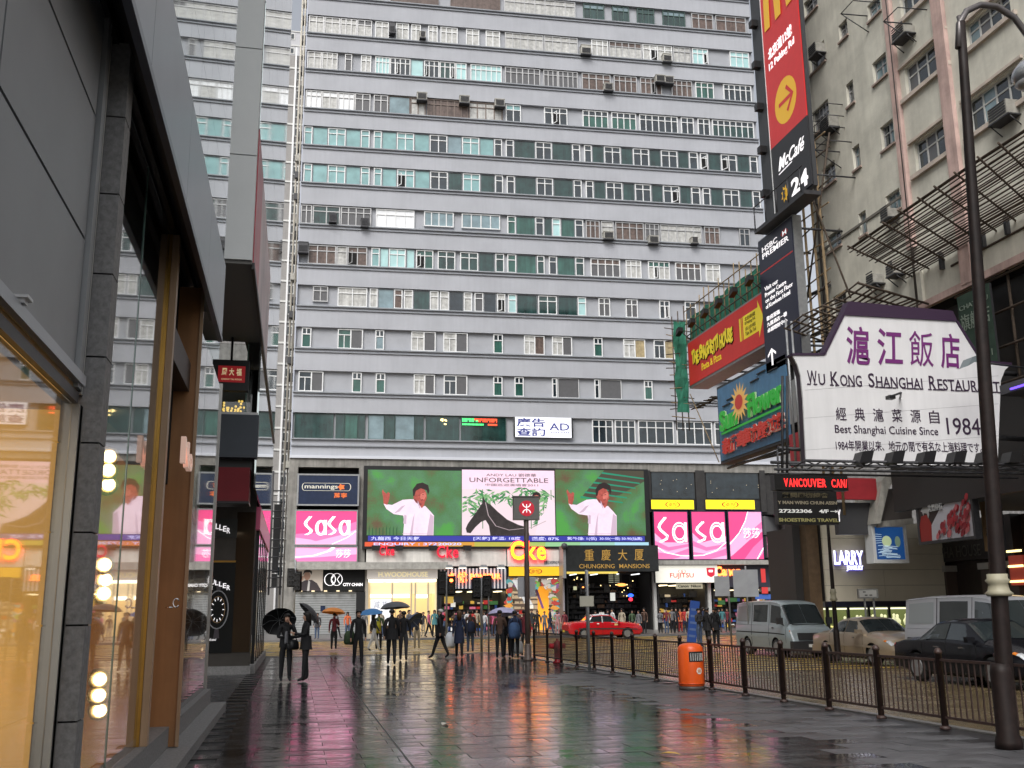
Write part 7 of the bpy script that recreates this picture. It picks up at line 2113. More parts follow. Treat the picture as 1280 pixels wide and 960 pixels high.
for k in range(7): a_ = R(-122 + k * 9.5); q.box(.27 * cos(a_) - .007, .27 * cos(a_) + .007, .27 * sin(a_) - .007, .27 * sin(a_) + .007, .58, .73)
q.build('grille', mat('bin_grey', (.45, .45, .43), .4), bn, kind='stuff')
q = MB(); cyl_patch(q, .269, -30, 0, .56, .76, 4); q.build('side_opening', blackm, bn)
q = MB(); zc_ = .38
q.face([(.272 * cos(R(-86 + 14 * cos(R(t_)))), .272 * sin(R(-86 + 14 * cos(R(t_)))), zc_ + .065 * sin(R(t_))) for t_ in range(0, 360, 24)])
q.build('round_label', mat('label_white', (.7, .62, .55), .5), bn)
q = MB()
for dx in (-6, 0, 6): cyl_patch(q, .2735, -86 + dx - 2, -86 + dx + 2, .35, .41, 1)
q.build('label_print', mat('label_print', (.5, .2, .1), .5), bn, kind='stuff')

# fire hydrant
g = ground(697, 829)
hy = T('fire_hydrant', 'stubby dark red fire hydrant behind the far end of the railing', 'hydrant', W, (g.x, g.y, 0), own=True)
hm = mat('hydrant_red', (.32, .012, .02), .35, noise=.15)
q = MB(); q.lathe([(.15, 0), (.15, .05), (.10, .07), (.10, .42), (.14, .44), (.14, .50), (.12, .62), (.07, .68), (.002, .69)], n=16); q.build('barrel', hm, hy)
q = MB(); q.tube([(-.26, 0, .52), (.26, 0, .52)], .085, 10); q.tube([(0, 0, .48), (0, -.2, .48)], .06, 10); q.build('outlet', hm, hy)
q = MB(); q.lathe([(.03, .69), (.03, .74), (.002, .75)], n=6); q.build('cap_nut', hm, hy)

# MTR post
g = ground(660, 826)
dd = (g - EYE).dot(fw)
def zat(px, py, g_):                             # height of a photo point standing over ground point g_
    r_ = ray(px, py); t_ = math.hypot(g_.x, g_.y) / math.hypot(r_.x, r_.y)
    return EYE.z + r_.z * t_
def up_pole(name, label, cat, px, py, ytop, r, m, base_r=None, group=None):
    g_ = ground(px, py)
    t_ = T(name, label, cat, W, (g_.x, g_.y, 0), group, own=True)
    zt__ = zat(px, ytop, g_)
    q_ = MB(); q_.lathe([(r, 0), (r, zt__), (r * .8, zt__ + .02)], n=12); q_.build('pole', m, t_)
    return t_, g_, zt__
t, g, z = up_pole('railway_sign_post', 'brown post carrying the square grey and red railway sign', 'sign post', 660, 826, 650, .085, mat('post_brown', (.10, .075, .065), .45, noise=.15))
q = MB(); q.lathe([(.16, 0), (.16, .06), (.12, .09), (.12, .5), (.085, .55)], n=12); q.build('base', mat('post_brown', (.10, .075, .065)), t)
z0, z1 = zat(658, 650, g), zat(658, 622, g); hw = (z1 - z0) * .58
q = MB(); q.box(-hw, hw, -.14, .14, z0, z1); q.build('sign_box', mat('sign_grey', (.17, .17, .16), .5), t)
q = MB(); q.box(-hw - .02, hw + .02, -.16, .16, z1 + .003, z1 + .04); q.build('sign_edge', mat('sign_grey_dark', (.09, .09, .085), .5), t)
zc_ = (z0 + z1) / 2; h_ = (z1 - z0)
rm = mat('railway_red', (.50, .015, .03), .4, es=.25, ec=(.8, .02, .06))
q = MB(); q.face([(hw * .60 * cos(R(a_)), -.146, zc_ + h_ * .35 * sin(R(a_))) for a_ in range(0, 360, 15)]); q.build('roundel', rm, t)
q = MB(); i_ = 0
for ln in (strip([(0, -.3), (0, .3)], .05), strip(arc(0, .34, .22, .26, 180, 360, 10), .06), strip(arc(0, -.34, .22, .26, 0, 180, 10), .06)):
    for s_ in ln:
        i_ += 1; q.face([(x * hw * 1.35, -.150 - .0001 * i_, zc_ + z * h_ * .62) for x, z in s_])
q.build('emblem', wtxt, t)
t.rotation_euler = (0, 0, R(-4))
z0, z1 = zat(658, 746, g), zat(658, 721, g)
q = MB(); q.box(-.30, .30, .10, .13, z0, z1); q.build('back_plate', mat('plate_grey', (.33, .34, .36), .5, noise=.1), t)

# grey backs of traffic signs on poles
for px, py, ytop, x0, x1, y0, y1, lb in ((915, 812, 712, 898, 916, 720, 745, 'smaller grey traffic sign back on a pole left of the van'), (938, 815, 708, 922, 952, 712, 746, 'larger grey traffic sign back on a pole above the van tail'), (737, 838, 714, 727, 744, 745, 758, 'thin tilted pole with a small square notice beside the taxi'),):
    t, g, z = up_pole('traffic_sign', lb, 'traffic sign', px, py, ytop, .038, steel)
    z0, z1 = zat(px, y1, g), zat(px, y0, g); s_ = (g - EYE).length / FPX
    q = MB(); q.box((x0 - px) * s_, (x1 - px) * s_, -.05, -.03, z0, z1); q.build('sign_plate', mat('plate_grey', (.33, .34, .36)) if px > 800 else mat('plate_tan', (.35, .34, .28), .5), t)
    t.rotation_euler = (0, 0, R(-10))
# slim round sign pole, pedestrian signals, traffic lights
def signal(px, py, ytop, heads, lb, r=.05):
    t, g, z = up_pole('traffic_light', lb, 'traffic light', px, py, ytop, r, steel)
    s_ = (g - EYE).length / FPX
    for (hx, y0, y1, w_, lit, face) in heads:
        z0, z1 = zat(px, y1, g), zat(px, y0, g)
        cx = (hx - px) * s_
        q = MB(); q.box(cx - w_ * s_ / 2, cx + w_ * s_ / 2, -.16 - .0, .05, z0, z1)
        o = q.build('signal_head', black, t)
        q = MB(); q.box(cx - w_ * s_ * .72, cx + w_ * s_ * .72, .02, .045, z0 - .08, z1 + .08); q.build('backing_board', blackm, o)
        n_ = 3
        for k in range(n_):
            zz_ = z1 - (k + .5) * (z1 - z0) / n_; rr_ = (z1 - z0) / n_ * .36
            q = MB(); q.tube([(cx, -.14, zz_), (cx, -.18, zz_)], rr_, 10)
            m_ = black
            if face and lit == k: m_ = E('signal_amber', (1, .16, .03), 9.0)
            elif face: m_ = mat('signal_lens_off', (.05, .03, .02), .3)
            q.build('lens', m_, o)
            q = MB(); q.tube([(cx - rr_, -.16, zz_), (cx - rr_ * .7, -.30, zz_ + rr_ * .75), (cx + rr_ * .7, -.30, zz_ + rr_ * .75), (cx + rr_, -.16, zz_)], .02, 4); q.build('hood', black, o)
        q = MB(); q.box(min(cx, 0) - .01, max(cx, 0) + .01, -.02, .02, z1 - .12, z1 - .08); q.box(min(cx, 0) - .01, max(cx, 0) + .01, -.02, .02, z0 + .08, z0 + .12); q.build('bracket', black, t)
    t.rotation_euler = (0, 0, R(-12))
    return t
signal(558, 806, 716, [(553, 716, 742, 8, None, False), (564, 722, 742, 7, 0, True)], 'traffic light with one glowing red amber lamp in front of the neon shop')
signal(602, 816, 722, [(597, 724, 746, 9, None, False), (609, 722, 745, 8, None, False)], 'pair of dark backed traffic signal heads under the neon word')
signal(735.5, 829, 713, [(731, 732, 742, 5, 0, True)], 'pedestrian signal with orange lit figure before the dark entrance', .04)
signal(366, 803, 700, [(362, 712, 732, 8, None, False), (369, 716, 738, 7, None, False)], 'dark traffic light at the left end of the crossing beside the shutter', .05)
t, g, z = up_pole('signal_pole', 'slim bare grey pole right of the double signal heads', 'pole', 611, 816, 728, .035, steel)
# low direction sign on two legs by the jewellery window
g = ground(1091, 818)
t = T('direction_sign', 'small grey direction sign box on two legs before the jewellery window', 'sign', W, (g.x, g.y, 0), own=True)
z0, z1 = zat(1091, 748, g), zat(1091, 736, g); s_ = (g - EYE).length / FPX
q = MB(); q.box(-11 * s_, 11 * s_, -.12, .12, z0, z1); q.build('sign_box', mat('sign_grey', (.17, .17, .16)), t)
q = MB(); q.box(-10 * s_, 9 * s_, -.13, -.121, z0 + .05, z1 - .05); q.build('face', mat('face_pale', (.35, .35, .33), .5), t)
q = MB()
for i, (x, z_) in enumerate(((-.2, .62), (-.12, .28), (.12, .28))): q.box((x - .07) * 22 * s_, (x + .07) * 22 * s_, -.134, -.131, z0 + (z1 - z0) * z_, z0 + (z1 - z0) * (z_ + .12))
q.build('print', dk, t, kind='stuff')
for dx in (-4, 6): MB().box(dx * s_ - .03, dx * s_ + .03, -.03, .03, 0, z0 - .002).build('leg', mat('leg_grey', (.2, .2, .2), .5), t)
t.rotation_euler = (0, 0, R(-20))

# ornate brown lamp posts
def lamp_post(name, label, px, py, ytop, r0, rings_, lean=(0, 0), arm=None):
    g_ = ground(px, py)
    t_ = T(name, label, 'lamp post', W, (g_.x, g_.y, 0), own=True)
    zt__ = zat(px, ytop, g_)
    nst = 10
    rg = []
    for k in range(nst + 1):
        f = k / nst; z = zt__ * f
        rr_ = r0 * (1 - .45 * f)
        rg.append([Vector((lean[0] * f + rr_ * cos(2 * pi * j / 14), lean[1] * f + rr_ * sin(2 * pi * j / 14), z)) for j in range(14)])
    q = MB(); q.rings(rg); q.build('shaft', mat('post_dark_brown', (.016, .010, .009), .55, noise=.5, ns=8, spec=.25, streak=.4), t_)
    for (y0_, y1_, k_, m_) in rings_:
        z0, z1 = zat(px, y1_, g_), zat(px, y0_, g_)
        lx, ly = lean[0] * z0 / zt__, lean[1] * z0 / zt__
        q = MB(); q.lathe([(r0 * k_ * 1.0, z0), (r0 * k_ * 1.25, z0 + (z1 - z0) * .12), (r0 * k_ * .95, z0 + (z1 - z0) * .25), (r0 * k_ * .85, z0 + (z1 - z0) * .55), (r0 * k_ * 1.1, z0 + (z1 - z0) * .7), (r0 * k_ * .9, z0 + (z1 - z0) * .8), (r0 * k_ * .9, z1)], (lx, ly, 0), 14)
        q.build('collar', m_, t_)
    q = MB(); zb3 = zat(px, py - (py - 764) * .62, g_); q.lathe([(r0 * 1.45, 0), (r0 * 1.45, .08), (r0 * 1.2, .16), (r0 * 1.18, zb3 - .1), (r0 * 1.05, zb3)], n=14); q.build('base', mat('post_dark_brown', (.035, .024, .022)), t_)
    return t_, g_, zt__
stone = mat('collar_olive', (.30, .28, .20), .55, noise=.2)
tp = ground(1262, 936)
# lean so that the head meets the photograph
t, g, z = lamp_post('street_lamp', 'tall dark brown street lamp with curved arm at the right edge', 1262, 936, 20, .105, [(717, 745, 1.25, stone)], (.42, .0))
def arm_pt(px, py):
    r_ = ray(px, py); t_ = g.y / r_.y
    p_ = EYE + r_ * t_
    return (p_.x - g.x, 0.0, p_.z)
pts = [arm_pt(1198, 60), arm_pt(1199, 30), arm_pt(1208, 14), arm_pt(1225, 6), arm_pt(1245, 8), arm_pt(1268, 22), arm_pt(1285, 45), arm_pt(1292, 70)]
top = arm_pt(1199, 25)
# straight shaft from foot to head
for c in list(KIDS[t.name]):
    if c.name.startswith('shaft'): bpy.data.objects.remove(c); KIDS[t.name].remove(c)
q = MB(); n_ = 12
hd_ = Vector(arm_pt(1201, 28))
rg = []
for k in range(n_ + 1):
    f = k / n_
    c_ = hd_ * f; rr_ = .105 * (1 - .45 * f)
    rg.append([c_ + Vector((rr_ * cos(2 * pi * j / 14), rr_ * sin(2 * pi * j / 14), 0)) for j in range(14)])
q.rings(rg); q.build('shaft', mat('post_dark_brown', (.035, .024, .022)), t)
for c in KIDS[t.name]:
    if c.name.startswith('collar'):
        zz_ = min(v.co.z for v in c.data.vertices); f = zz_ / hd_.z
        for v in c.data.vertices: v.co.x += hd_.x * f - .42 * zz_ / z
q = MB(); q.tube(pts, .045, 8); q.tube([arm_pt(1207, 100), arm_pt(1205, 45), arm_pt(1198, 20)], .03, 6); q.build('arm', mat('arm_steel', (.12, .11, .11), .35, metal=.5), t)
q = MB(); c_ = Vector(arm_pt(1288, 94)); q.lathe([(.04, .22), (.12, .20), (.22, .08), (.25, -.02), (.20, -.10), (.08, -.14), (.002, -.145)], c_, 16); q.build('lamp_head', mat('lamp_silver', (.45, .46, .48), .25, metal=.7), t)
q = MB(); q.lathe([(.21, -.10), (.15, -.16), (.002, -.19)], c_ + Vector((0, 0, -.01)), 16); q.build('lens', mat('lamp_lens_off', (.3, .3, .3), .1), t)
lamp_post('street_lamp', 'second thinner brown lamp post under the travel board beside the van', 1048, 826, 652, .08, [(736, 751, 1.2, stone)])

# street name board beside the crossing and yellow pole notice
g = ground(1020, 802)
t = T('notice_post', 'yellow post with a small white pedestrian notice behind the van', 'sign post', W, (g.x, g.y, 0), own=True)
MB().box(-.05, .05, -.05, .05, 0, zat(1020, 735, g)).build('post', mat('post_yellow', (.6, .36, .02), .5), t)
q = MB(); q.box(-.22, .22, -.08, -.055, zat(1020, 735, g), zat(1020, 721, g)); q.build('plate', white, t)
q = MB(); q.box(-.05, .05, -.086, -.083, zat(1020, 732, g), zat(1020, 724, g)); q.build('figure', black, t)
# blue folding board beside the men in suits
g = ground(864, 806)
t = T('folding_banner', 'tall blue folding banner leaning beside the people near the bin', 'banner', W, (g.x, g.y, 0), own=True)
tf = Matrix.Rotation(R(-12), 4, 'Z') @ Matrix.Rotation(R(8), 4, 'Y')
MB().box(-.22, .22, -.02, .02, .1, 2.0, 0, tf).build('panel', mat('banner_blue', (.02, .07, .30), .45), t)
q = MB()
for k in range(5): q.box(-.15, .15, -.03, -.021, .35 + k * .3, .45 + k * .3, 0, tf)
q.build('print', mat('banner_print', (.10, .16, .35), .5), t, kind='stuff')
MB().box(-.02, .02, .02, .6, 0.03, .07).build('foot', dsteel, t)

# ================================================================== VEHICLES
def car(name, label, loc, head, S, paint, glassm, L, feats, group=None):
    """S: stations (x, zbottom, zbelt, ztop, halfwidth, halfroof) from tail to nose"""
    t = T(name, label, feats['cat'], W, loc, group, own=True)
    t.rotation_euler = (0, 0, head)
    def ring(s):
        x, zb, zl_, zt_, w_, wr = s
        mid = (zb + zl_) / 2
        pts = [(0, zb), (w_ * .80, zb), (w_ * .965, zb + .07), (w_, mid), (w_ * .985, zl_ - .05), (w_ * .955, zl_), (wr, zt_ - .045), (wr * .86, zt_ - .005), (wr * .5, zt_ + .015), (0, zt_ + .02)]
        return pts
    def P(fs, fi):
        """point on the skin: fs station float, fi ring float"""
        i = min(int(fs), len(S) - 2); f = fs - i
        a, b = ring(S[i]), ring(S[i + 1])
        j = min(int(fi), 8); g_ = fi - j
        xa = S[i][0] * (1 - f) + S[i + 1][0] * f
        p = [a[j][k] * (1 - g_) + a[j + 1][k] * g_ for k in (0, 1)]
        q_ = [b[j][k] * (1 - g_) + b[j + 1][k] * g_ for k in (0, 1)]
        return Vector((xa, p[0] * (1 - f) + q_[0] * f, p[1] * (1 - f) + q_[1] * f))
    q = MB()
    rings_ = []
    for s in S:
        r_ = ring(s)
        full = [(s[0], y, z) for y, z in r_] + [(s[0], -y, z) for y, z in r_[-2:0:-1]]
        rings_.append(full)
    q.rings(rings_, 0, True, True)
    me = q.mesh('body')
    bmm = bmesh.new(); bmm.from_mesh(me); bmesh.ops.recalc_face_normals(bmm, faces=bmm.faces); bmm.to_mesh(me); bmm.free()
    body = link('body', me, [paint, blackm], t)
    # wheel arches cut out of the body
    cut = MB()
    for x in feats['wheels']:
        cut.tube([(x, -1.3, feats['r']), (x, 1.3, feats['r'])], feats['r'] + .055, 24)
    cme = cut.mesh('cut'); 
    b2 = bmesh.new(); b2.from_mesh(cme); bmesh.ops.recalc_face_normals(b2, faces=b2.faces); b2.to_mesh(cme); b2.free()
    cme.materials.append(blackm)
    co = bpy.data.objects.new('cut', cme); C.objects.link(co)
    md = body.modifiers.new('arches', 'BOOLEAN'); md.object = co; md.operation = 'DIFFERENCE'; md.solver = 'EXACT'
    co.location = t.location; co.rotation_euler = t.rotation_euler
    bpy.context.view_layer.update()
    ev = body.evaluated_get(bpy.context.evaluated_depsgraph_get())
    nm = bpy.data.meshes.new_from_object(ev)
    body.modifiers.clear()
    if len(nm.polygons) > 20: 
        body.data = nm
        if len(nm.materials) < 1: nm.materials.append(paint)
        nm.set_sharp_from_angle(angle=R(28))
    bpy.data.objects.remove(co)
    def patch(nm_, s0, s1, i0, i1, m, sides=(1, -1), off=.008, ns_=6, ni=3, slant=None, par=t):
        for sd in sides:
            q = MB()
            G = []
            for a in range(ns_ + 1):
                row = []
                for b in range(ni + 1):
                    fi = i0 + (i1 - i0) * b / ni
                    f_ = a / ns_
                    lo, hi = s0, s1
                    if slant: 
                        lo = s0 + slant[0] * b / ni; hi = s1 + slant[1] * b / ni
                    fs = lo + (hi - lo) * f_
                    p = P(fs, fi)
                    e1 = P(min(fs + .02, len(S) - 1.001), fi) - P(max(fs - .02, 0), fi); e2 = P(fs, min(fi + .05, 8.99)) - P(fs, max(fi - .05, 0))
                    n_ = e2.cross(e1)
                    if n_.length > 1e-9: n_.normalize()
                    if n_.y < 0 and fi < 7: n_ = -n_
                    if n_.z < 0 and fi >= 7: n_ = -n_
                    p = p + n_ * off
                    row.append((p.x, p.y * sd, p.z))
                G.append(row)
            for a in range(ns_):
                for b in range(ni):
                    f4 = [G[a][b], G[a + 1][b], G[a + 1][b + 1], G[a][b + 1]]
                    if sd < 0: f4 = f4[::-1]
                    q.face(f4, 0, True)
            q.build(nm_, m, par)
    for d in feats['patches']:
        patch(*d[:6], **(d[6] if len(d) > 6 else {}))
    # wheels
    r_ = feats['r']
    for x in feats['wheels']:
        for sd in (1, -1):
            wy = feats['w'] - .02
            q = MB()
            q.rings([[(x + rr_ * cos(2 * pi * k / 20), sd * yy, r_ + rr_ * sin(2 * pi * k / 20)) for k in range(20)] for rr_, yy in ((r_ * .9, wy - .22), (r_, wy - .18), (r_, wy - .03), (r_ * .93, wy), (r_ * .68, wy))], 0)
            wt_ = q.build('wheel', mat('tyre', (.015, .015, .015), .7), t)
            q = MB()
            q.rings([[(x + rr_ * cos(2 * pi * k / 20), sd * yy, r_ + rr_ * sin(2 * pi * k / 20)) for k in range(20)] for rr_, yy in ((r_ * .68, wy + .005), (r_ * .60, wy + .012), (r_ * .56, wy - .04))], 0)
            for k in range(feats.get('spokes', 5)):
                a_ = 2 * pi * k / feats.get('spokes', 5)
                tf_ = Matrix.Translation((x, 0, r_)) @ Matrix.Rotation(a_, 4, 'Y')
                q.box(-.035, .035, sd * (wy - .02), sd * (wy + .008), 0, r_ * .6, 0, tf_)
            q.rings([[(x + rr_ * cos(2 * pi * k / 10), sd * yy, r_ + rr_ * sin(2 * pi * k / 10)) for k in range(10)] for rr_, yy in ((.06, wy), (.05, wy + .015))], 0)
            q.build('rim', mat('alloy', (.35, .35, .36), .35, metal=.7), wt_)
    for d in feats['boxes']:
        nm_, x0, x1, y0, y1, z0, z1, m_ = d
        if y0 * y1 > 0 or (y0 == 0):
            for sd in (1, -1): MB().box(x0, x1, sd * y0, sd * y1, z0, z1).build(nm_, m_, t)
        else: MB().box(x0, x1, y0, y1, z0, z1).build(nm_, m_, t)
    return t
cglass = mat('car_glass', (.02, .026, .028), .04, spec=.9, noise=.2)
chrome = mat('chrome_trim', (.55, .55, .56), .2, metal=1)
lens = mat('headlamp_lens', (.62, .64, .66), .1, metal=.4)
amber = mat('amber_lens', (.55, .16, .01), .2)
taill = mat('tail_lens', (.40, .01, .015), .2)
seam = mat('door_seam', (.01, .01, .01), .8)
bumper = mat('dark_bumper', (.03, .03, .032), .55)
plate_w = mat('number_plate', (.75, .75, .72), .4)
def sedan_S(L=4.75, W_=.88, H=1.43):
    k = L / 4.75; h = H / 1.43
    return [(-2.37 * k, .36, .72 * h, .76 * h, W_ * .86, W_ * .74), (-2.30 * k, .25, .86 * h, .91 * h, W_ * .94, W_ * .82), (-1.85 * k, .2, .93 * h, .99 * h, W_ * .985, W_ * .85), (-1.35 * k, .18, .945 * h, 1.02 * h, W_, W_ * .84),
            (-.75 * k, .18, .94 * h, 1.37 * h, W_, W_ * .72), (-.2 * k, .18, .93 * h, 1.43 * h, W_, W_ * .71), (.30 * k, .18, .92 * h, 1.40 * h, W_, W_ * .70), (1.02 * k, .18, .90 * h, .97 * h, W_, W_ * .82),
            (1.7 * k, .2, .83 * h, .90 * h, W_ * .985, W_ * .80), (2.15 * k, .22, .72 * h, .79 * h, W_ * .94, W_ * .76), (2.37 * k, .34, .54 * h, .59 * h, W_ * .82, W_ * .66)]
def taxi_S(L=4.7, W_=.86):
    k = L / 4.7
    return [(-2.35 * k, .36, .80, .84, W_ * .95, W_ * .86), (-2.28 * k, .26, .92, .97, W_ * .98, W_ * .88), (-1.85 * k, .2, .96, 1.02, W_, W_ * .88), (-1.25 * k, .18, .965, 1.05, W_, W_ * .86),
            (-.80 * k, .18, .96, 1.42, W_, W_ * .74), (-.2 * k, .18, .955, 1.46, W_, W_ * .75), (.35 * k, .18, .95, 1.43, W_, W_ * .74), (.92 * k, .18, .94, 1.02, W_, W_ * .86),
            (1.7 * k, .2, .88, .95, W_, W_ * .88), (2.22 * k, .22, .80, .87, W_ * .98, W_ * .86), (2.33 * k, .34, .62, .68, W_ * .94, W_ * .80)]
def sedan_feats(paint, W_=.88, r=.31, taxi=False, chromeb=False):
    f = dict(cat='car', wheels=(-1.36, 1.36), r=r, w=W_, spokes=5)
    roof = mat('taxi_silver', (.68, .69, .70), .3, metal=.2) if taxi else paint
    f['patches'] = [
        ('side_window', 3.30, 4.95, 5.12, 5.9, cglass, dict(slant=(.62, 0))), ('side_window', 5.03, 6.62, 5.12, 5.9, cglass, dict(slant=(0, -.62))),
        ('windscreen', 6.10, 6.93, 6.1, 8.99, cglass, dict(ns_=6, ni=6)), ('rear_window', 3.08, 3.92, 6.1, 8.99, cglass, dict(ns_=6, ni=6)),
        ('door_seam', 4.985, 5.01, .9 + 1.2, 5.1, seam, dict(ns_=1, ni=6, off=.004)), ('door_seam', 6.80, 6.825, 2.1, 5.1, seam, dict(ns_=1, ni=6, off=.004)), ('door_seam', 3.42, 3.445, 2.6, 5.1, seam, dict(ns_=1, ni=6, off=.004)),
        ('rub_strip', 2.2, 8.6, 3.0, 3.22, bumper if taxi else paint, dict(ns_=14, ni=1, off=.014)),
        ('sill_strip', 3.3, 7.0, 1.55, 2.05, bumper, dict(ns_=8, ni=2, off=.006)),
        ('bonnet_seam', 7.05, 7.08, 6.3, 8.99, seam, dict(ns_=1, ni=6, off=.004)),
        ('headlight', 8.86, 9.55, 4.5, 5.85, lens, dict(ns_=4, ni=4, off=.012)), ('indicator', 8.62, 8.85, 4.45, 5.4, amber, dict(ns_=2, ni=3, off=.012)),
        ('tail_light', .35, 1.15, 4.0, 5.3, taill, dict(ns_=4, ni=3, off=.012)),
    ]
    if taxi:
        f['patches'] = [('silver_roof', 3.05, 6.75, 6.0, 8.99, roof, dict(ns_=12, ni=6, off=.004)), ('silver_pillar', 3.15, 4.0, 5.05, 6.1, roof, dict(ns_=5, ni=3, off=.005)), ('silver_pillar', 4.9, 5.08, 5.05, 6.1, roof, dict(ns_=1, ni=3, off=.005)), ('silver_pillar', 6.0, 6.9, 5.05, 6.1, roof, dict(ns_=4, ni=3, off=.005))] + f['patches']
        f['patches'] += [('fleet_mark', 4.4, 4.62, 3.9, 4.4, plate_w, dict(ns_=1, ni=1, off=.006)), ('fleet_mark', 6.35, 6.7, 3.7, 4.3, mat('mark_yellow', (.6, .5, .2), .5), dict(ns_=1, ni=1, off=.006))]
    f['boxes'] = [('grille', 2.33, 2.385, -.42, .42, .50, .60, chrome if chromeb else bumper), ('bumper', 2.28, 2.44, -.78, .78, .28, .47, bumper if taxi else paint), ('rear_bumper', -2.44, -2.30, -.78, .78, .30, .50, bumper if taxi else paint),
                  ('number_plate', 2.441, 2.452, -.25, .25, .33, .43, plate_w), ('rear_plate', -2.452, -2.441, -.25, .25, .42, .54, mat('plate_yellow', (.7, .5, .05), .4)),
                  ('wing_mirror', .72, .86, W_ * .96, W_ * 1.16, .93, 1.05, paint), ('door_handle', -.62, -.46, W_ * .985, W_ * 1.01, .80, .825, chrome), ('door_handle', .30, .46, W_ * .985, W_ * 1.01, .80, .825, chrome)]
    return f
HEADS = -pi / 2                                  # side road traffic drives towards the camera
def on_ground(px, py, z=-.10): return ground(px, py, z)
# red taxi on the main road, nose to the right
fw_pt = on_ground(781, 796.5, -.1); rr_pt = on_ground(724.5, 796.5, -.1)
TX = Fr((0, 0, 0), 0)
ytx = 61.8
kx_ = lambda px: (lambda n_: (-(ytx) * n_.y + (EYE.z + -.0) * n_.z - 0 + EYE.x * n_.x) / n_.x)(rt - fw * ((px - 640) / FPX))
xf, xr_ = kx_(781), kx_(724.5)
print('taxi wheelbase', xf - xr_)
red = mat('taxi_red', (.50, .008, .015), .22, coat=.5, noise=.06)
t = car('taxi', 'red and silver taxi crossing before the Chungking entrance', ((xf + xr_) / 2, ytx, -.1), 0, taxi_S(), red, cglass, 4.7, sedan_feats(red, .86, taxi=True))
q = MB(); q.prism([(-.12, 1.47), (.12, 1.47), (.09, 1.58), (-.09, 1.58)], -.2, .2); q.build('roof_sign', mat('taxi_sign_box', (.7, .7, .65), .4), t)
# beige saloon
beige = mat('beige_metallic', (.40, .32, .23), .28, metal=.45, coat=.6, noise=.05)
def place_car(px_front_wheel, lane_x):
    """distance at which the front wheel on the camera's side (x = lane_x - .8) falls in this photo column"""
    k = (px_front_wheel - 640) / FPX; n_ = rt - fw * k
    X_ = lane_x - .85
    return (-(X_) * n_.x + (EYE.z - .2) * n_.z) / n_.y
LX = 17.75
yb = place_car(1091, LX) + 1.36
t1 = car('beige_saloon', 'beige metallic saloon waiting between the pale van and the black car', (LX, yb, -.1), HEADS, sedan_S(4.7, .88, 1.40), beige, cglass, 4.7, sedan_feats(beige))
BX = 15.3
yk = place_car(1243, BX) + 1.36
blackp = mat('black_car_paint', (.006, .006, .008), .18, spec=.3)
t2 = car('black_saloon', 'black saloon behind the railing, partly behind the lamp post', (BX, yk, -.1), HEADS, sedan_S(4.75, .90, 1.42), blackp, cglass, 4.75, sedan_feats(blackp, .90, .33, chromeb=True))
def van_S(W_=.85, H=1.98, L=4.7):
    h = H / 1.98; k = L / 4.7
    return [(-2.35 * k, .38, 1.12 * h, 1.84 * h, W_ * .93, W_ * .76), (-2.28 * k, .26, 1.14 * h, 1.92 * h, W_ * .98, W_ * .82), (-1.2 * k, .24, 1.14 * h, 1.98 * h, W_, W_ * .84), (0, .24, 1.13 * h, 1.98 * h, W_, W_ * .84), (.75 * k, .24, 1.12 * h, 1.97 * h, W_, W_ * .83),
            (1.35 * k, .24, 1.10 * h, 1.90 * h, W_, W_ * .80), (1.98 * k, .25, 1.05 * h, 1.12 * h, W_ * .98, W_ * .85), (2.2 * k, .28, .92 * h, .99 * h, W_ * .95, W_ * .84), (2.35 * k, .34, .55 * h, .62 * h, W_ * .90, W_ * .80)]
def van_feats(paint, W_=.85, side=True, r=.32):
    f = dict(cat='van', wheels=(-1.25, 1.15), r=r, w=W_, spokes=6)
    f['patches'] = [('side_window', 2.42, 3.62, 5.12, 5.88, cglass, {}), ('side_window', 3.98, 5.75, 5.10, 5.88, cglass, dict(slant=(0, -.55))),
                    ('windscreen', 5.10, 5.95, 6.12, 8.99, cglass, dict(ns_=6, ni=6)),
                    ('door_seam', 3.82, 3.85, 2.2, 6.0, seam, dict(ns_=1, ni=6, off=.004)), ('door_seam', 2.30, 2.33, 2.2, 6.0, seam, dict(ns_=1, ni=6, off=.004)), ('door_seam', 5.9, 5.93, 2.6, 5.1, seam, dict(ns_=1, ni=6, off=.004)),
                    ('slide_rail', 1.1, 3.05, 4.45, 4.55, seam, dict(ns_=8, ni=1, off=.006)), ('swage_line', 1.1, 5.8, 3.35, 3.45, seam, dict(ns_=12, ni=1, off=.003)), ('roof_gutter', .6, 5.5, 6.0, 6.08, mat('gutter_grey', (.3, .31, .32), .4), dict(ns_=12, ni=1, off=.012)),
                    ('headlight', 6.95, 7.75, 4.05, 5.1, lens, dict(ns_=3, ni=3, off=.012)), ('indicator', 6.75, 6.95, 4.1, 5.0, amber, dict(ns_=2, ni=2, off=.012)),
                    ('tail_light', .3, .95, 3.6, 4.8, taill, dict(ns_=3, ni=3, off=.012))]
    f['patches'].append(('panel_recess' if not side else 'side_window', 1.15, 2.2, 5.14, 5.86, mat('recess_shade_' + paint.name, tuple(c * .9 for c in (.30, .33, .34)), .35, metal=.3) if True else cglass, dict(ns_=6, ni=3, off=.006)))  # flat patch for the pressed panel, its recess shade put into the colour
    f['boxes'] = [('bumper', 2.22, 2.46, -W_ * .97, W_ * .97, .28, .58, bumper), ('nose_band', 2.28, 2.40, -W_ * .66, W_ * .66, .62, .86, bumper), ('number_plate', 2.461, 2.472, -.25, .25, .38, .48, plate_w),
                  ('wing_mirror', 1.72, 1.84, W_ * 1.0, W_ * 1.24, 1.15, 1.38, bumper), ('door_handle', .92, 1.04, W_ * .995, W_ * 1.02, 1.0, 1.04, bumper), ('wiper', 1.98, 2.02, -.6, .6, 1.14, 1.16, bumper)]
    return f
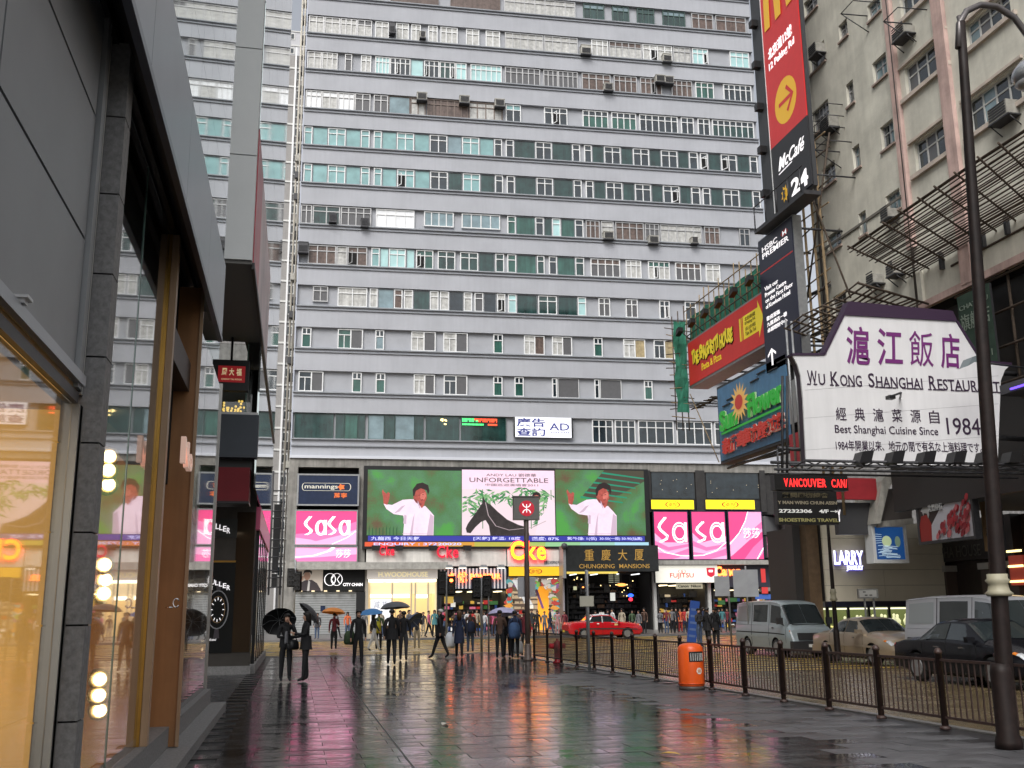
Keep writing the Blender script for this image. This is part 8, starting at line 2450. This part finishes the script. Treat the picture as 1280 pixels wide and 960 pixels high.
vpaint = mat('pale_blue_van', (.36, .42, .44), .3, metal=.35, coat=.4, noise=.05)
yv = place_car(970, LX) + 1.15
t3 = car('pale_van', 'pale blue grey van at the head of the queue left of the beige saloon', (LX, yv, -.1), HEADS, van_S(), vpaint, cglass, 4.7, van_feats(vpaint))
spaint = mat('silver_van', (.38, .39, .42), .28, metal=.45, coat=.4, noise=.05)
yv2 = yb - 6.2
k = (1130 - 640) / FPX; n_ = rt - fw * k
X2 = 17.75
yv2 = (-(X2 - .85) * n_.x + (EYE.z - 1.2) * n_.z) / n_.y - 2.3
t4 = car('silver_van', 'silver grey van standing behind the black saloon at the right edge', (X2, yv2, -.1), HEADS, van_S(.86, 1.98, 4.8), spaint, cglass, 4.8, van_feats(spaint, .86, side=False))
print('cars y', yb, yk, yv, yv2, yv2)

# ================================================================== PEOPLE
skin_m = mat('skin', (.45, .26, .18), .5)
SHO = mat('shoe_black', (.012, .012, .014), .4)
def cm(nm, col, r_=.8): return mat('cloth_' + nm, col, r_, noise=.18, ns=9)
cloth = {n_: cm(n_, c) for n_, c in dict(black=(.012, .012, .014), char=(.035, .035, .04), navy=(.018, .026, .06), blue=(.05, .10, .22), denim=(.06, .09, .16), grey=(.16, .16, .17), beige=(.42, .36, .27), white=(.6, .6, .6), red=(.42, .03, .03), pink=(.55, .12, .22),
      teal=(.07, .22, .24), brown=(.09, .05, .035), orange=(.62, .14, .05), maroon=(.16, .025, .035), green=(.06, .10, .05), yellow=(.50, .45, .03), rose=(.45, .22, .22)).items()}
hair_m = mat('hair_black', (.010, .008, .007), .45)
hair_b = mat('hair_brown', (.09, .045, .02), .5)
hair_g = mat('cap_white', (.55, .55, .52), .7)

POSES = {}
def pose(name, stride=0.0, armL=None, armR=None, lean=0.0, fingers=False, bulk=1.08):
    V = []; Ed = []; lab = []
    def v(x, y, z, r_): V.append((x, y - lean * max(0, z - .9), z, r_)); return len(V) - 1
    def e(a, b, l): Ed.append((a, b)); lab.append(l)
    B = bulk
    pel = v(0, 0, .93, .135 * B); wa = v(0, 0, 1.09, .118 * B); ch = v(0, .005, 1.27, .142 * B); nb = v(0, .01, 1.42, .085)
    nk = v(0, 0, 1.48, .052); jaw = v(0, -.018, 1.545, .062); hm_ = v(0, -.004, 1.61, .083); ht = v(0, .004, 1.675, .062)
    e(pel, wa, 1); e(wa, ch, 1); e(ch, nb, 1); e(nb, nk, 0); e(nk, jaw, 0); e(jaw, hm_, 0); e(hm_, ht, 0)
    ns_ = v(0, -.088, 1.585, .013); e(jaw, ns_, 0)
    for sd in (-1, 1):
        s_ = stride * sd
        hp_ = v(.085 * sd, 0, .88, .104); kn = v(.095 * sd, -s_ * .55 - .01, .49 + abs(s_) * .02, .070); an = v(.10 * sd, -s_ * 1.15 + (.10 * stride if s_ < 0 else 0), .085 + (.07 * min(1, stride * 3) if s_ < 0 else 0), .050)
        to = v(.105 * sd, V[an][1] - .15, (.035 if s_ >= 0 else .03), .034)
        e(pel, hp_, 2); e(hp_, kn, 2); e(kn, an, 2); e(an, to, 3)
        sh = v(.165 * sd, .01, 1.385, .066 * B)
        arm = armL if sd > 0 else armR
        if arm is None: arm = ((.225, .03 + s_ * .25, 1.13), (.235, -.04 + s_ * .55, .90), (.232, -.07 + s_ * .65, .82))
        el = v(arm[0][0] * sd, arm[0][1], arm[0][2], .046 * B); wr = v(arm[1][0] * sd, arm[1][1], arm[1][2], .034); ha = v(arm[2][0] * sd, arm[2][1], arm[2][2], .030)
        e(nb, sh, 1); e(sh, el, 1); e(el, wr, 1); e(wr, ha, 0)
        d = Vector((V[ha][0] - V[wr][0], V[ha][1] - V[wr][1], V[ha][2] - V[wr][2])); d.normalize()
        sidev = d.cross(Vector((1, 0, 0)) if abs(d.x) < .7 else Vector((0, 0, 1))).normalized()
        if fingers:
            for k, ln in enumerate((.065, .075, .07, .055)):
                o_ = sidev * (-.024 + .016 * k)
                f1 = v(V[ha][0] + o_.x + d.x * .04, V[ha][1] + o_.y + lean * 0 + d.y * .04, V[ha][2] + o_.z + d.z * .04, .0095)
                f2 = v(V[f1][0] + d.x * ln * .7 , V[f1][1] + d.y * ln * .7 - .012, V[f1][2] + d.z * ln * .7, .0085)
                e(ha, f1, 0); e(f1, f2, 0)
            o_ = sidev * -.045
            th = v(V[wr][0] + o_.x + d.x * .05, V[wr][1] + o_.y + d.y * .05, V[wr][2] + o_.z + d.z * .05, .011); e(wr, th, 0)
        else:
            f1 = v(V[ha][0] + d.x * .06, V[ha][1] + d.y * .06 - .01, V[ha][2] + d.z * .06, .018); e(ha, f1, 0)
    me = bpy.data.meshes.new('body_' + name)
    me.from_pydata([p[:3] for p in V], Ed, [])
    o = bpy.data.objects.new('tmp', me); C.objects.link(o)
    md = o.modifiers.new('s', 'SKIN'); md.use_smooth_shade = True; md.branch_smoothing = .6
    sv = me.skin_vertices[0].data
    for i, p in enumerate(V): sv[i].radius = (p[3], p[3] * (.80 if i in (pel, wa, ch) else 1)); sv[i].use_root = (i == 0)
    m2 = o.modifiers.new('u', 'SUBSURF'); m2.levels = 1; m2.render_levels = 1
    bpy.context.view_layer.update()
    nm = bpy.data.meshes.new_from_object(o.evaluated_get(bpy.context.evaluated_depsgraph_get()))
    bpy.data.objects.remove(o)
    nm.name = 'body'
    nm.materials.clear()
    for m_ in (skin_m, cloth['black'], cloth['black'], SHO): nm.materials.append(m_)
    segs = [(Vector(V[a][:3]), Vector(V[b][:3]), l, (V[a][3] + V[b][3]) / 2) for (a, b), l in zip(Ed, lab)]
    for p in nm.polygons:
        c = p.center; best = None
        for a, b, l, r_ in segs:
            ab = b - a; t_ = max(0, min(1, (c - a).dot(ab) / max(ab.length_squared, 1e-9)))
            dd_ = (c - (a + ab * t_)).length - r_
            if best is None or dd_ < best[0]: best = (dd_, l)
        l = best[1]
        if l == 0 and c.z > 1.0 and abs(c.x) < .14 and c.z < 1.44: l = 1
        if l == 3 and c.z > .12: l = 2
        p.material_index = l; p.use_smooth = True
    POSES[name] = nm
pose('stand'); pose('walk', .24); pose('walk_short', .18)
pose('umbrella', 0.0, armR=((.235, -.05, 1.14), (.13, -.22, 1.22), (.12, -.24, 1.28)))
pose('umbrella_walk', .20, armR=((.235, -.05, 1.14), (.13, -.22, 1.22), (.12, -.24, 1.28)))
pose('crossed', 0.0, armL=((.23, -.02, 1.13), (.04, -.19, 1.15), (-.03, -.19, 1.17)), armR=((.23, -.02, 1.13), (.04, -.21, 1.20), (-.03, -.20, 1.22)))
pose('phone', 0.05, armL=((.24, -.06, 1.15), (.12, -.19, 1.36), (.06, -.15, 1.47)), armR=((.22, -.02, 1.12), (.12, -.24, 1.12), (.06, -.28, 1.15)), fingers=True)
pose('reach', 0.06, armL=((.22, -.08, 1.14), (.16, -.30, 1.18), (.14, -.38, 1.20)), armR=((.22, -.05, 1.12), (.15, -.26, 1.08), (.12, -.33, 1.10)), fingers=True, lean=.03)
pose('bulky', 0.05, bulk=1.18, armL=((.27, .02, 1.13), (.29, -.03, .90), (.285, -.06, .82)))
pose('bulky_walk', .23, bulk=1.18)
pose('carry', .10, armR=((.225, .0, 1.12), (.24, -.03, .88), (.24, -.04, .80)))

def person(px, py, label, top='black', bot='black', ps='stand', face=0.0, h=1.68, hair='short', coat=None, skin=None, hairm=None, group=None, wz=0.0, hood=False, xy=None):
    """feet at photo point (px, py); face: 0 = towards the camera, pi = away"""
    g_ = xy if xy else ground(px, py, wz)
    back = atan2(g_.x, g_.y)
    t_ = T('person', label, 'person', W, (g_.x, g_.y, wz), group, own=True)
    t_.rotation_euler = (0, 0, face - back)
    s_ = h / 1.735
    t_.scale = (s_, s_, s_)
    o = bpy.data.objects.new('body', POSES[ps]); C.objects.link(o); o.parent = t_
    KIDS.setdefault(t_.name, []).append(o)
    for i, m_ in enumerate((skin_m, cloth[top], cloth[bot], SHO)):
        o.material_slots[i].link = 'OBJECT'; o.material_slots[i].material = m_
    hm2 = hairm or hair_m
    q = MB()
    # hair cap: a shell round the back and top of the head
    N_ = 10
    rg = []
    for k in range(6):
        a_ = R(8 + 16 * k)
        rr_ = .098 * cos(R(90) - (pi / 2 - a_)) if False else .098 * sin(a_)
        rg.append([Vector((rr_ * cos(2 * pi * j / N_), .012 + rr_ * 1.12 * sin(2 * pi * j / N_), 1.628 + .098 * cos(a_) - (.03 if k == 5 and sin(2 * pi * j / N_) > 0 else 0) + (.035 if k >= 4 and sin(2 * pi * j / N_) < -.5 else 0))) for j in range(N_)])
    if hair in ('long', 'pony'):
        zl_ = 1.36 if hair == 'long' else 1.50
        rg.append([Vector((.088 * cos(2 * pi * j / N_), max(.0, .03 + .09 * sin(2 * pi * j / N_)) + (.02 if sin(2 * pi * j / N_) < 0 else 0), zl_ + (.04 if sin(2 * pi * j / N_) < 0 else 0))) for j in range(N_)])
    q.rings(rg)
    if hair == 'bun': q.ball((0, .10, 1.70), .045, 7)
    q.build('hair', hm2, t_)
    if abs(face) < 1.2:
        q = MB()
        for sd in (-1, 1): q.ball((.03 * sd, -.079, 1.617), .0085, 5)
        q.build('eyes', mat('eye_dark', (.02, .012, .01), .3), t_)
        q = MB(); q.ball((0, -.078, 1.553), .014, 6, 0, (1.5, .5, .4)); q.build('mouth', mat('lip', (.30, .07, .06), .4), t_)
    if coat:
        q = MB(); ln = {'jacket': .78, 'coat': .52, 'skirt': .58, 'puffer': .84}[coat]; w0 = 1.22 if 'bulky' in ps else 1.06
        rr_ = [(1.12, .145, .118), (.95, .165, .132), (.85, .172, .138)] + ([(ln, .19 if coat != 'skirt' else .21, .155)] if ln < .84 else [])
        q.rings([[Vector((a_ * w0 * cos(2 * pi * j / 14) * (1 + .03 * sin(j * 3.1)), b_ * w0 * sin(2 * pi * j / 14), z_)) for j in range(14)] for z_, a_, b_ in rr_], cap=False)
        q.build('coat_skirt', cloth[top] if coat != 'skirt' else cloth[bot], t_)
        q = MB(); q.rings([[Vector((r_ * cos(2 * pi * j / 10), .01 + r_ * sin(2 * pi * j / 10), z_)) for j in range(10)] for z_, r_ in ((1.41, .085), (1.46, .075), (1.49, .078))], cap=False); q.build('collar', cloth[top], t_)
    if hood:
        q = MB(); q.ball((0, .10, 1.44), .10, 8, 0, (1.2, .8, .8)); q.build('hood', cloth[top], t_)
    return t_

def umbrella(px, py, dep_from, rad, tilt, label, m, rim=None, hold=.75):
    """canopy centre at the photo point, at the distance of ground point dep_from"""
    g_ = dep_from
    r_ = ray(px, py); t0 = math.hypot(g_.x, g_.y) / math.hypot(r_.x, r_.y)
    p = EYE + r_ * t0
    t_ = T('umbrella', label, 'umbrella', W, (p.x, p.y, p.z), own=True)
    t_.rotation_euler = (tilt[0], tilt[1], 0 if abs(tilt[0]) + abs(tilt[1]) > .6 else rnd.uniform(0, 1))
    q = MB(); n_ = 8
    rings_ = []
    hh = rad * .42
    for k in range(6):
        f = k / 5
        rings_.append([(rad * sin(f * 1.25) / sin(1.25) * cos(2 * pi * (j + (.0)) / 24) * (1 - (.035 * f if j % 3 else 0)), rad * sin(f * 1.25) / sin(1.25) * sin(2 * pi * j / 24) * (1 - (.035 * f if j % 3 else 0)), hh * (cos(f * 1.25) - cos(1.25)) / (1 - cos(1.25)) - (hh * .0 if j % 3 else hh * .05 * f)) if k else (.004 * cos(2 * pi * j / 24), .004 * sin(2 * pi * j / 24), hh) for j in range(24)])
    q.rings(rings_, cap=False)
    q.build('canopy', m, t_)
    q = MB()
    for j in range(n_):
        a_ = 2 * pi * j / n_
        q.tube([(.02 * cos(a_), .02 * sin(a_), hh * .35), (rad * .55 * cos(a_), rad * .55 * sin(a_), hh * .62), (rad * .98 * cos(a_), rad * .98 * sin(a_), -hh * .06)], .005, 3)
    q.build('ribs', steel, t_, kind='stuff')
    q = MB(); q.tube([(0, 0, hh + .06), (0, 0, -hold)], .007, 6); q.build('shaft', steel, t_)
    q = MB(); q.tube([(0, 0, -hold + .1), (0, 0, -hold), (.03, 0, -hold - .035), (.06, 0, -hold)], .014, 6); q.build('handle', black, t_)
    return t_
def um(nm, c, r_=.45, tr=0.0): return mat('umbrella_' + nm, c, r_, noise=.06, trans=tr)
def bag(px, py, dep_from, size, label, m, nm='bag', cat='bag', strap=True):
    r_ = ray(px, py); t0 = math.hypot(dep_from.x, dep_from.y) / math.hypot(r_.x, r_.y)
    p = EYE + r_ * t0
    t_ = T(nm, label, cat, W, (p.x, p.y, p.z), own=True)
    t_.rotation_euler = (0, 0, -atan2(p.x, p.y))
    w_, d_, h_ = size
    q = MB()
    q.rings([[Vector((w_ / 2 * a_ * (1 if abs(cos(2 * pi * j / 12)) < .01 else math.copysign(abs(cos(2 * pi * j / 12)) ** .6, cos(2 * pi * j / 12))), d_ / 2 * a_ * sin(2 * pi * j / 12), z_)) for j in range(12)] for z_, a_ in ((-h_ / 2, .75), (-h_ * .35, 1.0), (h_ * .2, .95), (h_ * .42, .7), (h_ / 2, .35))])
    q.build('bag_body', m, t_)
    if strap:
        q = MB(); q.tube([(-w_ * .3, 0, h_ * .42), (-w_ * .2, 0, h_ * .85), (w_ * .2, 0, h_ * .85), (w_ * .3, 0, h_ * .42)], .012, 4); q.build('strap', m, t_)
    return t_

G = ground
A = pi
# the near pair on the left
person(356, 852, 'woman in a black jacket on her phone, facing the camera under a black umbrella', 'black', 'black', 'phone', .15, 1.62, 'pony', 'puffer')
person(381, 852, 'woman in a black coat turned left towards the woman on the phone', 'black', 'black', 'reach', -1.35, 1.66, 'long', 'jacket')
g1 = G(352, 849); g1 = Vector((g1.x, g1.y + .28, 0))
umbrella(349, 777, g1, .44, (R(-52), R(-12), 0), 'big black umbrella tilted back behind the woman on the phone', um('black', (.008, .008, .009)))
g2 = G(388, 846); g2 = Vector((g2.x, g2.y + .3, 0))
umbrella(386, 767, g2, .38, (R(-8), R(48), 0), 'dark grey umbrella tipped on edge behind the woman in the black coat', um('charcoal', (.05, .05, .055)))
bag(366, 806, Vector((G(356, 852).x, G(356, 852).y - .2, 0)), (.30, .14, .24), 'black shoulder bag on the hip of the woman on the phone', black, 'shoulder_bag')
bag(358, 797, Vector((G(356, 852).x, G(356, 852).y - .3, 0)), (.09, .06, .30), 'pale scarf hanging from the jacket of the woman on the phone', cloth['grey'], 'scarf', 'scarf', False)
# waiting at the crossing
person(417, 812, 'person in black with legs apart under the orange umbrella', 'maroon', 'black', 'umbrella', A, 1.62)
umbrella(417, 766, G(417, 812), .55, (R(-6), R(5), 0), 'bright orange umbrella over the crossing at left', um('orange', (.85, .30, .06)), hold=.6)
person(447, 833, 'man in black walking towards the camera with a green shoulder bag', 'black', 'black', 'carry', .2, 1.70)
bag(437, 797, G(445, 832), (.36, .22, .42), 'bulging dark green grey bag on the walking man in black', cloth['green'], 'holdall')
person(467, 814, 'person in a dark top and pale trousers striding to the right', 'char', 'white', 'walk', -1.3 + A, 1.64, 'long')
umbrella(464, 767, G(467, 814), .50, (R(4), R(-6), 0), 'bright blue umbrella just behind the black haired heads', um('sky_blue', (.06, .24, .55)), hold=.6)
person(473, 812, 'person seen from behind wearing a yellow green backpack', 'green', 'black', 'stand', A, 1.64)
g = G(473, 812); bag(471, 784, Vector((g.x, g.y - .26, 0)), (.40, .28, .52), 'yellow green backpack at the crossing', cloth['yellow'], 'backpack', 'backpack')
person(489, 831, 'stocky man in a black jacket walking away in the middle', 'black', 'black', 'bulky_walk', A, 1.72, coat='jacket')
person(504, 826, 'person in black close on the right of the stocky man', 'black', 'char', 'walk_short', A, 1.66)
umbrella(494, 760, G(492, 820), .58, (R(-5), R(0), 0), 'grey umbrella held over the pair walking away', um('mid_grey', (.12, .125, .135)), hold=.6)
person(521, 811, 'person in beige trousers behind the tilted navy umbrella', 'char', 'beige', 'umbrella', A, 1.62)
umbrella(517, 777, G(516, 812), .52, (R(-28), R(-42), 0), 'navy blue umbrella held low and tilted', um('navy', (.045, .075, .17)), hold=.6)
person(550, 823, 'man in a black hooded coat and white cap striding right', 'black', 'black', 'bulky_walk', -1.9, 1.72, hairm=hair_g, coat='jacket', hood=True)
person(574, 822, 'woman with long brown hair in a dark blue coat', 'navy', 'black', 'walk_short', A, 1.66, 'long', 'coat', hairm=hair_b)
person(588, 815, 'person in a dark top and jeans with blue backpack straps', 'brown', 'denim', 'stand', A, 1.66)
g = G(588, 815); bag(589, 784, Vector((g.x, g.y - .26, 0)), (.34, .24, .46), 'dark navy backpack on the person in jeans', cloth['navy'], 'backpack', 'backpack')
bag(563, 800, G(563, 815), (.42, .25, .62), 'white and blue plastic sack carried between the striding man and the woman', um('sack_white', (.62, .66, .72)), 'plastic_sack', 'bag')
person(625, 823, 'person in dark brown under the left part of the pale violet umbrella', 'brown', 'black', 'umbrella', A, 1.66)
person(634, 821, 'person in black sharing the pale violet umbrella', 'black', 'black', 'stand', A, 1.62)
umbrella(629, 768, G(629, 822), .58, (R(-6), R(3), 0), 'pale violet and white umbrella beside the railway sign post', um('violet', (.50, .48, .72)), hold=.6)
person(644, 823, 'person with a blue rucksack beside the railway sign post', 'navy', 'black', 'carry', A, 1.64)
g = G(644, 823); bag(643, 788, Vector((g.x, g.y - .26, 0)), (.42, .28, .55), 'slate blue rucksack beside the railway sign post', cloth['blue'], 'backpack', 'backpack')
bag(648, 809, G(648, 822), (.34, .20, .46), 'white plastic carrier bag beside the railway sign post', um('bag_white', (.62, .62, .62)), 'carrier_bag')
person(656, 820, 'person in dark maroon half hidden by the railway sign post', 'maroon', 'black', 'stand', A, 1.66)
# people behind the railing near the bin
person(875, 809, 'man with bare forearms in a dark shirt beside the blue banner', 'char', 'denim', 'crossed', .9, 1.66)
person(886, 812, 'first man in a black suit seen from behind near the bin', 'black', 'black', 'bulky', 2.2, 1.68, coat='jacket')
person(896, 811, 'second man in a black suit to the right of the first', 'black', 'black', 'stand', 2.6, 1.68, coat='jacket')
# far pavement
far = [(396, 'char', 'denim', 'stand', 'person in a dark top against the roller shutter', 0), (434, 'orange', 'denim', 'stand', 'person in an orange top against the roller shutter', 0), (455, 'grey', 'black', 'stand', 'person in grey by the pier left of the bright shop', 0),
       (476, 'beige', 'denim', 'stand', 'person in beige before the poster of the bright shop', .3), (529, 'char', 'beige', 'stand', 'tall dark person at the right of the bright shop', 0), (536, 'pink', 'black', 'walk_short', 'person in a pink jacket by the dark pier', .8),
       (543, 'teal', 'black', 'stand', 'person in a teal and white jacket before the neon shop', 0), (556, 'red', 'denim', 'walk_short', 'person in red under the left neon character', 1.2), (568, 'brown', 'black', 'stand', 'person in brown under the right neon character', 0),
       (580, 'char', 'denim', 'stand', 'person in charcoal in front of the cosmetics stock', 0), (596, 'beige', 'black', 'stand', 'person in tan between the signal poles', 0), (606, 'white', 'denim', 'walk_short', 'person in white between the signal poles', -1.0), (617, 'pink', 'denim', 'stand', 'small person in bright pink right of the slim pole', 0),
       (672, 'black', 'black', 'stand', 'man in a dark suit and white shirt by the mall entrance', 0), (681, 'grey', 'denim', 'stand', 'person in grey and jeans by the mall entrance', 0), (688, 'navy', 'denim', 'walk_short', 'person in navy walking by the mall entrance', 1.0), (697, 'rose', 'rose', 'stand', 'woman in a pale pink patterned dress', 0),
       (706, 'maroon', 'maroon', 'stand', 'person in maroon at the left post of the dark entrance', 0), (745, 'grey', 'black', 'stand', 'person in grey behind the taxi roof', 0), (752, 'char', 'black', 'stand', 'person in charcoal behind the taxi roof', 0), (766, 'white', 'black', 'walk_short', 'person in white behind the taxi windscreen', -1.2),
       (778, 'beige', 'beige', 'stand', 'woman in a cream coat behind the taxi bonnet', 0), (791, 'green', 'black', 'stand', 'person in dark green right of the taxi', 0), (806, 'brown', 'black', 'stand', 'person in brown at the right post of the dark entrance', 0),
       (826, 'grey', 'black', 'crossed', 'man in grey with folded arms under the Fujitsu sign', 0), (834, 'maroon', 'denim', 'stand', 'person in maroon under the Fujitsu sign', 0), (841, 'grey', 'black', 'stand', 'person in grey under the Fujitsu sign', 0), (851, 'orange', 'red', 'stand', 'woman in an orange red jacket under the Fujitsu sign', 0),
       (857, 'red', 'navy', 'stand', 'woman in a red jacket and dark jeans under the Fujitsu sign', 0), (870, 'red', 'black', 'stand', 'person in red in the electronics shop doorway', 0), (893, 'char', 'grey', 'stand', 'person in charcoal right of the pale pier', 0), (904, 'teal', 'grey', 'walk_short', 'person in teal before the camera shop', .8),
       (910, 'maroon', 'black', 'stand', 'woman in maroon and white before the camera shop', 0), (660, 'white', 'black', 'stand', 'person in white shirt beneath the mural', 0), (648, 'brown', 'black', 'stand', 'person in brown beneath the mural', 0), (590, 'red', 'black', 'stand', 'person in red among the cosmetics stock', 0), (421, 'grey', 'black', 'walk_short', 'person in grey passing the roller shutter', 1.3),
       (500, 'brown', 'black', 'stand', 'person in brown before the cream display window', 0), (511, 'grey', 'denim', 'walk_short', 'person in grey before the cream display window', 1.0), (549, 'char', 'black', 'stand', 'person in charcoal under the neon 卓', 0), (573, 'navy', 'denim', 'stand', 'person in navy under the neon 悅', 0),
       (585, 'white', 'black', 'stand', 'person in white among the cosmetics stock', 0), (612, 'maroon', 'black', 'stand', 'person in maroon behind the slim pole', 0), (624, 'char', 'denim', 'walk_short', 'person in charcoal behind the violet umbrella', -1.1), (636, 'beige', 'black', 'stand', 'person in beige behind the violet umbrella', 0),
       (665, 'char', 'black', 'stand', 'person in charcoal right of the railway sign post', 0), (735, 'brown', 'denim', 'stand', 'person in brown behind the taxi boot', 0), (760, 'navy', 'black', 'walk_short', 'person in navy behind the taxi roof', 1.0), (799, 'grey', 'denim', 'walk_short', 'person in grey between the taxi nose and the pale pier', -1.0),
       (846, 'black', 'black', 'stand', 'person in black under the Fujitsu sign', 0), (863, 'beige', 'black', 'stand', 'person in beige right of the two women in red', 0), (880, 'navy', 'denim', 'walk_short', 'person in navy before the pale pier', 1.2), (900, 'char', 'black', 'stand', 'person in charcoal before the camera shop', 0)]
for i, (px, tp_, bt_, ps_, lb, fc) in enumerate(far):
    yy = 66.3 + (i * 7 % 5) * .75
    k = (px - 640) / FPX; n_ = rt - fw * k
    X_ = (-(yy) * n_.y + 0 * n_.z + (EYE.z) * n_.z) / n_.x
    person(px, 0, lb, tp_, bt_, ps_, fc + rnd.uniform(-.5, .5), rnd.uniform(1.56, 1.76), ['short', 'long', 'short', 'pony', 'short'][i % 5], wz=.02, xy=Vector((X_, yy, 0)), coat=['jacket', None, None][i % 3])
